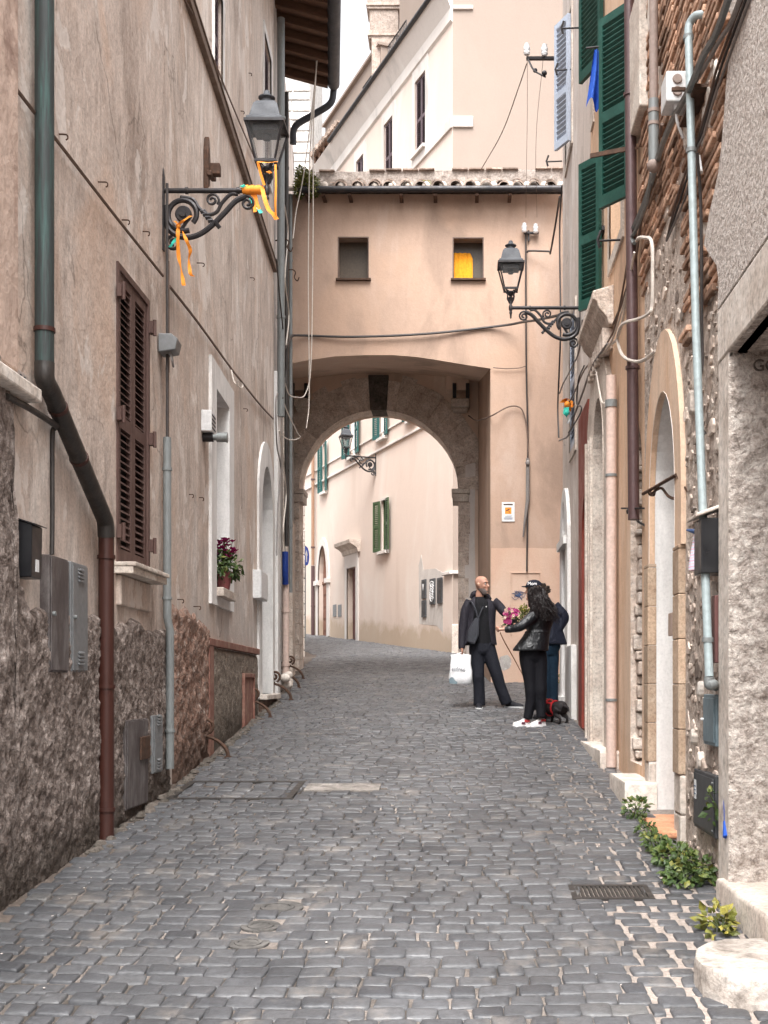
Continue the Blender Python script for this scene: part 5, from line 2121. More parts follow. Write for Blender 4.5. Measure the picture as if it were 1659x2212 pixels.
# white meter box left of the white door
cabinet('meter_box', L2, 546, 561, 1236, 1296, M['plastic'], 'small white meter box on the wall at the left of the white arched door', False, .10, xr=554, lock=False)

# hooks and spikes in the left plaster
hk = [(('L', 97 * 1.0 + 30, 290), 'rusty nail hook just right of the green downpipe top'), (('L', 212, 393), 'bent iron spike on the cable left of the lamp bracket'),
      (('L', 263, 475), 'thin iron spike above the brown shutter window'), (('L', 308, 500), 'short iron peg between brown window and lamp bracket'),
      (('M', 520, 240), 'curled iron hook beside the lantern on the upper plaster'), (('M', 537, 158), 'angular iron staple high between the two upper windows'),
      (('M', 425, 568), 'flat iron peg beside the hanging orange ribbons'), (('M', 540, 600), 'small iron hook right of the ribbons on pale plaster'),
      (('M', 525, 883), 'tiny iron hook right of the white framed window head'), (('M', 383, 1295), 'small iron hook beside the grey conduit at waist height'),
      (('M', 418, 1310), 'small iron hook left of the white window foot'), (('M', 430, 1075), 'short twisted wire stub left of the white window'),
      (('M', 408, 1068), 'bent wire stub between conduit and white window')]
for (w_, x, y), lb_ in hk:
    W = L1 if w_ == 'L' else L2
    u, z = W.at(x, y)
    mb = MB()
    c = .014 + rnd.random() * .018
    mb.tube(crom([W.pt(u, z, -.01), W.pt(u, z, c), W.pt(u + .01, z + .0, c * 2), W.pt(u + .01, z - .02, c * 2.2), W.pt(u + .01, z - .03, c * 1.7)], 4), .005, 6)
    tag(mb.build('wall_hook', M['rust'], None, at=W.pt(u, z)), lb_, 'hook', 'iron hooks in the left wall')


# ================================================================ CABLES
def cable(pts, r, m, label, name='cable', smooth_n=6, cat='cable'):
    mb = MB()
    P = crom(pts, smooth_n)
    mb.tube(P, r, 6)
    return tag(mb.build(name, m, None, at=P[0]), label, cat)


cable([L1.P(-40, 40, .03), L1.P(0, 175, .03), L1.P(22, 178, .03), L1.P(72, 240, .03), L1.P(120, 300, .03), L1.P(250, 468, .04), L1.P(352, 596, .04)], .011, M['wireb'],
      'brown twisted cable sloping down the near left plaster wall')
cable([L2.P(366, 618, .04), L2.P(430, 700, .03), L2.P(500, 797, .03), L2.P(520, 822, .04), L2.P(560, 872, .03), L2.P(590, 905, .03)], .012, M['wireb'],
      'brown cable sloping across the second left house above the white window')
cable([L2.P(395, -10, .04), L2.P(440, 75, .03), L2.P(462, 130, .04), L2.P(505, 235, .03), L2.P(540, 318, .03), L2.P(556, 356, .03)], .009, M['wireb'],
      'thin cable running above the timber string course on the left')
cable([L2.P(500, 800, .05), L2.P(505, 822, .09), L2.P(512, 832, .12), L2.P(522, 838, .10), L2.P(524, 830, .06), L2.P(514, 822, .08)], .006, M['wirew'],
      'loose white wire curl hanging on the cable beside the white window top', smooth_n=8)
# long pale wires falling from the eave past the arch building
Yw = 20.2
for pts, lb_ in (
        ([(688, -20, 19.2), (683, 150, 19.6), (677, 280, 20), (676, 520, 20.2), (672, 780, 20.2), (660, 850, 20), (640, 858, 19.6), (622, 848, 19.2), (611, 800, 18.8)], 'longest pale wire dropping from the eave and looping back at the arch'),
        ([(694, -20, 19.2), (686, 110, 19.5), (672, 290, 20), (668, 380, 20.2), (666, 600, 20.3), (668, 850, 20.2), (662, 925, 20.0)], 'straight pale wire hanging beside the longest one in front of the ochre wall'),
        ([(699, -20, 19.2), (680, 180, 19.6), (657, 370, 20.1), (640, 455, 20.2), (633, 515, 19.8)], 'pale wire slanting down left across the bush on the roof corner'),
        ([(606, 700, 18.6), (609, 850, 18.9), (640, 930, 19.6), (648, 945, 19.8), (625, 950, 19.4), (603, 935, 18.8)], 'pale wire loop dangling low at the left springing of the arch')):
    cable([px(*p) for p in pts], .009, M['wirew'], lb_, smooth_n=8)
cable([px(611, 760, 18.6), px(620, 744, 19.5), px(630, 728, 20.3), px(645, 724.5, 20.82), px(762, 727.5, 20.84), px(921, 721, 20.84), px(1080, 704, 20.84), px(1128, 696, 20.4), px(1167, 690, 19), px(1228, 676, 17)], .022, M['wired'],
      'thick dark cable strung across the ochre front from left wall to the right lamp')
cable([px(1065, 794, 20.86), px(1090, 796, 20.86), px(1120, 795, 20.86), px(1135, 791, 20.86)], .008, M['wireb'], 'short dark wire along the crack right of the segmental arch')
cable([px(1012, 898, 23.7), px(1030, 908, 22), px(1060, 899, 20.84), px(1095, 880, 20.84), px(1118, 878, 20.84), px(1130, 890, 20.84), px(1138, 925, 20.83), px(1141, 985, 20.83)], .012, M['wireb'],
      'brown looping wire from the arch corbel over the pier front')
cable([px(1136, 505, 20.85), px(1136, 640, 20.85), px(1137, 800, 20.85), px(1140, 950, 20.85), px(1139, 1120, 20.85), px(1138, 1235, 20.85)], .016, M['wired'],
      'long dark vertical cable down the ochre pier front', smooth_n=3)
cable([px(1139, 545, 20.84), px(1145, 542, 20.8), px(1185, 543, 20.7), px(1189, 545, 20.6), px(1199, 490, 20.0), px(1206, 445, 19.6), px(1209, 425, 19.2)], .016, M['wired'],
      'dark cable branching right from the pier cable and up to the roof corner', smooth_n=5)
mb = MB()
mb.tube([px(1140, 990, 20.84), px(1140, 1080, 20.82), px(1133, 1130, 20.83), px(1130, 1160, 20.84)], [.03, .035, .02, .012], 8)
mb.ball(px(1140, 1000, 20.8), (.04, .03, .05), 8, 6)
tag(mb.build('cable_joint', M['wireg'], None, at=px(1140, 1080, 20.82)), 'grey taped cable joint hanging beside the white notice on the pier', 'cable joint')
cable([px(1138, 137, 17.4), px(1120, 190, 18.5), px(1085, 285, 19.8), px(1040, 365, 21.2)], .008, M['wireb'], 'thin brown wire slanting from the insulator arm down to the tiled roof')
cable([px(1139, 110, 16.4), px(1139, 250, 18), px(1137, 380, 20), px(1136, 470, 20.7)], .003, M['wireb'], 'hair thin left wire hanging from the insulator arm before the peach wall')
cable([px(1175, 110, 16.2), px(1158, 300, 18), px(1160, 470, 20.7)], .003, M['wireb'], 'hair thin right wire hanging from the insulator arm before the peach wall')


def insulator(loc, parent, s=1.0):
    mb = MB()
    mb.lathe([(.012 * s, -.06 * s), (.03 * s, -.055 * s), (.04 * s, -.03 * s), (.03 * s, -.015 * s), (.038 * s, .0), (.038 * s, .035 * s), (.026 * s, .045 * s), (.030 * s, .07 * s), (.012 * s, .08 * s)], loc, 12)
    return mb.build('insulator', M['porc'], parent)


ia_ = thing('insulator_arm', px(1199, 122, 16.0), 'black iron arm with two white porcelain insulators before the peach palazzo wall', 'insulator arm')
mb = MB()
mb.ob(px(1199, 127, 16.0), px(1137, 127, 16.4) - px(1199, 127, 16.0), (0, .05, 0), (0, 0, .035))
mb.ob(px(1199, 127, 16.0), (.28, -.1, 0), (0, .05, 0), (0, 0, .03))
mb.tube(crom([px(1141, 128, 16.38), px(1152, 150, 16.3), px(1166, 160, 16.2), px(1178, 166, 16.1)], 5), .012, 6)
mb.build('arm', M['iron'], ia_)
insulator(px(1138, 108, 16.4), ia_, 1.15)
insulator(px(1176, 110, 16.15), ia_, 1.15)
mb = MB()
mb.ball(px(1176, 158, 16.1), .035, 8, 6)
mb.build('clamp', M['iron'], ia_)
MB().ball(px(1156, 152, 16.3), .03, 8, 6).build('clamp', M['iron'], ia_)
ib_ = thing('insulator_arm', px(1145, 500, 20.8), 'small bracket with two white insulators on the ochre wall above the right lamp', 'insulator arm')
mb = MB()
mb.ob(px(1132, 504, 20.82), (.25, 0, 0), (0, .05, 0), (0, 0, .03))
mb.ob(px(1140, 520, 20.85), (.03, 0, 0), (0, .03, 0), (0, 0, .18))
mb.build('arm', M['iron'], ib_, smooth=False)
insulator(px(1132.5, 493, 20.8), ib_, 1.2)
insulator(px(1157, 495, 20.8), ib_, 1.2)

# pipes on the corner house (left, beside the arch)
def l3(x, y, o=.06):
    return L3.P(x, y, o)


def vpipe(W, x, yt, yb, o, r, m, label, name='downpipe', n=12, cat='downpipe', ground=False):
    u = W.at(x, (yt + yb) / 2, o)[0]
    z0 = gz(W.p.y + W.d.y * u) if ground else W.at(x, yb, o)[1]
    z1 = W.at(x, yt, o)[1]
    mb = MB()
    mb.tube([W.pt(u, z0, o), W.pt(u, z1, o)], r, n)
    ob = mb.build(name, m, None, at=W.pt(u, z0, o))
    tag(ob, label, cat)
    mb = MB()
    k = max(2, int((z1 - z0) / 2.2))
    for i in range(k):
        z = z0 + (z1 - z0) * (i + .5) / k
        mb = MB()
        mb.tube([W.pt(u, z - .02, o), W.pt(u, z + .02, o)], r * 1.2, n)
        mb.build('clamp', m, ob)
    return ob


vpipe(L3, 607, 40, 900, .10, .055, M['greypipe'], 'blue grey steel downpipe climbing the corner house beside the arch', cat='downpipe')
vpipe(L3, 619, 200, 1180, .09, .035, M['leadpipe'], 'dark slim pipe on the corner house close to the ochre arch front')
vpipe(L3, 628, 420, 1280, .10, .03, M['greypipe'], 'light grey conduit at the very corner by the arch', 'conduit', cat='conduit')
vpipe(L3, 617, 1262, 1470, .10, .055, M['salmonpipe'], 'pale cream pipe casing standing at street level beside the arch', 'pipe_casing', cat='pipe', ground=True)
u, z = L3.at(616.5, 1262, .10)
mb = MB()
mb.tube(crom([L3.pt(u, z, .10), L3.pt(u - .05, z + .2, .10), L3.pt(u - .06, L3.at(613, 1186, .1)[1], .10)], 6), .05, 10)
tag(mb.build('blue_pipe', M['bluedark'], None, at=L3.pt(u, z, .1)), 'deep blue plastic pipe rising out of the pale casing by the arch', 'pipe')
mb = MB()
for k in range(5):
    mb.ball(L3.pt(u + rnd.uniform(-.1, .1), 1.55 + k * .05, .10 + rnd.uniform(-.03, .04)), (.09, .08, .07), 8, 6)
tag(mb.build('pipe_footing', M['travertine'], None, at=L3.pt(u, 1.5, .1)), 'lumpy pale mortar footing under the cream pipe casing', 'footing')
for pts, m_, lb_ in (
        ([(597, 560), (604, 640), (612, 720), (618, 800), (611, 860)], 'wired', 'dark cable wandering down the upper corner house'),
        ([(600, 850), (596, 870), (598, 960), (606, 1010), (600, 1100), (598, 1200)], 'wireg', 'grey cable down the corner house beside the white arched door'),
        ([(612, 430), (622, 500), (616, 600), (624, 680), (618, 745)], 'wirew', 'pale cable zigzagging down the corner house below the lantern'),
        ([(604, 930), (612, 1000), (618, 1070), (612, 1140), (616, 1190)], 'wirew', 'white wire down the corner house above the blue pipe')):
    cable([l3(x, y, .13) for x, y in pts], .010, M[m_], lb_)
for (x, y), lb_ in (((628, 586), 'small curved iron hook on the corner house near the left square window'), ((632, 625), 'double curled iron hook just below the left square window level'), ((612, 520), 'dark iron bracket on the corner house pipes')):
    p = l3(x, y, .12)
    mb = MB()
    mb.tube(crom([p + Vector((-.12, 0, 0)), p + Vector((.02, -.0, .03)), p + Vector((.08, 0, -.02)), p + Vector((.06, 0, -.10)), p + Vector((.11, 0, -.16)), p + Vector((.14, 0, -.10))], 5), .010, 6)
    tag(mb.build('wall_hook', M['rust'], None, at=p), lb_, 'hook', 'iron hooks in the left wall')


# ================================================================ STREET LAMPS (three of a kind)
def spiral(c, r0, r1, a0, turns, n=26):
    return [Vector((c[0] + (r0 + (r1 - r0) * t) * math.cos(a0 + turns * 2 * math.pi * t), 0, c[1] + (r0 + (r1 - r0) * t) * math.sin(a0 + turns * 2 * math.pi * t))) for t in [i / n for i in range(n + 1)]]


def make_lamp(label):
    """local frame: wall at x = 0, arm along +x, z = 0 at the arm"""
    t = thing('street_lamp', (0, 0, 0), label, 'street lamp', 'wrought iron bracket street lamps')
    L = .83
    mb = MB()
    mb.box((.006, 0, -.18), (.012, .05, .60))
    mb.prism([(.0, -.02, .12), (.012, -.02, .12), (.006, -.02, .18)], (0, .04, 0))
    mb.build('wall_plate', M['iron'], t, smooth=False)
    ar = MB()
    ar.tube([(0, 0, 0), (L, 0, 0)], .020, 10)
    for x in (.19, .60):
        ar.tube([(x - .012, 0, 0), (x + .012, 0, 0)], .027, 10)
    ar.build('arm', M['iron'], t)
    sc_ = MB()
    # big ring with rosette
    cc = (.165, -.19)
    sc_.tube(spiral(cc, .135, .10, R(-70), -.92, 30), .022, 8)
    sc_.lathe([(0.001, -.02), (.05, -.02), (.062, 0), (.05, .02), (.001, .02)], (0, 0, 0), 4) if False else None
    sc_.tube([(cc[0], -.022, cc[1]), (cc[0], -.014, cc[1]), (cc[0], .014, cc[1]), (cc[0], .022, cc[1])], [.058, .066, .066, .058], 18)
    sc_.tube([(cc[0], -.035, cc[1]), (cc[0], .035, cc[1])], .028, 12)
    sc_.tube([(cc[0] + .03, 0, cc[1] - .05), (cc[0] - .03, 0, cc[1] - .14)], .014, 6)
    # lower sweep: thick rail from wall foot up to the arm end
    sw = crom([Vector((.02, 0, -.12)), Vector((.03, 0, -.27)), Vector((.09, 0, -.345)), Vector((.19, 0, -.375)), Vector((.30, 0, -.345)), Vector((.40, 0, -.27)), Vector((.50, 0, -.17)), Vector((.58, 0, -.085)), Vector((.66, 0, -.045))], 6)
    sc_.tube(sw, .023, 8)
    sc_.tube(crom([Vector((.14, 0, -.05)), Vector((.24, 0, -.07)), Vector((.29, 0, -.14)), Vector((.36, 0, -.19)), Vector((.43, 0, -.17)), Vector((.47, 0, -.10)), Vector((.54, 0, -.03)), Vector((.60, 0, -.03))], 6), .015, 7)
    sc_.tube(spiral((.395, -.075), .055, .012, R(-40), 1.6, 26), .011, 6)
    sc_.tube(spiral((.675, -.10), .058, .012, R(110), -1.6, 26), .012, 6)
    sc_.tube(spiral((.085, -.42), .060, .014, R(100), 1.5, 26), .013, 6)
    for k in range(5):     # the acanthus leaves
        a = R(-20 - 25 * k)
        p = Vector((.30 + .02 * k, 0, -.17 - .025 * k))
        sc_.tube([p, p + Vector((.035, 0, .01)), p + Vector((.06, 0, -.012))], [.018, .013, .003], 6)
    sc_.tube([(.42, -.02, -.255), (.455, .0, -.30)], .017, 6)
    sc_.build('bracket', M['iron'], t)
    # stem under the lantern
    st_ = MB()
    st_.lathe([(.003, -.13), (.010, -.12), (.012, -.08), (.020, -.06), (.014, -.04), (.024, -.02), (.024, .02), (.014, .04), (.018, .09), (.028, .12), (.018, .135), (.030, .16), (.034, .18)], (L, 0, 0), 12)
    for k in range(4):
        a = R(45 + 90 * k)
        e = Vector((math.cos(a), math.sin(a), 0))
        st_.tube([Vector((L, 0, .06)) + e * .02, Vector((L, 0, .12)) + e * .055, Vector((L, 0, .17)) + e * .050, Vector((L, 0, .215)) + e * .085], .009, 6)
        st_.tube([Vector((L, 0, .15)) + e * .05, Vector((L, 0, .19)) + e * .03, Vector((L, 0, .205)) + e * .055], .007, 5)
    st_.build('stem', M['iron'], t)
    # lantern: square tapered frame
    z0, z1, w0, w1 = .215, .505, .075, .145
    fr = MB()
    for sx in (-1, 1):
        for sy in (-1, 1):
            fr.tube([(L + sx * w0, sy * w0, z0), (L + sx * w1, sy * w1, z1)], .010, 6)
    for z, w, b in ((z0, w0, .011), (z1, w1, .013)):
        for sx, sy in ((1, 0), (-1, 0)):
            fr.box((L + sx * w, 0, z), (b * 2, 2 * w + b * 2, .022))
            fr.box((L, sx * w, z), (2 * w - b * 2, b * 2, .022))
    lf = fr.build('lantern_frame', M['iron'], t, smooth=False)
    gl = MB()
    k_ = .93
    for (ax, ay), (bx, by) in (((-1, -1), (1, -1)), ((1, -1), (1, 1)), ((1, 1), (-1, 1)), ((-1, 1), (-1, -1))):
        gl.quad((L + ax * w0 * k_, ay * w0 * k_, z0 + .01), (L + bx * w0 * k_, by * w0 * k_, z0 + .01), (L + bx * w1 * k_, by * w1 * k_, z1 - .012), (L + ax * w1 * k_, ay * w1 * k_, z1 - .012))
    gl.build('glass', GLASS, lf, smooth=False)
    bl = MB()
    bl.box((L, 0, z1 - .035), (.19, .19, .045))
    bl.lathe([(.001, z1 - .11), (.03, z1 - .10), (.042, z1 - .075), (.038, z1 - .058)], (L, 0, 0), 12)
    bl.build('lamp_unit', M['greyroof'], lf, smooth=False)
    rf = MB()
    prof = [(.235, z1 + .005), (.245, z1 + .012), (.240, z1 + .034), (.205, z1 + .05), (.185, z1 + .10), (.160, z1 + .155), (.120, z1 + .185), (.06, z1 + .195), (.055, z1 + .20)]
    prof = [(r / 1.414 * 1.18, z) for r, z in prof]
    rf.lathe(prof, (L, 0, 0), 4, .5, True)
    # rings of a square lathe are diamonds turned by 45 degrees already
    roof = rf.build('lantern_roof', M['greyroof'], t, smooth=False, bevel=.006)
    fn = MB()
    fn.lathe([(.050, z1 + .193), (.050, z1 + .215), (.068, z1 + .232), (.068, z1 + .240), (.045, z1 + .250), (.030, z1 + .262), (.022, z1 + .29), (.003, z1 + .30)], (L, 0, 0), 14)
    fn.build('finial', M['greyroof'], roof)
    return t


_g = G('lantern glass')
_g.b.inputs['Base Color'].default_value = (.85, .85, .85, 1)
_g.b.inputs['Transmission Weight'].default_value = .85
_g.b.inputs['Roughness'].default_value = .12
_g.b.inputs['IOR'].default_value = 1.02
_g.b.inputs['Alpha'].default_value = .35
GLASS = _g.m
lamp0 = make_lamp('lantern on scrolled iron bracket on the left wall with orange ribbons tied to it')
lp = L1.P(352, 412, 0)
lamp0.location = lp
lamp0.rotation_euler = (0, 0, 0)
lamp1 = copy_tree(lamp0)
lamp1['label'] = 'lantern on scrolled iron bracket projecting from the right wall over the street'
rp = Vector((1.4, 14.62, Rz(1253, 665) if False else HC + (CY - 665) * 14.62 / F))
lamp1.location = rp
lamp1.rotation_euler = (0, 0, math.pi)
lamp2 = copy_tree(lamp0)
lamp2['label'] = 'far lantern on the pale palazzo seen through the arch'
u_, z_ = FB.at(812, 989)
lamp2.location = FB.pt(u_, z_, .0)
lamp2.rotation_euler = (0, 0, math.atan2(FB.n.y, FB.n.x))
lamp2.scale = (1.1, 1.1, 1.1)


# ribbons
def ribbon(name, strips, label, m=None, knots=()):
    root = thing(name, strips[0][0][0], label, 'ribbon')
    for pts, w, mt in strips:
        P = crom(pts, 6)
        mb = MB()
        vs = []
        for i, p in enumerate(P):
            a = .5 + .9 * math.sin(i * .35 + w * 60)
            e = Vector((math.cos(a), math.sin(a), 0)) * w / 2
            vs += [p - e, p + e]
        n_ = len(P)
        mb.add(vs, [(2 * i, 2 * i + 1, 2 * i + 3, 2 * i + 2) for i in range(n_ - 1)])
        mb.build('streamer', mt, root)
    for p, r, mt in knots:
        MB().ball(p, r, 8, 6).build('knot', mt, root)
    return root


Yl = lp.y
P_ = lambda x, y, d=0: px(x, y, Yl + d)
O, T = M['orange'], M['teal']
ribbon('ribbon', [([P_(386, 487, -.03), P_(384, 510, -.04), P_(386, 555, -.02), P_(392, 585), P_(397, 617)], .032, O),
                  ([P_(395, 500, -.03), P_(403, 520, -.04), P_(411, 540, -.02), P_(408, 560), P_(411, 590), P_(417, 597)], .030, O),
                  ([P_(384, 486, -.04), P_(398, 475, -.05), P_(413, 466, -.04)], .030, O),
                  ([P_(384, 486, -.04), P_(378, 478, -.05), P_(374, 478, -.03)], .026, O),
                  ([P_(383, 512, -.03), P_(374, 524, -.04), P_(366, 534, -.03)], .030, T)],
       'orange ribbon with two long tails tied to the ring of the left lamp bracket', knots=[(P_(385, 488, -.03), .020, O)])
wr = MB()
rb_ = thing('ribbon', P_(545, 410), 'orange ribbon wound round the arm end under the left lantern with short teal tails', 'ribbon')
for i in range(7):
    x = 527 + i * 6.5
    wr.tube([P_(x - 3.6, 411 - .5 * (i % 2), -.0), P_(x + 3.6, 410)], .034 + .004 * (i % 2), 10)
wr.build('wrap', O, rb_)
for pts, w, mt in (([P_(545, 420), P_(549, 436), P_(551, 458)], .03, O), ([P_(552, 420), P_(556, 440), P_(560, 452)], .025, O), ([P_(557, 447), P_(561, 455), P_(565, 460)], .03, T),
                   ([P_(541, 424), P_(543, 432), P_(546, 438)], .03, T), ([P_(520, 402, -.04), P_(523, 400, -.05), P_(528, 404, -.04)], .04, T),
                   ([P_(566, 405, -.03), P_(572, 430, -.05), P_(580, 452, -.05), P_(590, 462, -.04), P_(598, 474, -.03)], .035, O),
                   ([P_(595, 355, -.10), P_(596, 400, -.10), P_(595, 440, -.08), P_(596, 465, -.05)], .018, O),
                   ([P_(557, 350, -.08), P_(563, 375, -.06), P_(571, 400, -.04)], .022, O),
                   ([P_(573, 372, -.05), P_(579, 370, -.06), P_(585, 374, -.05)], .03, O),
                   ([P_(556, 349, -.09), P_(577, 351, -.10), P_(600, 349, -.09)], .016, O)):
    P2 = crom(pts, 6)
    mb = MB()
    vs = []
    for i, p in enumerate(P2):
        e = Vector((math.cos(.5 + .2 * math.sin(i * .5)), .3, .4)).normalized() * w / 2
        vs += [p - e, p + e]
    mb.add(vs, [(2 * i, 2 * i + 1, 2 * i + 3, 2 * i + 2) for i in range(len(P2) - 1)])
    mb.build('streamer', mt, rb_)
pr_ = lambda x, y, d=0: px(x, y, 15.6 + d)
ribbon('ribbon', [([pr_(1216, 870), pr_(1224, 862), pr_(1236, 868), pr_(1240, 880)], .09, O), ([pr_(1218, 878), pr_(1228, 880), pr_(1234, 892)], .06, O),
                  ([pr_(1224, 880, -.05), pr_(1222, 895, -.05), pr_(1226, 906, -.05)], .07, M['teal']), ([pr_(1232, 890), pr_(1230, 905), pr_(1226, 915)], .03, M['paper'])],
       'crumpled orange and green ribbon caught in the wires on the right by the arch', knots=[(pr_(1226, 874, -.02), .045, O), (pr_(1224, 892, -.03), .035, M['teal'])])

# ================================================================ RIGHT WALL THINGS
# brown downpipe
ub_ = RU(9.75)
pipe_thing('downpipe', [('pipe', [RW.pt(RU(9.82), 7.7, .07), RW.pt(RU(9.55), 2.9, .07)], .045, M['brownpipe'])],
           'dark brown downpipe between the rubble wall and the peach house', 'downpipe', [(RW.pt(RU(9.74), 6.3, .07), UP), (RW.pt(RU(9.62), 4.1, .07), UP)], at=RW.pt(RU(9.55), 2.9, .07))
# thick beige pipe
gx = lambda x, y, o: RW.P(x, y, o)
u_b = RW.at(1412, 200, .09)[0]
pipe_thing('vent_pipe', [('upper_pipe', [RW.pt(u_b, 7.7, .09), RW.pt(u_b, RW.at(1412, 215, .09)[1], .09)], .030, M['beigepipe']),
                         ('lower_pipe', [RW.pt(u_b, RW.at(1412, 215, .09)[1], .09), RW.pt(u_b, RW.at(1412, 350, .09)[1], .09)], .036, M['greypipe'])],
           'beige brown vertical pipe with thicker grey lower length beside the white junction box', 'pipe',
           [(RW.pt(u_b, RW.at(1412, 240, .09)[1], .09), UP), (RW.pt(u_b, RW.at(1412, 268, .09)[1], .09), UP)], 1.35, M['beigepipe'], at=RW.pt(u_b, RW.at(1412, 350, .09)[1], .09))
vp_ = [o for o in COL.objects if o.name.startswith('vent_pipe')][0]
mb = MB()
mb.ball(RW.P(1412, 358, .09), .048, 12, 8)
mb.build('end_cap', M['beigepipe'], vp_)
# salmon rain pipe
u_s = RU(11.0)
zs1 = HC + (CY - 880) * 11.0 / F
pipe_thing('rain_pipe', [('pipe', [RW.pt(u_s, HC + (CY - 812) * 11.0 / F, .07), RW.pt(u_s, gz(11) + .02, .07)], .047, M['salmonpipe'])],
           'wide salmon painted rain pipe with grey collar left of the stacked stone niche', 'downpipe', at=RW.pt(u_s, gz(11), .07))
cr = bpy.data.objects[-1] if False else None
mb = MB()
rp_root = [o for o in COL.objects if o.name.startswith('rain_pipe')][0]
mb.tube([RW.pt(u_s, zs1, .07), RW.pt(u_s, zs1 + .065, .07)], .055, 14)
mb.build('collar', M['greypipe'], rp_root)
for yy in (1030, 1515):
    mb = MB()
    zz = HC + (CY - (658 + (yy - 658) * 1 if False else yy)) * 11.0 / F
    mb.tube([RW.pt(u_s, zz, .07), RW.pt(u_s, zz + .025, .07)], .053, 14)
    mb.build('clamp', M['greypipe'], rp_root)
# long blue-grey pole, leaning
P1 = RW.P(1487, 62, .10)
P2_ = RW.P(1503, 700, .10)
P3_ = RW.P(1532, 1462, .10)
uu1 = RW.at(1487, 62, .10)[0]
pb = [RW.pt(uu1 - .06, P1.z + .05, .0), RW.pt(uu1 - .03, P1.z + .06, .06), RW.pt(uu1, P1.z + .035, .09), P1, P2_, P3_]
pole = pipe_thing('service_pipe', [('pipe', crom(pb[:4], 4) + [P2_, P3_], .0235, M['bluepipe']), ('elbow', crom([P3_, P3_ - UP * .04, RW.P(1540, 1478, .08), RW.P(1546, 1482, .02)], 5), .028, M['greypipe'])],
                  'pale blue grey service pipe leaning down the whole rubble wall on the right', 'pipe',
                  [(P1 - UP * .05, UP), (P1 + (P2_ - P1) * .42, UP), (P2_ + (P3_ - P2_) * .9, UP)], 1.3, M['greypipe'], at=P3_)
cable([RW.P(1506, 330, .09), RW.P(1514, 450, .05), RW.P(1516, 700, .05), RW.P(1517, 790, .06), RW.P(1508, 830, .10), RW.P(1505, 880, .10), RW.P(1513, 920, .06), RW.P(1524, 938, .03)], .010, M['wired'],
      'dark cable following the pale blue service pipe and kinking below the brick courses')
# white junction box with two brown knockouts
jx0, jx1 = RW.at(1466, 180, .10)[0], RW.at(1466, 180, .10)[0] + .14
bx = thing('junction_box', RW.pt(jx0, 6.0, .1), 'white plastic box with two round brown knockouts on the upper brick wall', 'junction box')
zb0, zb1 = HC + (CY - 218) * (3 + jx0) / F, HC + (CY - 152) * (3 + jx0) / F
mb = MB()
mb.wbox(RW, jx0, jx0 + .20, zb0, zb1, .04, .175)
mb.build('case', M['plastic'], bx, smooth=False, bevel=.008)
for k in (0, 1):
    mb = MB()
    c = RW.pt(jx0, zb0 + (zb1 - zb0) * (.32 + .40 * k), .108)
    mb.tube([c, c + Vector((0, -.012, 0))], [.030, .026], 16)
    mb.build('knockout', M['beigepipe'], bx)
mb = MB()
c = RW.pt(jx0 + .05, zb0, .10)
mb.tube([c, c - UP * .03], .022, 12)
mb.tube(crom([c - UP * .03, c - UP * .10, RW.pt(jx0 + .06, zb0 - .2, .06)], 4), .010, 8)
mb.build('cable_gland', M['plastic'], bx)
# bundles of conduits running from upper right to the pipe knot
cable([RW.P(1580, -20, .10), RW.P(1548, 70, .10), RW.P(1520, 120, .11), RW.P(1490, 190, .11), RW.P(1448, 270, .09), RW.P(1425, 330, .07), RW.P(1405, 400, .06), RW.P(1385, 455, .06), RW.P(1366, 497, .06)], .020, M['greypipe'],
      'thickest grey conduit sweeping diagonally down the upper brick wall', smooth_n=6)
cable([RW.P(1605, -20, .08), RW.P(1578, 50, .09), RW.P(1552, 92, .09), RW.P(1525, 140, .09), RW.P(1500, 180, .08), RW.P(1478, 215, .07), RW.P(1452, 262, .05)], .013, M['wireg'],
      'grey conduit just right of the thickest one on the brick wall')
for k, (dx, m_, lb_) in enumerate(((0, 'wired', 'black cable under the conduit bundle at upper right'), (9, 'wireg', 'grey cable beside the black one at the stucco edge'), (-8, 'wireb', 'brown cable left of the black one on the bricks'))):
    cable([RW.P(1618 + dx, -20, .05), RW.P(1585 + dx, 70, .05), RW.P(1556 + dx, 150, .05), RW.P(1538 + dx * .6, 210, .05), RW.P(1515 + dx * .6, 290, .05), RW.P(1500 + dx * .4, 330, .06), RW.P(1470 + dx, 430, .03), RW.P(1440, 520, .03)], .008, M[m_], lb_)
cable([RW.P(1430, 268, .06), RW.P(1418, 330, .05), RW.P(1405, 400, .05), RW.P(1390, 450, .05), RW.P(1380, 510, .05), RW.P(1372, 560, .05), RW.P(1345, 650, .05), RW.P(1325, 700, .05)], .011, M['wireb'], 'brown cable dropping past the brown downpipe towards the door hood')
cable([RW.P(1408, 372, .07), RW.P(1400, 420, .07), RW.P(1392, 450, .07), RW.P(1372, 500, .07), RW.P(1365, 512, .07), RW.P(1370, 525, .07)], .016, M['greypipe'], 'short grey conduit below the round pipe cap')
cable([RW.P(1375, 520, .08), RW.P(1380, 514, .09), RW.P(1392, 513, .10), RW.P(1408, 524, .10), RW.P(1410, 600, .10), RW.P(1409, 660, .10), RW.P(1400, 678, .12), RW.P(1375, 690, .14), RW.P(1345, 700, .15), RW.P(1334, 730, .14), RW.P(1345, 768, .12), RW.P(1372, 781, .10), RW.P(1395, 775, .06), RW.P(1416, 758, .02)], .013, M['wirew'],
      'pale flexible conduit making a wide loop in front of the brown downpipe', smooth_n=8)
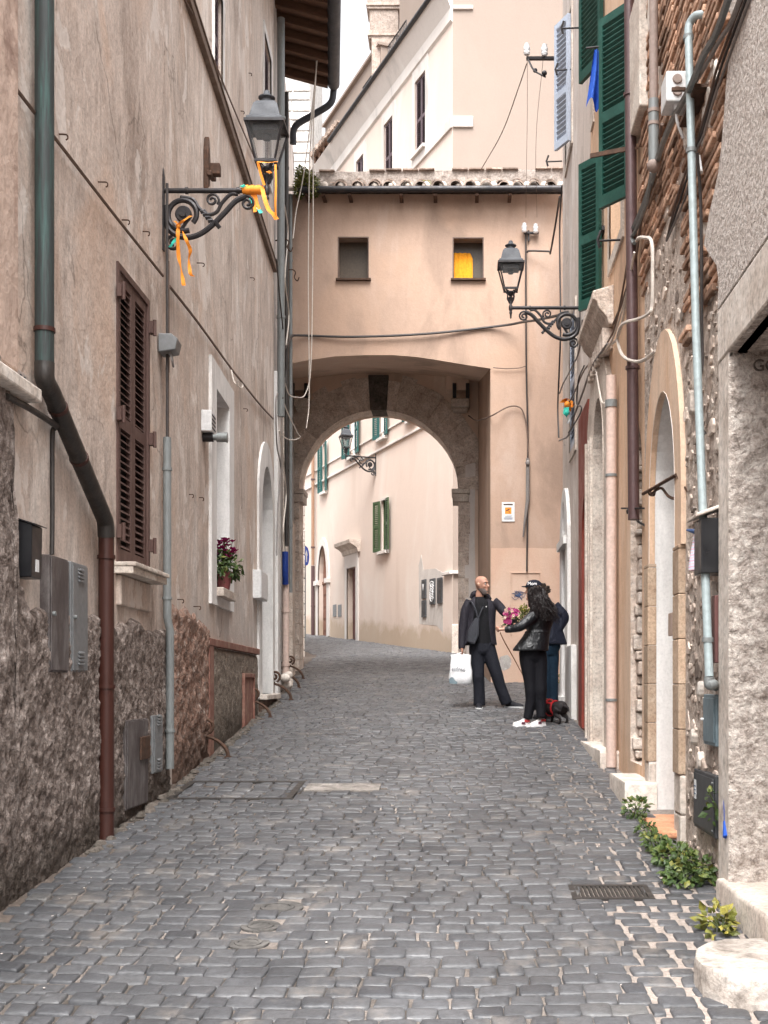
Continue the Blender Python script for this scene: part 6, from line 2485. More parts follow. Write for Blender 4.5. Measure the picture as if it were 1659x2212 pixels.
for k, pts in enumerate((
        [(1360, 520), (1350, 600), (1330, 700), (1312, 740), (1290, 770), (1262, 800), (1240, 850), (1222, 880)],
        [(1366, 520), (1358, 620), (1338, 720), (1320, 745), (1300, 765), (1282, 778), (1290, 775)],
        [(1370, 545), (1352, 640), (1322, 735), (1296, 768), (1285, 775), (1298, 860), (1306, 872)],
        [(1312, 742), (1280, 790), (1258, 850), (1240, 900), (1228, 940), (1208, 952)],
        [(1262, 790), (1250, 820), (1246, 870), (1256, 880), (1250, 900), (1228, 935)],
        [(1214, 400), (1209, 500), (1211, 700), (1208, 800), (1205, 880), (1207, 945)],
        [(1258, 690), (1250, 760), (1232, 800), (1216, 830), (1209, 850)])):
    cable([RW.P(x, y, .05 + .015 * k) for x, y in pts], .009 + .002 * (k % 2), M[('wireb', 'wirew', 'wirew', 'wireg', 'wired', 'wired', 'wireg')[k]],
          ('brown cable under the door hood heading to the orange ribbon', 'white cable curling at the salmon pipe head', 'white looping cable in front of the stone portal top', 'grey cable slack between portal and ribbon', 'dark kinked cable beside the orange ribbon',
           'long dark cable down the far right house edge next to the arch wall', 'grey cable gathered left of the door hood')[k])
# cable clamp bracket
mb = MB()
mb.ob(RW.P(1510, 195, .0), (-.16, 0, 0), (0, .02, 0), (0, 0, .02))
mb.ob(RW.P(1540, 188, .0), (-.10, 0, 0), (0, .5, 0), (0, 0, .02))
tag(mb.build('cable_clamp', M['rust'], None, at=RW.P(1510, 195)), 'rusty flat iron clamp holding the diagonal conduits', 'clamp')
mb = MB()
mb.tube([RW.P(1509, 338, .06), RW.P(1514, 372, .06)], .012, 8)
tag(mb.build('cable_clip', M['plastic'], None, at=RW.P(1509, 338)), 'small white cable clip on the brick wall right of the service pipe', 'clip')
# shutter stay with long rod in front of the large green leaf
mb = MB()
mb.tube([RW.P(1376, 320, .02), RW.P(1374, 320, .30)], .010, 6)
mb.ob(RW.P(1372, 322, .03), (-.34, .16, 0), (0, .02, 0), (0, 0, .035))
tag(mb.build('shutter_stay', M['rust'], None, at=RW.P(1372, 322)), 'rusty iron stay bar across the middle of the largest green shutter', 'shutter stay')
for x, y, lb_ in ((1345, 518, 'wrought shutter catch under the big green shutter'), (1237, 150, 'iron shutter catch beside the pale shutter upper part'), (1214, 348, 'iron shutter catch below the pale shutter'), (1252, 60, 'iron shutter catch near the top edge over the blue cloth')):
    p = RW.P(x, y, 0)
    mb = MB()
    mb.tube([p, p + Vector((-.22, 0, -.01))], .010, 6)
    mb.tube([p + Vector((-.20, 0, -.07)), p + Vector((-.22, 0, .0)), p + Vector((-.19, 0, .08))], .014, 6)
    tag(mb.build('shutter_catch', M['iron'], None, at=p), lb_, 'shutter catch', 'iron shutter catches on the right walls')
# blue cloth on a bar
bc = thing('blue_cloth', px(1284, 108, 11.7), 'bright blue cloth hanging from a thin bar between the green shutters', 'cloth')
mb = MB()
n_, m_ = 14, 16
vs, fs = [], []
tl, tr, bl_, br = px(1284, 106, 11.3), px(1294, 108, 11.3), px(1267, 226, 11.3), px(1301, 226, 11.3)
for i in range(n_ + 1):
    for j in range(m_ + 1):
        a, b = i / n_, j / m_
        bb = b ** .8
        p = (tl + (tr - tl) * a) * (1 - bb) + (bl_ + (br - bl_) * a) * bb
        p = p + Vector((0, .05 * math.sin(a * 9 + b * 2) * (.3 + b), .04 * math.sin(a * 7) * b))
        vs.append(p)
for i in range(n_):
    for j in range(m_):
        q = i * (m_ + 1) + j
        fs.append((q, q + m_ + 1, q + m_ + 2, q + 1))
mb.add(vs, fs)
ob_ = mb.build('cloth', M['blue'], bc, ang=80)
mb = MB()
mb.tube([px(1306, 100, 11.3), px(1266, 104, 11.35)], .009, 6)
mb.build('bar', M['iron'], bc)
# third leaf, partly visible at the top, above the blue cloth
mb_root = [o for o in COL.objects if o.name == 'peach_house'][0]
fr = MB()
fr.wbox(RW, RU(13.05) - .0, RU(13.3), 7.6, 9.4, 0, .02)
w3 = fr.build('window', M['travgrey'], bR2, at=RW.pt(RU(13.1), 7.6), smooth=False)
shutter(w3, (1.385, 12.1, 7.75), Vector((-.30, .82, 0)), .48, 1.9, (-.9, -.35, 0), M['greenshut'], (.5,), .05, .04, .05, tilt=-.04)
MB().ob((1.3, 12.3, 7.0), (.3, 0, 0), (0, .3, 0), (0, 0, 0.02)) if False else None

# sign bracket without a sign, and a smaller one
mb = MB()
yb0 = 8.2
Pp = lambda x, y: px(x, y, yb0)
mb.tube([px(1389, 1067, 8.75), px(1461, 1026, 7.85)], .012, 6)
mb.tube([px(1461, 1026, 7.85), px(1486, 1062, 7.65)], .008, 6)
mb.tube(crom([px(1401, 1058, 8.6), px(1408, 1066, 8.5), px(1418, 1058, 8.4), px(1430, 1055, 8.3), px(1444, 1072, 8.1), px(1462, 1078, 7.95), px(1474, 1070, 7.85), px(1478, 1058, 7.8), px(1468, 1056, 7.9)], 6), .010, 6)
mb.tube(crom([px(1401, 1058, 8.6), px(1403, 1068, 8.6), px(1412, 1070, 8.6), px(1415, 1062, 8.55)], 5), .008, 6)
tag(mb.build('sign_bracket', M['rust'], None, at=px(1461, 1030, 7.9)), 'empty wrought iron sign bracket crossing the blocked ochre archway', 'sign bracket')
mb = MB()
mb.tube([px(1343, 1098, 9.9), px(1398, 1098, 9.2)], .008, 6)
mb.tube(crom([px(1356, 1110, 9.8), px(1356, 1102, 9.8), px(1366, 1101, 9.8), px(1372, 1112, 9.7), px(1378, 1126, 9.6), px(1395, 1136, 9.4)], 6), .010, 6)
mb.tube([px(1398, 1060, 9.3), px(1399, 1168, 9.3)], .008, 6)
tag(mb.build('sign_bracket', M['iron'], None, at=px(1398, 1110, 9.3)), 'small black scroll bracket beside the stacked stone niche', 'sign bracket')
# black box lantern/letter box with tile roof
lx = thing('letter_box', RW.P(1573, 1235, 0), 'large black letter box under a sloping stone tile on the rubble wall', 'letter box')
uN = RU(6.53)
zz0, zz1 = 2.215, 2.51
mb = MB()
mb.ob((1.268, 3 + uN, zz0), (.135, 0, 0), (0, .20, 0), (-.0, 0, zz1 - zz0))
mb.build('case', M['black'], lx, smooth=False, bevel=.006)
mb = MB()
mb.ob((1.235, 3 + uN - .03, zz1 + .0), (.165, 0, .06), (0, .27, 0), (0, 0, .02))
mb.build('tile_lid', M['travgrey'], lx, smooth=False, bevel=.006)
# bell shaped striped paper ornament with ribbon
orn = thing('paper_ornament', px(1508, 1150, 7.0), 'small striped pink, blue and white paper bell ornament tied to the service pipe', 'ornament')
oc = px(1510, 1232, 7.05)
mb = MB()
hh = 90 * 7.05 / F
mb.lathe([(.062, 0), (.060, hh * .12), (.046, hh * .5), (.030, hh * .85), (.012, hh)], oc, 14)
g_ = G('striped paper')
xyz = g_.sep(g_.obj())
w_ = g_.n.new('ShaderNodeTexWave')
w_.inputs['Scale'].default_value = 9
w_.bands_direction = 'Z'
w_.inputs['Distortion'].default_value = 2
g_.l.new(g_.obj(), w_.inputs['Vector'])
col_ = g_.ramp(w_.outputs['Fac'], [(0, (.75, .55, .62)), (.35, (.75, .75, .8)), (.6, (.35, .5, .72)), (.8, (.8, .8, .8)), (1, (.7, .35, .5))])
mb.build('bell', g_.out(col_, .6), orn)
mb = MB()
mb.tube([px(1484, 1145, 7.05), px(1500, 1148, 7.0), px(1512, 1142, 7.0), px(1532, 1152, 6.95)], [.006, .016, .018, .006], 8)
mb.tube([px(1510, 1148, 7.0), oc + UP * hh], .004, 5)
mb.build('bow', M['inkblue'], orn)
# panels low on the right
def rpanel(name, x0, x1, yt, yb, m, label, o=.03, extra=None):
    u0, u1, z0, z1 = WR(RW, x0, x1, yt, yb, (x0 + x1) / 2)
    mb = MB()
    mb.wbox(RW, u0, u1, z0, z1, -.02, o)
    ob = mb.build(name, m, None, at=RW.pt(u0, z0), smooth=False, bevel=.005)
    tag(ob, label, 'utility box')
    MB().wbox(RW, u0 + .02, u1 - .02, z0 + .02, z1 - .02, o + .001, o + .007).build('door', m, ob, smooth=False, bevel=.002)
    return ob, (u0, u1, z0, z1)


pb_, q_ = rpanel('meter_door', 1535, 1562, 1500, 1610, M['utilblue'], 'blue grey steel meter door above the charcoal panel on the right wall', .04)
mb = MB()
mb.tube([RW.pt(q_[1] - .03, (q_[2] + q_[3]) / 2, .045), RW.pt(q_[1] - .03, (q_[2] + q_[3]) / 2, .062)], .008, 10)
mb.build('lock', M['porc'], pb_)
pc_, q_ = rpanel('meter_door', 1512, 1559, 1668, 1798, M['utilchar'], 'large charcoal meter panel with small white sticker low on the right wall', .035)
mb = MB()
mb.wbox(RW, q_[1] - .11, q_[1] - .05, q_[3] - .17, q_[3] - .06, .043, .045)
lb2 = mb.build('sticker', M['paper'], pc_, smooth=False)
mb = MB()
for k in range(3):
    mb.wbox(RW, q_[1] - .105, q_[1] - .055, q_[3] - .10 - .022 * k, q_[3] - .093 - .022 * k, .0452, .0462)
mb.build('print', M['inkblue'], pc_, smooth=False)
for dz in (.04, .3):
    mb = MB()
    mb.tube([RW.pt(q_[0] + .03, q_[2] + dz, .04), RW.pt(q_[0] + .03, q_[2] + dz, .05)], .006, 8)
    mb.build('screw', M['greypipe'], pc_)
mb = MB()
mb.wbox(RW, RU(6.53), RU(6.62), HC + (CY - 1432) * 6.55 / F, HC + (CY - 1286) * 6.55 / F, .0, .06)
tag(mb.build('narrow_board', M['woodplum'], None, at=RW.pt(RU(6.55), 1.8), smooth=False, bevel=.004), 'narrow dark plum board beside the white jamb of the near doorway', 'board')
mb = MB()
mb.tube(crom([RW.P(1564, 1700, .03), RW.P(1566, 1740, .04), RW.P(1567, 1775, .04)], 4), .008, 6)
mb.tube([RW.P(1567, 1775, .04), RW.P(1568, 1808, .05)], [.012, .016], 8)
tag(mb.build('blue_tassel', M['blue'], None, at=RW.P(1567, 1775, .04)), 'blue cord with tassel hanging beside the charcoal meter panel', 'tassel')
pc, q_ = rpanel('small_plate', 1443, 1463, 1322, 1372, M['plPink'], 'small pale pinkish plate fixed in the white blocked archway', .0)
for ch_ in list(pc.children):
    bpy.data.objects.remove(ch_)
pc.location = pc.location + Vector((.70, 0, 0)) if False else pc.location
# CCTV notice on the pier
def sign():
    u0, u1 = gU(1084), gU(1111.5)
    z0, z1 = gZ(1127), gZ(1085)
    mb = MB()
    mb.wbox(GT, u0, u1, z0, z1, .002, .014)
    s = tag(mb.build('notice_sign', M['paper'], None, at=GT.pt((u0 + u1) / 2, z0, 0), smooth=False, bevel=.004), 'white camera surveillance notice with orange square on the ochre pier', 'sign')
    mb = MB()
    mb.wbox(GT, u0 + .03, u1 - .03, z1 - .052, z1 - .03, .0145, .016)
    mb.build('header_bar', M['rust'], s, smooth=False)
    cx_, cz = (u0 + u1) / 2, z1 - .145
    mb = MB()
    mb.wbox(GT, cx_ - .055, cx_ + .055, cz - .055, cz + .055, .0145, .016)
    sq = mb.build('orange_square', M['orange'], s, smooth=False)
    mb = MB()
    mb.prism([GT.pt(cx_ - .04, cz + .005, .0165), GT.pt(cx_ + .02, cz + .035, .0165), GT.pt(cx_ + .027, cz + .018, .0165), GT.pt(cx_ - .033, cz - .012, .0165)], (0, -.002, 0))
    mb.prism([GT.pt(cx_ + .0, cz + .01, .0165), GT.pt(cx_ + .03, cz - .03, .0165), GT.pt(cx_ + .012, cz - .03, .0165)], (0, -.002, 0))
    mb.build('camera_symbol', M['ink'], s, smooth=False)
    mb = MB()
    for k, (w_, y_) in enumerate(((.07, .235), (.05, .250), (.075, .265), (.075, .278), (.07, .291))):
        mb.wbox(GT, cx_ - w_, cx_ + w_, z1 - y_ - .0025, z1 - y_ + .0025, .0145, .0155)
    mb.build('print_lines', M['inkblue'], s, smooth=False)


sign()
# graffiti scribble and pale plaque marks on the salmon render
mb = MB()
rb = random.Random(9)
sx, sz = 1122, 1285
for k in range(5):
    pts = [px(sx + rb.uniform(-12, 12) + 5 * math.cos(i * 1.7 + k), sz + rb.uniform(-6, 9) + 4 * math.sin(i * 2.1 + k), YG - .012) for i in range(6)]
    mb.tube(crom(pts, 5), .004, 5)
mb.build('scribble', M['inkblue'], gate, smooth=False)

# ---- scroll shaped wheel guards along the left wall
def guard(W, xw, yg, s, label):
    u = W.at(xw, 1500)[0]
    Y = W.p.y + W.d.y * u
    return W.pt(u, gz(Y), 0)


gp_ = MB()
body = crom([Vector((.0, 0, .225)), Vector((.05, 0, .205)), Vector((.12, 0, .175)), Vector((.19, 0, .125)), Vector((.235, 0, .06)), Vector((.245, 0, -.02))], 6)
gp_.tube(body, [.014 + .006 * i / len(body) for i in range(len(body))], 8)
gp_.tube(spiral((.035, .305), .014, .074, R(90), -1.45, 34), .016, 8)
gp_.tube([(-.02, 0, .21), (.02, 0, .215), (.03, 0, .235)], .016, 8)
gp_.box((.245, 0, .0), (.06, .04, .03))
g0 = gp_.build('wheel_guard', M['rust'], None, at=(0, 0, 0))
gl_ = ['nearest scrolled iron wheel guard, by the pebbledash plinth', 'scrolled iron wheel guard in front of the red cellar hatch', 'scrolled iron wheel guard right beside the white door step',
       'scrolled iron wheel guard just beyond the white door, fourth from the viewer', 'farthest scrolled iron wheel guard, at the arch']
for i, (xw, lb_) in enumerate(zip((437, 541, 594, 603, 622), gl_)):
    o = g0 if i == 0 else g0.copy()
    if i:
        COL.objects.link(o)
    W = L2 if xw < 600 else L3
    u = W.at(xw, 1500)[0]
    if i == 3:
        u += .6
    if i == 2:
        u = L2.L - .25
    p = W.pt(max(.05, u), 0, 0)
    o.location = (p.x, p.y, gz(p.y) + .01)
    o.rotation_euler = (0, 0, math.atan2(W.n.y, W.n.x) - .0)
    s_ = (1.0, 1.0, 1.12, 1.15, 1.1)[i]
    o.scale = (s_, s_, s_)
    tag(o, lb_, 'wheel guard', 'scroll shaped iron wheel guards along the left wall')

COVR = rough_stone('dusty cover iron', [(.10, .085, .078), (.18, .16, .145), (.26, .235, .215), (.34, .31, .285)], 9, .004, 40)
# ---- lids and gratings in the paving
def lid_rect(x0, x1, y0, y1, m, label, name, slots=0, frame_=.03):
    root = thing(name, ((x0 + x1) / 2, (y0 + y1) / 2, gz((y0 + y1) / 2)), label, 'street cover')
    mb = MB()
    def q(a0, a1, b0, b1, z0=.004, z1=.016):
        v = [(a0, b0), (a1, b0), (a1, b1), (a0, b1)]
        vs = [(x, y, gz(y) + z0) for x, y in v] + [(x, y, gz(y) + z1) for x, y in v]
        mb.add(vs, [(0, 1, 2, 3), (4, 5, 6, 7), (0, 1, 5, 4), (1, 2, 6, 5), (2, 3, 7, 6), (3, 0, 4, 7)])
    q(x0, x1, y0, y0 + frame_)
    q(x0, x1, y1 - frame_, y1)
    q(x0, x0 + frame_, y0 + frame_, y1 - frame_)
    q(x1 - frame_, x1, y0 + frame_, y1 - frame_)
    mb.build('rim', m, root, smooth=False)
    mb = MB()
    if slots:
        for k in range(slots):
            a = x0 + frame_ + (x1 - x0 - 2 * frame_) * (k + .15) / slots
            q(a, a + (x1 - x0 - 2 * frame_) / slots * .62, y0 + frame_, y1 - frame_, 0, .013)
    else:
        q(x0 + frame_, x1 - frame_, y0 + frame_, y1 - frame_, 0, .013)
    mb.build('cover', m, root, smooth=False)
    return root


lid_rect(.57, 1.0, 6.37, 6.67, M['leadpipe'], 'dark iron storm drain grating near the bushes at lower right', 'drain_grating', 16)
lid_rect(-1.27, -.67, 9.77, 10.11, COVR, 'pale stone bordered rectangular cover in mid street', 'inspection_cover')
mb = MB()
for (a, b, c, d) in ((-2.22, -1.36, 10.17, 10.21), (-2.22, -1.36, 9.36, 9.40), (-1.36, -1.31, 9.36, 10.21), (-2.27, -2.22, 9.36, 10.21)):
    mb.add([(a, c, gz(c) + .02), (b, c, gz(c) + .02), (b, d, gz(d) + .02), (a, d, gz(d) + .02), (a, c, gz(c) - .02), (b, c, gz(c) - .02), (b, d, gz(d) - .02), (a, d, gz(d) - .02)], [(0, 1, 2, 3), (0, 1, 5, 4), (1, 2, 6, 5), (2, 3, 7, 6), (3, 0, 4, 7)])
tag(mb.build('trench_frame', M['leadpipe'], None, at=(-1.8, 9.8, gz(9.8)), smooth=False), 'large dark metal frame set in cobbles near the left wall', 'street cover')
COVR = rough_stone('dusty cast iron', [(.045, .042, .040), (.085, .080, .076), (.12, .112, .105), (.17, .16, .15)], 9, .004, 40)
for (x, y, r, lb_) in ((-.94, 6.22, .13, 'largest round iron valve cover in the near cobbles'), (-.97, 5.88, .095, 'smaller round valve cover between the other two'), (-.98, 5.60, .095, 'small round valve cover nearest to the viewer')):
    root = thing('valve_cover', (x, y, gz(y)), lb_, 'street cover')
    def disc(r0, r1, z0, z1, nm, m):
        mb = MB()
        n_ = 28
        vs = []
        for rr_, z in ((r0, z0), (r0, z1), (r1, z1), (r1, z0)):
            for k in range(n_):
                a = 2 * math.pi * k / n_
                yy = y + rr_ * math.sin(a)
                vs.append((x + rr_ * math.cos(a), yy, gz(yy) + z))
        fs = [(q * n_ + k, q * n_ + (k + 1) % n_, ((q + 1) % 4) * n_ + (k + 1) % n_, ((q + 1) % 4) * n_ + k) for q in range(4) for k in range(n_)]
        mb.add(vs, fs)
        mb.build(nm, m, root, smooth=False)
    disc(r * .68, r, -.01, .010, 'concrete_ring', COVR)
    disc(r * .50, r * .66, -.01, .013, 'rim', COVR)
    disc(.001, r * .48, -.01, .011, 'cap', COVR)
mb = MB()
for k in range(45):
    Y = rnd.uniform(4.5, 9.5)
    X = -2.28 + abs(rnd.gauss(0, .22))
    r = rnd.uniform(.003, .007)
    mb.ball((X, Y, gz(Y) + .018), (r, r * 1.4, r * .5), 6, 4, rnd.random())
for k in range(16):
    Y = rnd.uniform(4.5, 16)
    X = rnd.uniform(-2.2, 1.2)
    r = rnd.uniform(.003, .008)
    mb.ball((X, Y, gz(Y) + .018), (r, r * 1.5, r * .5), 6, 4, rnd.random())
mb.build('litter', flat('dull petal', (.42, .38, .35), .8), None, kind='stuff', label='tiny pale petals and litter scattered along the left gutter', category='litter')
# ================================================================ PLANTS
def leaf(mb, p, d, n_, s, c):
    """one bent leaf: two halves of a pointed oval"""
    d, n_ = d.normalized(), n_.normalized()
    w = d.cross(n_)
    if w.length < 1e-4:
        w = Vector((1, 0, 0))
    w.normalize()
    a, b, e = p, p + d * s * .5 + n_ * s * .10, p + d * s - n_ * s * .12
    l, r = p + d * s * .42 + w * s * .36, p + d * s * .42 - w * s * .36
    mb.add([a, l, e, r, b], [(0, 1, 4), (1, 2, 4), (2, 3, 4), (3, 0, 4)], c)


def foliage(mb, c, rad, n, s, r, hang=0.0, shell_=.45):
    c = Vector(c)
    for k in range(n):
        v = Vector((r.gauss(0, 1), r.gauss(0, 1), r.gauss(0, 1))).normalized()
        q = shell_ + (1 - shell_) * r.random() ** .6
        p = c + Vector((v.x * rad[0], v.y * rad[1], v.z * rad[2])) * q
        d = (v + Vector((r.gauss(0, .5), r.gauss(0, .5), r.gauss(0, .5) - hang))).normalized()
        up = Vector((r.gauss(0, .5), r.gauss(0, .5) - .5, 1))
        leaf(mb, p, d, up, s * r.uniform(.6, 1.3), min(1, max(0, r.gauss(.45, .22) + .15 * v.z)))


def weed(name, blobs, label, s=.05, n=110, m='leaf', seed=1):
    r = random.Random(seed)
    c0 = Vector(blobs[0][0])
    root = thing(name, (c0.x, c0.y, gz(c0.y)), label, 'plant')
    mb = MB()
    st_ = MB()
    for c, rad, k in blobs:
        foliage(mb, c, rad, int(n * k), s, r, .2)
        for i in range(int(6 * k) + 2):
            b = Vector(c) + Vector((r.uniform(-.3, .6) * rad[0], r.uniform(-.5, .5) * rad[1], -rad[2] * .9))
            t = Vector(c) + Vector((r.uniform(-.8, .8) * rad[0], r.uniform(-.8, .8) * rad[1], r.uniform(-.1, .7) * rad[2]))
            st_.tube([b, (b + t) / 2 + Vector((.01, 0, .01)), t], [.005, .004, .002], 5)
    mb.build('foliage', M[m], root, smooth=False)
    st_.build('stem', M['stem'], root)
    return root


def gp(x, y, Y, dz=0):
    return px(x, y, Y)


weed('wall_weed', [((1.23, 7.15, .62), (.13, .20, .07), 1.0), ((1.27, 6.80, .595), (.13, .18, .085), 1.1), ((1.20, 6.68, .58), (.10, .12, .07), .5)],
     'largest leafy green weed clump at the wall foot below the charcoal panel', .050, 190, 'leaf', 1)
weed('wall_weed', [((1.18, 7.55, .66), (.07, .16, .06), .8), ((1.19, 7.95, .68), (.06, .16, .05), .5)], 'low leafy weed trailing along the foot of the terracotta step', .042, 130, 'leaf', 2)
weed('wall_weed', [((1.22, 8.62, .745), (.09, .22, .085), 1.0)], 'leafy weed tuft between the marble block and the terracotta step', .042, 150, 'leaf', 3)
weed('wall_weed', [((1.20, 5.78, .50), (.07, .14, .08), 1.0)], 'yellow green weed tuft growing between the two stone steps and the gutter', .055, 90, 'leafy', 4)
weed('wall_weed', [((1.36, 6.62, .98), (.05, .07, .10), .5)], 'few leaves climbing the wall beside the blue tassel', .045, 60, 'leaf', 5)
weed('wall_weed', [((1.64, 20.7, 1.70), (.12, .12, .10), .6)], 'small weed at the foot of the ochre pier behind the people', .05, 60, 'leafy', 6)
rt = thing('roof_bush', px(660, 420, 20.7), 'green and yellow bush growing on the tiled roof corner beside the eaves', 'bush')
mb = MB()
rr_ = random.Random(3)
for (x, y, Y, a, b, k) in ((655, 390, 20.7, .13, .15, 900), (672, 396, 20.7, .13, .12, 700), (646, 408, 20.65, .09, .12, 350), (650, 372, 20.8, .08, .08, 250), (678, 412, 20.6, .09, .07, 250), (668, 378, 20.8, .08, .08, 200)):
    foliage(mb, px(x, y, Y), (a * 1.1, .22, b), k, .044, rr_, .1, .2)
mb.build('foliage', M['leafy'], rt, smooth=False)
mb = MB()
for k in range(14):
    p = px(rr_.uniform(645, 678), 424, 20.7)
    mb.tube([p, p + Vector((rr_.uniform(-.08, .08), -.05, .2)), p + Vector((rr_.uniform(-.15, .15), -.08, .34))], [.008, .006, .002], 5)
mb.build('stem', M['stem'], rt)
for x, lb_ in ((880, 'small yellow green tuft among the roof tiles left of middle'), (919, 'small mossy tuft among the roof tiles right of middle')):
    mb = MB()
    foliage(mb, px(x - 0, 399, 20.8), (.10, .08, .07), 130, .03, rr_, 0, .2)
    tag(mb.build('roof_tuft', M['leafy'], None, at=px(x, 403, 20.8), smooth=False), lb_, 'plant')
# flower pot on the white window sill
u, z = (w2[0] + w2[1]) / 2 - .02, w2[2]
fp = thing('flower_pot', L2.pt(u, z, .0), 'terracotta pot of magenta cyclamen on the sill of the white framed window', 'flower pot')
mb = MB()
c = L2.pt(u, z + .002, .02)
mb.lathe([(.001, 0), (.075, 0), (.10, .15), (.115, .155), (.115, .185), (.10, .185), (.095, .16), (.001, .16)], c, 20)
mb.build('pot', paint('plum plastic pot', (.20, .06, .06), .5, 0, .2), fp)
mb = MB()
foliage(mb, c + UP * .28, (.19, .19, .13), 260, .060, rr_, .3, .3)
foliage(mb, c + UP * .20, (.21, .20, .10), 90, .055, rr_, .8, .5)
mb.build('foliage', M['leaf'], fp, smooth=False)
mb = MB()
stm = MB()
for k in range(44):
    a, r_q = rr_.uniform(0, 6.28), rr_.random() ** .5 * .17
    p = c + Vector((r_q * math.cos(a), r_q * math.sin(a), .40 + rr_.uniform(-.03, .16) - r_q * .4))
    stm.tube([c + UP * .2, p], .003, 4)
    for j in range(6):
        d = Vector((math.cos(j * 1.05 + a), math.sin(j * 1.05 + a), .9))
        leaf(mb, p, d, Vector((0, 0, 1)), .055, min(1, max(0, rr_.gauss(.5, .2))))
mb.build('blossom', M['petal'], fp, smooth=False)
stm.build('stem', M['stem'], fp)

# things beyond the arch at the left edge
sg = thing('road_sign', (px(661, 1300, 36).x, 36, gz(36)), 'round blue road sign seen almost edge on through the arch at left', 'road sign')
pc_ = px(661, 1201, 36)
mb = MB()
mb.tube([(pc_.x - .03, 36, gz(36) - .02), (pc_.x - .03, 36, pc_.z + .3)], .03, 10)
mb.build('pole', M['greypipe'], sg)
ax = Vector((.98, -.18, 0))
mb = MB()
mb.tube([pc_, pc_ + ax * .012], .28, 28)
dsk = mb.build('disc', flat('sign blue', (.02, .08, .45), .4), sg)
mb = MB()
w_ = ax.cross(UP)
mb.prism([pc_ + ax * .014 + w_ * a + UP * b for a, b in ((-.05, -.18), (.05, -.18), (.05, .02), (.12, .02), (0, .18), (-.12, .02), (-.05, .02))], ax * .004)
mb.build('arrow', M['paper'], dsk, smooth=False)
pn_ = thing('pennant', px(648, 1282, 25.1), 'small red, blue and pale pennants hanging at the left jamb of the arch', 'pennant')
for k, (y0, y1, x0, x1, m_) in enumerate(((1284, 1294, 644, 650, 'reddoor'), (1296, 1318, 646, 654, 'blue'), (1316, 1333, 642, 649, 'bluepipe'))):
    a, b = px(x0, y0, 25.1 + .05 * k), px(x1, y1, 25.1 + .05 * k)
    mb = MB()
    vs = []
    for i in range(7):
        t = i / 6
        vs += [Vector((a.x + (b.x - a.x) * t, a.y + .03 * math.sin(t * 8), a.z)), Vector((a.x + (b.x - a.x) * t, a.y + .03 * math.sin(t * 8 + 1), b.z + .05 * abs(t - .5)))]
    mb.add(vs, [(2 * i, 2 * i + 1, 2 * i + 3, 2 * i + 2) for i in range(6)])
    mb.build('flag', M[m_], pn_)
mb = MB()
mb.lathe([(.001, 0), (.028, 0), (.036, .075), (.038, .08), (.001, .08)], px(646, 1446, 24.2) - UP * .01, 14)
tag(mb.build('paper_cup', M['orange'], None, at=px(646, 1446, 24.2)), 'tiny orange paper cup on the ground at the left foot of the arch', 'cup')

# ================================================================ PEOPLE
SKIN = G('skin')
_c = SKIN.ramp(SKIN.noise(SKIN.obj(), 14, 4), [(.3, (.33, .165, .115)), (.55, (.44, .24, .17)), (.8, (.52, .31, .23))])
SKIN.b.inputs['Subsurface Weight'].default_value = .08
M['skin'] = SKIN.out(_c, .5, SKIN.bump(SKIN.noise(SKIN.obj(), 60, 4), .002, .5), 0, .4)


def cloth(name, base, rough=.75, fold=.02, sc=9, spec=.25, hi=None):
    g = G(name)
    p = g.obj()
    n1 = g.noise(g.map(p, (1, 1, .55)), sc, 5, .55, 1.2)
    c = g.mix(1, base, g.ramp(g.noise(p, 70, 3), [(.3, .8), (.7, 1.2)]), 'MULTIPLY')
    if hi:
        c = g.mix(g.ramp(n1, [(.55, 0), (.75, .6)]), c, hi)
    b = g.bump(n1, fold, .9)
    b = g.bump(g.noise(p, 160, 2), .001, .6, b)
    return g.out(c, rough, b, 0, spec)


M['jacketm'] = cloth('charcoal purple jacket', (.020, .018, .025), .7, .03, 8)
M['tee'] = cloth('black tee', (.007, .007, .009), .85, .02, 8)
M['trous'] = cloth('navy black trousers', (.010, .011, .017), .8, .03, 7)
M['leather'] = cloth('black leather', (.006, .007, .009), .42, .025, 12, .5)
M['legging'] = cloth('black leggings', (.005, .005, .008), .75, .015, 9)
M['navy'] = cloth('navy jacket', (.006, .008, .018), .7, .03, 8)
M['jeans'] = cloth('dark blue jeans', (.007, .022, .042), .8, .02, 9)
M['bagc'] = cloth('grey black sling bag', (.035, .037, .045), .6, .01, 20)
M['hair'] = cloth('dark hair', (.012, .008, .008), .42, .02, 30, .5)
M['hairc'] = cloth('brown curls', (.030, .016, .009), .5, .02, 40, .5)
M['shoeb'] = cloth('black shoe', (.012, .012, .016), .6, .004, 20)
M['shoew'] = cloth('white shoe', (.66, .63, .62), .5, .004, 20)
M['shoer'] = flat('red shoe panel', (.45, .05, .05), .6)
M['shoed'] = flat('dark shoe stripe', (.10, .03, .05), .6)
M['beard'] = cloth('grey stubble', (.14, .11, .10), .9, .004, 60)


def pI(x, y, Y):
    return px(932.6 + .1984 * x, 1206.9 + .1984 * y, Y)


def limb(mb, pts, rad, n=14, sub=5, flat=1.0):
    P = crom(pts, sub)
    m = len(P)
    k = len(rad) - 1
    rr = []
    for i in range(m):
        t = i / (m - 1) * k
        a = min(k - 1, int(t))
        u = t - a
        u = u * u * (3 - 2 * u)
        rr.append(rad[a] * (1 - u) + rad[a + 1] * u)
    mb.tube(P, rr, n, .5, flat)


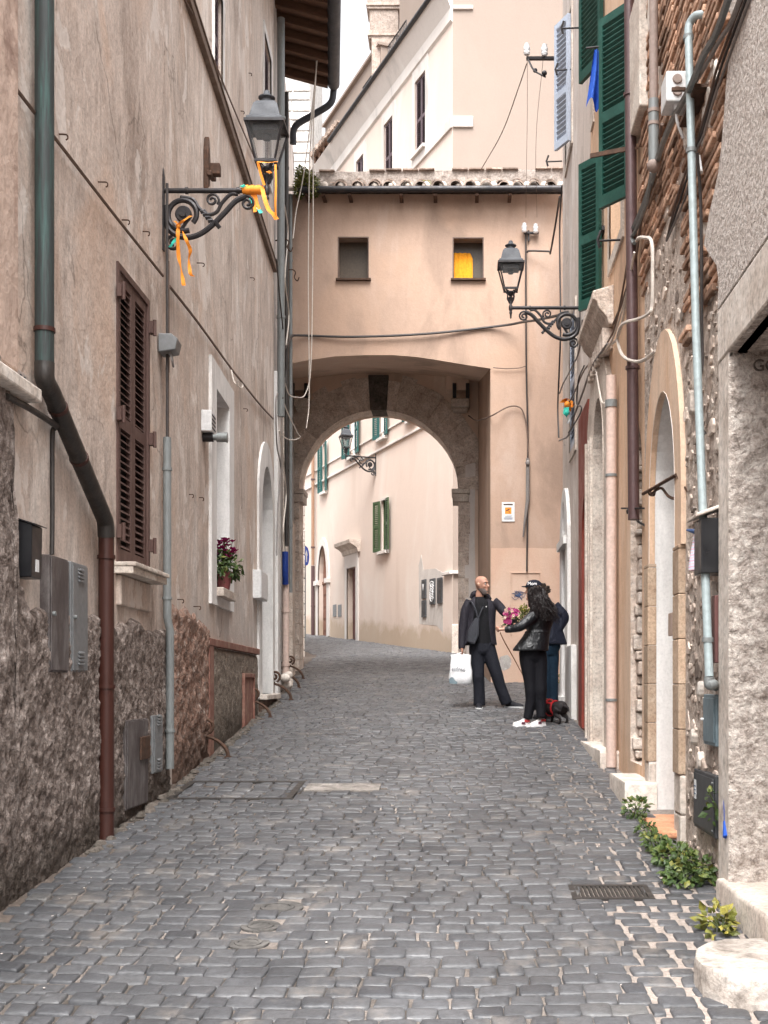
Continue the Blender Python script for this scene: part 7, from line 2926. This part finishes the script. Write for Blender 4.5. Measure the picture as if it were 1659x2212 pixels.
def rings(mb, rows, n=24, a0=None):
    """rows: (centre, rx, ry, turn)"""
    R_ = []
    for c, rx, ry, tn in rows:
        c = Vector(c)
        R_.append([c + Vector((rx * math.cos(a) * math.cos(tn) - ry * math.sin(a) * math.sin(tn), rx * math.cos(a) * math.sin(tn) + ry * math.sin(a) * math.cos(tn), 0)) for a in [2 * math.pi * k / n for k in range(n)]])
    mb.loft(R_)


def remesh(o, v=.009, sm=4):
    r = o.modifiers.new('remesh', 'REMESH')
    r.mode = 'VOXEL'
    r.voxel_size = v
    r.use_smooth_shade = True
    s = o.modifiers.new('smooth', 'SMOOTH')
    s.factor = .5
    s.iterations = sm
    return o


def head(mb, c, f, s=1.0):
    """c: centre of the skull between the ears, f: facing direction"""
    f = Vector(f).normalized()
    l = UP.cross(f).normalized()
    tn = math.atan2(l.y, l.x)
    c = Vector(c)
    rows = [(-.135, .012, .030, .040), (-.125, .030, .045, .048), (-.10, .045, .062, .035), (-.07, .056, .076, .018), (-.03, .066, .088, .006), (.0, .073, .094, -.002), (.04, .076, .098, -.006), (.075, .070, .090, -.010), (.10, .052, .068, -.014), (.118, .020, .028, -.016)]
    rings(mb, [(c + UP * z * s + f * o * s, rx * s, ry * s, tn) for z, rx, ry, o in rows], 20)
    # nose, brow, lips, chin, ears
    N = lambda a, b, d: c + f * a * s + l * b * s + UP * d * s
    mb.tube([N(.092, 0, .022), N(.104, 0, -.005), N(.118, 0, -.030), N(.098, 0, -.042)], [.008 * s, .011 * s, .017 * s, .010 * s], 8)
    mb.tube([N(.082, -.045, .030), N(.096, 0, .034), N(.082, .045, .030)], .010 * s, 8)
    mb.tube([N(.088, -.022, -.068), N(.100, 0, -.066), N(.088, .022, -.068)], .009 * s, 8)
    mb.tube([N(.084, -.020, -.080), N(.097, 0, -.080), N(.084, .020, -.080)], .009 * s, 8)
    mb.ball(N(.082, 0, -.112), .022 * s, 10, 8)
    for q in (-1, 1):
        mb.tube([N(-.010, q * .076, .018), N(-.004, q * .086, .008), N(-.002, q * .084, -.014), N(.002, q * .074, -.030)], [.008 * s, .013 * s, .011 * s, .006 * s], 8)
        mb.ball(N(.070, q * .038, -.028), .020 * s, 8, 6)
    return N


def eyes(parent, N, s=1.0):
    for q in (-1, 1):
        e = MB().ball(N(.080, q * .032, .006), .011 * s, 8, 6).build('eye', M['paper'], parent)
        MB().ball(N(.0895, q * .033, .006), .0055 * s, 8, 6).build('pupil', M['ink'], e)
        MB().tube([N(.090, q * .018, .026), N(.096, q * .032, .032), N(.086, q * .050, .026)], .004 * s, 6).build('eyebrow', M['beard'], parent)


def hand(mb, w, d, side, curl=.8, s=1.0, thumb=1):
    """w wrist point, d direction of the palm, side: direction across the knuckles (to the thumb)"""
    w, d, side = Vector(w), Vector(d).normalized(), Vector(side)
    side = (side - d * side.dot(d)).normalized()
    n_ = d.cross(side)
    limb(mb, [w, w + d * .045 * s, w + d * .095 * s], [.024 * s, .030 * s, .030 * s], 10, 3, .55)
    for k, (o, ln) in enumerate(((.030, .068), (.010, .076), (-.010, .070), (-.029, .055))):
        b = w + d * .088 * s + side * o * s
        a1 = curl * (.6 + .05 * k)
        d1 = (d * math.cos(a1) + n_ * math.sin(a1)).normalized()
        d2 = (d * math.cos(a1 * 2.2) + n_ * math.sin(a1 * 2.2)).normalized()
        d3 = (d * math.cos(a1 * 3) + n_ * math.sin(a1 * 3)).normalized()
        p1_ = b + d1 * ln * .45 * s
        p2_ = p1_ + d2 * ln * .32 * s
        mb.tube([b, p1_, p2_, p2_ + d3 * ln * .26 * s], [.0095 * s, .009 * s, .0085 * s, .006 * s], 7)
    b = w + d * .03 * s + side * .028 * s
    t1 = b + (d * .6 + side * .8).normalized() * .035 * s
    mb.tube([b, t1, t1 + (d + n_ * .6).normalized() * .032 * s], [.012 * s, .011 * s, .008 * s], 7)


def shoe(parent, heel, toe, m, sole, extra=None, w=.048, hgt=.07):
    heel, toe = Vector(heel), Vector(toe)
    d = (toe - heel)
    L = d.length
    d.normalize()
    l = UP.cross(d).normalized()
    rows = []
    prof = [(0, .030, .06), (.04, .036, .075), (.25, .037, .085), (.42, .040, .075), (.60, .047, .055), (.80, .046, .042), (.95, .034, .034), (1.0, .018, .026)]
    R_ = []
    for t, hw, hh in prof:
        c = heel + d * L * t + UP * .022
        ring = []
        for k in range(14):
            a = 2 * math.pi * k / 14
            ring.append(c + l * hw * math.cos(a) * w / .048 + UP * (max(-.004, hh * math.sin(a)) if math.sin(a) > 0 else -.004))
        R_.append(ring)
    mb = MB()
    mb.loft(R_)
    s_ = mb.build('shoe', m, parent, ang=60)
    R_ = []
    for t, hw, hh in prof:
        t2 = -.03 + 1.06 * t
        c = heel + d * L * t2
        R_.append([c + l * (hw + .006) * a * w / .048 + UP * b for a, b in ((1, .0), (1, .024), (-1, .024), (-1, .0))])
    mb = MB()
    mb.loft(R_)
    mb.build('sole', sole, s_, smooth=False)
    if extra:
        for (t0, t1, z0, z1, mm) in extra:
            mb = MB()
            for q in (-1, 1):
                p = heel + d * L * t0 + l * q * .041 * w / .048
                mb.ob(p + UP * z0, d * L * (t1 - t0) * .9, l * q * .004, UP * (z1 - z0))
            mb.build('panel', mm, s_, smooth=False)
    return s_


def coat(rows, gap, m, parent, name='jacket', n=30, front=-math.pi / 2, thick=.012, sleeves=(), extra=None):
    """open shell jacket: rows (centre, rx, ry), gap(i) = half opening angle at the front; sleeves as limbs"""
    mb = MB()
    vs, fs = [], []
    for i, (c, rx, ry) in enumerate(rows):
        g_ = gap(i)
        for k in range(n + 1):
            a = front + g_ + (2 * math.pi - 2 * g_) * k / n
            w = 1 + .035 * nz(k * .5, i * .8, rx * 9)
            vs.append(Vector(c) + Vector((rx * w * math.cos(a), ry * w * math.sin(a), .008 * nz(k * .6, i))))
    for i in range(len(rows) - 1):
        for k in range(n):
            q = i * (n + 1) + k
            fs.append((q, q + 1, q + n + 2, q + n + 1))
    mb.add(vs, fs)
    for pts, rad in sleeves:
        limb(mb, pts, rad, 14, 5)
    o = mb.build(name, m, parent, ang=70)
    sd_ = o.modifiers.new('solid', 'SOLIDIFY')
    sd_.thickness = thick
    sd_.offset = -1
    ss = o.modifiers.new('sub', 'SUBSURF')
    ss.levels = 1
    ss.render_levels = 1
    return o


# ---------------- the man with the plastic bag
Ym = 16.56
gm = gz(Ym)
man = thing('person', (px(1060, 1530, Ym).x, Ym, gm), 'bald man in dark open jacket holding a white plastic bag, facing right', 'person')
q = lambda x, y, d=0: pI(x, y, Ym + d)
fr_ = Vector((.80, -.60, 0))
hc = q(545, 285, 0)
mb = MB()
N = head(mb, hc, fr_, 1.0)
limb(mb, [q(535, 350, .02), q(522, 400, .02), q(525, 450, .03)], [.056, .056, .060], 14)
rings(mb, [(q(535, 450, .04), .07, .05, 0), (q(540, 490, .04), .135, .075, 0), (q(545, 600, .04), .125, .08, 0), (q(545, 760, .03), .11, .075, 0), (q(545, 900, .03), .12, .075, 0), (q(550, 980, .03), .10, .07, 0)])
shL, elL, haL = q(415, 475, .03), q(345, 720, .0), q(328, 985, -.06)
shR, elR, haR = q(685, 475, .03), q(790, 590, -.02), q(905, 655, -.10)
limb(mb, [shL, elL, haL], [.052, .040, .027], 12)
limb(mb, [shR, elR, haR], [.052, .040, .027], 12)
hand(mb, q(328, 978, -.06), Vector((.10, -.1, -1)), Vector((0, -1, 0)), .9)
hand(mb, haR, Vector((.9, -.1, -.1)), Vector((0, 0, 1)), .5)
hpL, knL, anL = q(490, 950, .02), q(508, 1250, -.03), q(522, 1590, .02)
hpR, knR, anR = q(610, 950, .02), q(705, 1240, -.02), q(828, 1575, .04)
limb(mb, [hpL, knL, anL], [.075, .050, .032], 12)
limb(mb, [hpR, knR, anR], [.075, .050, .032], 12)
body = remesh(mb.build('body', M['skin'], man), .0085, 3)
eyes(body, N)
mb = MB()
rings(mb, [(hc + UP * z + fr_ * o, rx, ry, math.atan2(fr_.x, -fr_.y) if False else math.atan2(UP.cross(fr_).y, UP.cross(fr_).x)) for z, rx, ry, o in [(-.142, .020, .034, .040), (-.127, .036, .050, .046), (-.10, .050, .066, .034), (-.075, .0585, .0775, .019), (-.05, .062, .078, .012)]], 18)
mb.build('beard', M['beard'], body)
tr = MB()
limb(tr, [q(488, 905, .02), q(490, 1000, .02), q(506, 1250, -.02), q(515, 1400, -.01), q(520, 1600, .0)], [.10, .105, .083, .078, .082], 16)
limb(tr, [q(605, 905, .02), q(618, 1000, .02), q(700, 1240, -.01), q(750, 1400, .0), q(818, 1580, .02)], [.10, .105, .085, .078, .080], 16)
rings(tr, [(q(545, 880, .02), .150, .105, 0), (q(548, 940, .02), .170, .12, 0), (q(552, 1010, .02), .165, .12, 0), (q(555, 1050, .02), .10, .10, 0)])
remesh(tr.build('trousers', M['trous'], man), .011, 5)
te = MB()
rings(te, [(q(526, 418, .03), .070, .066, 0), (q(532, 440, .03), .090, .080, 0), (q(538, 462, .03), .120, .095, 0), (q(542, 500, .03), .165, .108, 0), (q(546, 600, .03), .165, .115, 0), (q(546, 760, .02), .160, .115, 0), (q(547, 905, .02), .170, .12, 0), (q(547, 925, .02), .165, .118, 0)])
te.build('t_shirt', M['tee'], man)
rows = [(q(528, 408, .06), .085, .075), (q(532, 440, .04), .115, .085), (q(540, 470, .03), .185, .105), (q(545, 520, .03), .200, .118), (q(540, 620, .03), .195, .128), (q(530, 760, .03), .205, .14), (q(520, 860, .03), .225, .15), (q(515, 945, .03), .245, .16)]
gaps = (.95, .75, .50, .45, .52, .62, .72, .80)
coat(rows, lambda i: gaps[i], M['jacketm'], man, 'jacket', sleeves=(([q(430, 460, .03), q(375, 560, .02), q(345, 720, .0), q(332, 860, -.02), q(326, 985, -.05)], [.078, .072, .064, .055, .046]),
                                                                      ([q(665, 465, .03), q(735, 520, .02), q(790, 585, -.02), q(840, 620, -.05), q(885, 645, -.09)], [.076, .066, .060, .052, .044])))
hd_ = MB()
limb(hd_, [q(425, 430, .08), q(462, 385, .09), q(530, 378, .13), q(600, 405, .11), q(640, 440, .06)], [.022, .042, .045, .036, .02], 12)
hd_.build('hood', M['jacketm'], man)
# sling bag
sb = MB()
sb.prism([q(470, 640, -.17), q(520, 640, -.18), q(515, 830, -.19), q(470, 935, -.19), q(385, 905, -.17), q(395, 780, -.17)], (0, .06, 0))
bago = tag(sb.build('sling_bag', M['bagc'], None, at=q(450, 800, -.15), smooth=False, bevel=.02), 'grey sling bag hanging at the front of the bald man', 'bag')
mb = MB()
mb.tube(crom([q(410, 470, -.02), q(440, 480, -.12), q(480, 560, -.16), q(500, 640, -.17)], 5), .012, 6)
mb.tube(crom([q(560, 520, -.11), q(530, 590, -.15), q(505, 650, -.17)], 5), .008, 6)
mb.build('strap', M['bagc'], bago)
mb = MB()
mb.tube([q(594, 522, -.125), q(594, 522, -.135)], .009, 10)
mb.build('badge', M['porc'], man)
sh_ = shoe(man, (anL.x - .01, Ym + .06, gm), (anL.x - .01, Ym - .20, gz(Ym - .2)), M['shoeb'], M['plastic'])
sh_ = shoe(man, (anR.x - .02, Ym + .06, gm), (anR.x + .20, Ym - .08, gm), M['shoeb'], M['plastic'])
# plastic bag in his hand
bc_ = thing('plastic_bag', q(315, 1380, -.08), 'full white plastic shopping bag with dark lettering held by the bald man', 'shopping bag')
PBM = paint('thin white plastic', (.80, .80, .81), .35, 0, .3, (.55, .57, .61), 9, .004, .5)
mb = MB()
rw = []
for i, (y, hw, dd2) in enumerate(((1365, 108, .075), (1350, 122, .090), (1290, 127, .10), (1220, 122, .095), (1140, 112, .080), (1080, 108, .055), (1045, 112, .030))):
    c = q(316 + (3 if i % 2 else -3), y, -.08)
    n_ = 28
    ring = []
    for k in range(n_):
        a = 2 * math.pi * k / n_
        cr, sr = math.cos(a), math.sin(a)
        e = .62
        w_ = 1 + .05 * nz(k * .9, i * 1.1, 3)
        ring.append(c + Vector((hw * .00124 * w_ * math.copysign(abs(cr) ** e, cr), dd2 * w_ * math.copysign(abs(sr) ** e, sr), .006 * nz(k, i))))
    rw.append(ring)
mb.loft(rw, cap=False)
mb.add(rw[0], [tuple(range(28))])
mb.build('bag_body', PBM, bc_, ang=60)
for sx in (-1, 1):
    mb = MB()
    mb.tube(crom([q(316 + sx * 55, 1050, -.09), q(316 + sx * 30, 1035, -.075), q(330, 1022, -.07), q(336 + sx * 3, 1046, -.08)], 5), .016, 8, .5, .4)
    mb.tube(crom([q(316 + sx * 85, 1052, -.08), q(316 + sx * 50, 1045, -.075), q(332, 1040, -.08)], 5), .014, 8, .5, .4)
    mb.build('handle', PBM, bc_)
lt = q(292, 1205, -.08) + Vector((0, -.104, 0))
text_mesh('enfinso', .085, M['ink'], bc_, frame(lt, (1, 0, -.03), (0, 0, 1)), 'lettering', .002, .75)
mb = MB()
cl_ = q(235, 1318, -.08) + Vector((0, -.085, 0))
mb.prism([cl_ + Vector((a, 0, b)) for a, b in ((-.05, -.05), (.05, -.06), (.06, -.01), (.02, .03), (-.03, .035), (-.055, .01))], (0, -.006, 0))
mb.build('dark_print', M['utilblue'], bc_, smooth=False)

# ---------------- the woman in black leather
Yw_ = 14.3
gw = gz(Yw_)
kw = Yw_ / Ym
q = lambda x, y, d=0: pI(x, y, Yw_ + d)
wom = thing('person', (px(1143, 1568, Yw_).x, Yw_, gw), 'woman with long dark hair, black leather jacket and white sneakers holding the leash', 'person')
fw = Vector((-.85, .50, 0))
hc = q(1128, 410, 0)
mb = MB()
N = head(mb, hc, fw, .95)
limb(mb, [q(1135, 480), q(1150, 530), q(1165, 570)], [.048, .048, .065], 12)
rings(mb, [(q(1165, 560, .02), .07, .05, .5), (q(1170, 610, .02), .11, .06, .5), (q(1165, 760, .02), .09, .06, .5), (q(1130, 900, .03), .09, .06, .5), (q(1105, 1010, .04), .10, .07, .5), (q(1105, 1090, .04), .09, .07, .5)])
limb(mb, [q(1110, 620, -.06), q(970, 740, -.14), q(800, 768, -.10)], [.045, .036, .024], 12)
hand(mb, q(812, 770, -.10), Vector((-1, .05, .0)), Vector((0, -.3, 1)), .75, .95)
limb(mb, [q(1230, 620, .10), q(1150, 740, .25), q(1000, 740, .35)], [.045, .036, .024], 12)
hand(mb, q(1000, 740, .35), Vector((-1, .1, .1)), Vector((0, 0, 1)), .6, .9)
limb(mb, [q(1060, 1030, .03), q(1065, 1350, .02), q(1052, 1730, .04)], [.060, .050, .032], 12)
limb(mb, [q(1160, 1030, .05), q(1185, 1350, .02), q(1192, 1710, .04)], [.060, .050, .032], 12)
bw = remesh(mb.build('body', M['skin'], wom), .0085, 3)
eyes(bw, N, .95)
lg = MB()
limb(lg, [q(1040, 1000, .02), q(1050, 1090, .02), q(1075, 1380, .02), q(1075, 1550, .03), q(1045, 1745, .04)], [.10, .105, .073, .062, .055], 16)
limb(lg, [q(1150, 1000, .05), q(1160, 1090, .05), q(1185, 1380, .03), q(1190, 1550, .04), q(1190, 1730, .04)], [.10, .105, .075, .062, .055], 16)
rings(lg, [(q(1090, 940, .04), .13, .11, .4), (q(1095, 1010, .04), .155, .13, .4), (q(1100, 1090, .04), .15, .125, .4), (q(1110, 1130, .04), .10, .10, .4)])
remesh(lg.build('leggings', M['legging'], wom), .011, 5)
jk = MB()
jr = []
for x, y, rx, ry, t_ in ((1165, 545, .075, .065, .5), (1172, 570, .13, .085, .5), (1180, 620, .165, .105, .5), (1180, 700, .160, .11, .5), (1165, 780, .145, .11, .5), (1135, 850, .16, .13, .40), (1105, 920, .185, .15, .3), (1078, 985, .21, .17, .3), (1076, 1005, .21, .17, .3)):
    jr.append((q(x, y, .02), rx * 1.02, ry, t_))
rings(jk, jr, 28)
for y, cx__, rx in ((800, 1150, .148), (830, 1138, .150), (860, 1125, .158), (890, 1110, .166), (920, 1096, .178), (950, 1082, .19)):
    rings(jk, [(q(cx__, y - 8, .02), rx, .12, .42), (q(cx__, y, .02), rx + .010, .134, .42), (q(cx__, y + 8, .02), rx, .12, .42)], 28)
limb(jk, [q(1130, 590, -.05), q(1090, 640, -.09), q(1000, 715, -.15), q(950, 745, -.16), q(870, 765, -.13), q(800, 772, -.10)], [.070, .072, .060, .055, .044, .038], 14)
limb(jk, [q(1235, 590, .09), q(1230, 680, .18), q(1150, 740, .26), q(1030, 742, .34)], [.068, .062, .052, .040], 14)
limb(jk, [q(1120, 555, .0), q(1165, 535, .05), q(1215, 560, .02)], [.02, .035, .02], 10)
remesh(jk.build('jacket', M['leather'], wom), .0105, 3)
hr = MB()
rings(hr, [(q(1128, 306, .01), .020, .03, .5), (q(1128, 312, .01), .055, .07, .5), (q(1130, 330, .01), .082, .10, .5), (q(1135, 370, .0), .098, .115, .5), (q(1145, 430, -.01), .105, .112, .5), (q(1165, 500, -.02), .118, .11, .5), (q(1195, 580, -.03), .120, .10, .5), (q(1225, 650, -.03), .085, .075, .5), (q(1240, 690, -.02), .03, .03, .5)], 24)
rr_ = random.Random(17)
for k in range(300):
    a = rr_.uniform(-2.6, .9)
    r0 = .085 + .012 * rr_.random()
    b = q(1130, 330, 0)
    x0 = b + Vector((r0 * math.cos(a), (r0 + .02) * math.sin(a) * 1.0, rr_.uniform(-.02, .02)))
    L_ = rr_.uniform(.20, .40)
    dx = rr_.uniform(.03, .17)
    pts = []
    for i in range(7):
        t = i / 6
        pts.append(x0 + Vector((dx * t * t + .028 * t * math.cos(a) + .014 * math.sin(t * 9 + k), .03 * t * math.sin(a) - .02 * t + .01 * math.cos(t * 8 + k), -L_ * t)))
    hr.tube(pts, [.004, .006, .0065, .006, .0055, .004, .0015], 4, rr_.random())
hr.build('hair', M['hair'], bw)
ex = ((.05, .40, .062, .088, M['shoer']), (.34, .58, .035, .062, M['shoed']))
shoe(wom, (q(1060, 1800).x + .005, Yw_ + .06, gz(Yw_)), (q(885, 1800).x, Yw_ + .0, gz(Yw_)), M['shoew'], M['porc'], ex)
shoe(wom, (q(1225, 1790).x + .01, Yw_ + .10, gz(Yw_ + .1)), (q(1085, 1790).x - .01, Yw_ + .02, gz(Yw_)), M['shoew'], M['porc'], ex)

# ---------------- third person behind her
Yt = 15.3
q = lambda x, y, d=0: pI(x, y, Yt + d)
gt_ = gz(Yt)
thr = thing('person', (px(1190, 1540, Yt).x, Yt, gt_), 'person in navy jacket, blue jeans and dark cap behind the woman, hand on hip', 'person')
ft = Vector((-.95, -.30, 0))
hc = q(1115, 345)
mb = MB()
N = head(mb, hc, ft, .98)
limb(mb, [q(1135, 420), q(1170, 470), q(1200, 510)], [.050, .052, .07], 12)
rings(mb, [(q(1225, 510), .08, .05, .0), (q(1240, 550), .13, .07, 0), (q(1250, 700), .11, .07, 0), (q(1270, 860), .10, .07, 0), (q(1270, 960), .10, .07, 0)])
limb(mb, [q(1340, 540, 0), q(1435, 650, -.02), q(1350, 800, -.06)], [.048, .038, .026], 12)
hand(mb, q(1355, 790, -.06), Vector((-.8, -.1, -.5)), Vector((0, -1, 0)), .7, .95)
limb(mb, [q(1150, 540, 0), q(1080, 680, .0), q(960, 690, .02)], [.048, .038, .026], 12)
hand(mb, q(965, 690, .02), Vector((-1, 0, .1)), Vector((0, 0, 1)), .7, .95)
limb(mb, [q(1225, 960), q(1240, 1260), q(1250, 1700, .0)], [.08, .05, .032], 12)
limb(mb, [q(1305, 960), q(1310, 1260), q(1320, 1700, .0)], [.08, .05, .032], 12)
bt = remesh(mb.build('body', M['skin'], thr), .0085, 3)
eyes(bt, N, .98)
jn = MB()
limb(jn, [q(1225, 930), q(1225, 1050), q(1245, 1300), q(1240, 1500), q(1245, 1690)], [.09, .10, .080, .070, .068], 16)
limb(jn, [q(1300, 930, .02), q(1300, 1050, .02), q(1312, 1300, .02), q(1318, 1500, .02), q(1322, 1680, .02)], [.09, .10, .078, .068, .066], 16)
rings(jn, [(q(1262, 880), .14, .10, 0), (q(1265, 960), .16, .12, 0), (q(1265, 1050), .12, .10, 0)])
remesh(jn.build('jeans', M['jeans'], thr), .011, 5)
nj = MB()
rings(nj, [(q(1205, 485), .07, .06, 0), (q(1225, 505), .13, .09, 0), (q(1240, 540), .19, .115, 0), (q(1248, 640), .185, .125, 0), (q(1262, 760), .185, .13, 0), (q(1285, 860), .195, .14, 0), (q(1300, 935), .205, .145, 0)], 26)
limb(nj, [q(1330, 515), q(1385, 570, -.01), q(1440, 640, -.02), q(1405, 730, -.03), q(1365, 790, -.06)], [.078, .074, .068, .055, .048], 14)
limb(nj, [q(1150, 540), q(1095, 640), q(1060, 690), q(985, 692, .02)], [.07, .06, .052, .042], 14)
remesh(nj.build('jacket', M['navy'], thr), .011, 4)
hr = MB()
for k in range(150):
    a = rr_.uniform(-1.9, 1.7)
    z = rr_.uniform(-.10, .06)
    r0 = .088 + .02 * rr_.random()
    c = hc + Vector((r0 * math.cos(a) + .02, r0 * math.sin(a), z))
    pts = [c + Vector((.018 * math.cos(i * 1.3 + k) + .010 * i * math.cos(a) * .6, .018 * math.sin(i * 1.3 + k), -.012 * i)) for i in range(8)]
    hr.tube(pts, [.006, .008, .009, .009, .009, .008, .006, .003], 5, rr_.random())
for (x, y) in ((1225, 300), (1240, 340), (1255, 320), (1265, 350), (1215, 290)):
    for k in range(9):
        c = q(x + rr_.uniform(-14, 14), y + rr_.uniform(-14, 14), rr_.uniform(-.05, .05))
        hr.tube([c + Vector((.02 * math.cos(i * 1.4 + k), .02 * math.sin(i * 1.4 + k), .010 * math.sin(i * 2 + k))) for i in range(7)], .007, 5)
hr.build('hair', M['hairc'], bt)
cp = MB()
tc = math.atan2(UP.cross(ft).y, UP.cross(ft).x)
rings(cp, [(hc + UP * .035, .088, .108, tc), (hc + UP * .06, .088, .107, tc), (hc + UP * .095, .076, .094, tc), (hc + UP * .122, .050, .062, tc), (hc + UP * .133, .015, .02, tc)], 24)
cpo = cp.build('cap', M['navy'], bt, ang=60)
mb = MB()
pk = hc + ft * .09 + UP * .04
mb.prism([pk + ft * a + UP.cross(ft) * b for a, b in ((-.02, -.07), (.04, -.055), (.07, -.02), (.07, .02), (.04, .055), (-.02, .07))], (0, 0, .010))
mb.build('peak', M['navy'], cpo, smooth=False)
tn_ = Vector((.28, -.96, 0)).normalized()
text_mesh('Mom', .062, M['porc'], cpo, frame(hc + Vector((-.03, -.112, .075)), (1, -.10, 0), (0, .18, 1)), 'lettering', .004, .9)
shoe(thr, (q(1262, 1690).x, Yt + .05, gt_), (q(1262, 1690).x - .17, Yt - .12, gz(Yt - .12)), M['shoeb'], M['black'])
shoe(thr, (q(1325, 1690).x, Yt + .07, gt_), (q(1325, 1690).x - .12, Yt - .16, gz(Yt - .16)), M['shoeb'], M['black'])

# ---------------- bouquets, leash, dog
Yb = 14.9
q = lambda x, y, d=0: pI(x, y, Yb + d)
bq = thing('flower_bouquet', q(870, 690), 'potted bunch of magenta and pale flowers held between the man and the woman', 'bouquet')
mb, fm, pw = MB(), MB(), MB()
foliage(mb, q(870, 640), (.11, .10, .09), 260, .032, rr_, 0, .2)
foliage(mb, q(860, 720), (.10, .06, .03), 90, .034, rr_, .4, .2)
for k in range(60):
    a = rr_.uniform(0, 6.28)
    rq = rr_.random() ** .5
    p = q(865 + 85 * rq * math.cos(a), 600 + 62 * rq * math.sin(a), -.10 * rr_.random())
    for j in range(5):
        leaf(fm if k % 3 else pw, p, Vector((math.cos(j * 1.26 + a), -.6, math.sin(j * 1.26 + a))), Vector((0, -1, 0)), .028, rr_.random())
for k in range(14):
    p = q(rr_.uniform(790, 860), rr_.uniform(660, 700), -.12)
    for j in range(5):
        leaf(fm, p, Vector((math.cos(j * 1.26), -.6, math.sin(j * 1.26))), Vector((0, -1, 0)), .030, .1)
mb.build('foliage', M['leaf'], bq, smooth=False)
fm.build('blossom', M['petal'], bq, smooth=False)
pw.build('pale_blossom', M['petalw'], bq, smooth=False)
mb = MB()
mb.lathe([(.001, 0), (.05, 0), (.068, .075), (.072, .08), (.001, .08)], q(872, 735, -.02), 18)
mb.build('pot', M['black'], bq)
b2 = thing('flower_bouquet', q(1000, 660, .1), 'yellow green sprig bunch in front of the woman, right of the magenta flowers', 'bouquet')
mb = MB()
foliage(mb, q(1000, 590, .1), (.07, .06, .10), 240, .032, rr_, -.6, .1)
mb.build('foliage', M['leafy'], b2, smooth=False)
mb = MB()
for k in range(10):
    mb.tube([q(990, 700, .1), q(rr_.uniform(960, 1050), rr_.uniform(520, 600), .1)], .003, 4)
mb.build('stem', M['stem'], b2)
# dog, standing turned away to the left
Yd = 14.72
dq = Vector((px(1200, 1560, Yd).x, Yd, gz(Yd)))
dg = thing('dog', dq, 'small black dog in red harness standing behind the woman\'s feet', 'dog')
dd3 = Vector((-.62, .72, 0)).normalized()
dl = UP.cross(dd3)
D = lambda a, b, z: dq + dd3 * a + dl * b + UP * z
mb = MB()
limb(mb, [D(-.15, 0, .175), D(-.10, 0, .19), D(.0, 0, .185), D(.10, 0, .185), D(.17, 0, .205)], [.050, .082, .074, .088, .060], 16)
limb(mb, [D(.15, 0, .20), D(.20, 0, .25), D(.235, 0, .29)], [.058, .045, .042], 12)
limb(mb, [D(.21, 0, .30), D(.255, 0, .31), D(.31, 0, .285), D(.345, 0, .28)], [.040, .048, .026, .016], 12)
for s_ in (-1, 1):
    mb.prism([D(.225, s_ * .035, .325), D(.255, s_ * .045, .33), D(.235, s_ * .070, .27)], dd3 * .012)
    limb(mb, [D(.12, s_ * .055, .17), D(.11, s_ * .058, .10), D(.115, s_ * .058, .05), D(.125, s_ * .058, .012), D(.15, s_ * .058, .010)], [.040, .024, .017, .016, .013], 10, 4)
    limb(mb, [D(-.10, s_ * .055, .18), D(-.065, s_ * .062, .115), D(-.135, s_ * .060, .065), D(-.125, s_ * .060, .014), D(-.095, s_ * .060, .010)], [.055, .036, .018, .016, .013], 10, 4)
limb(mb, [D(-.17, 0, .20), D(-.21, 0, .19), D(-.25, .02, .13)], [.020, .013, .006], 8)
FUR = cloth('black tan fur', (.016, .013, .014), .7, .006, 60, .3, (.05, .03, .025))
db = remesh(mb.build('body', FUR, dg), .007, 2)
mb = MB()
for a, rr3 in ((.095, .098), (-.0, .084)):
    pts = [D(a, rr3 * math.cos(t), .187 + rr3 * math.sin(t)) for t in [k * 2 * math.pi / 20 for k in range(21)]]
    mb.tube(pts, .011, 6)
mb.tube([D(.10, -.06, .255), D(.0, -.05, .25)], .010, 6)
mb.tube([D(.10, .07, .25), D(.0, .06, .24)], .014, 6)
mb.build('harness', flat('red harness', (.50, .02, .025), .6), dg)
mb = MB()
pts = [pI(745, 805, 14.22), pI(800, 920, 14.35), pI(880, 1060, 14.5), pI(1000, 1280, 14.72), pI(1110, 1460, 14.9), D(.05, 0, .27)]
mb.tube(crom(pts, 6), .006, 6)
lh = MB()
tag(mb.build('leash', paint('brown leather leash', (.24, .09, .03), .6, 0, .2), None, at=pts[0]), 'thin brown leash slanting from the woman\'s hand down to the dog', 'leash')
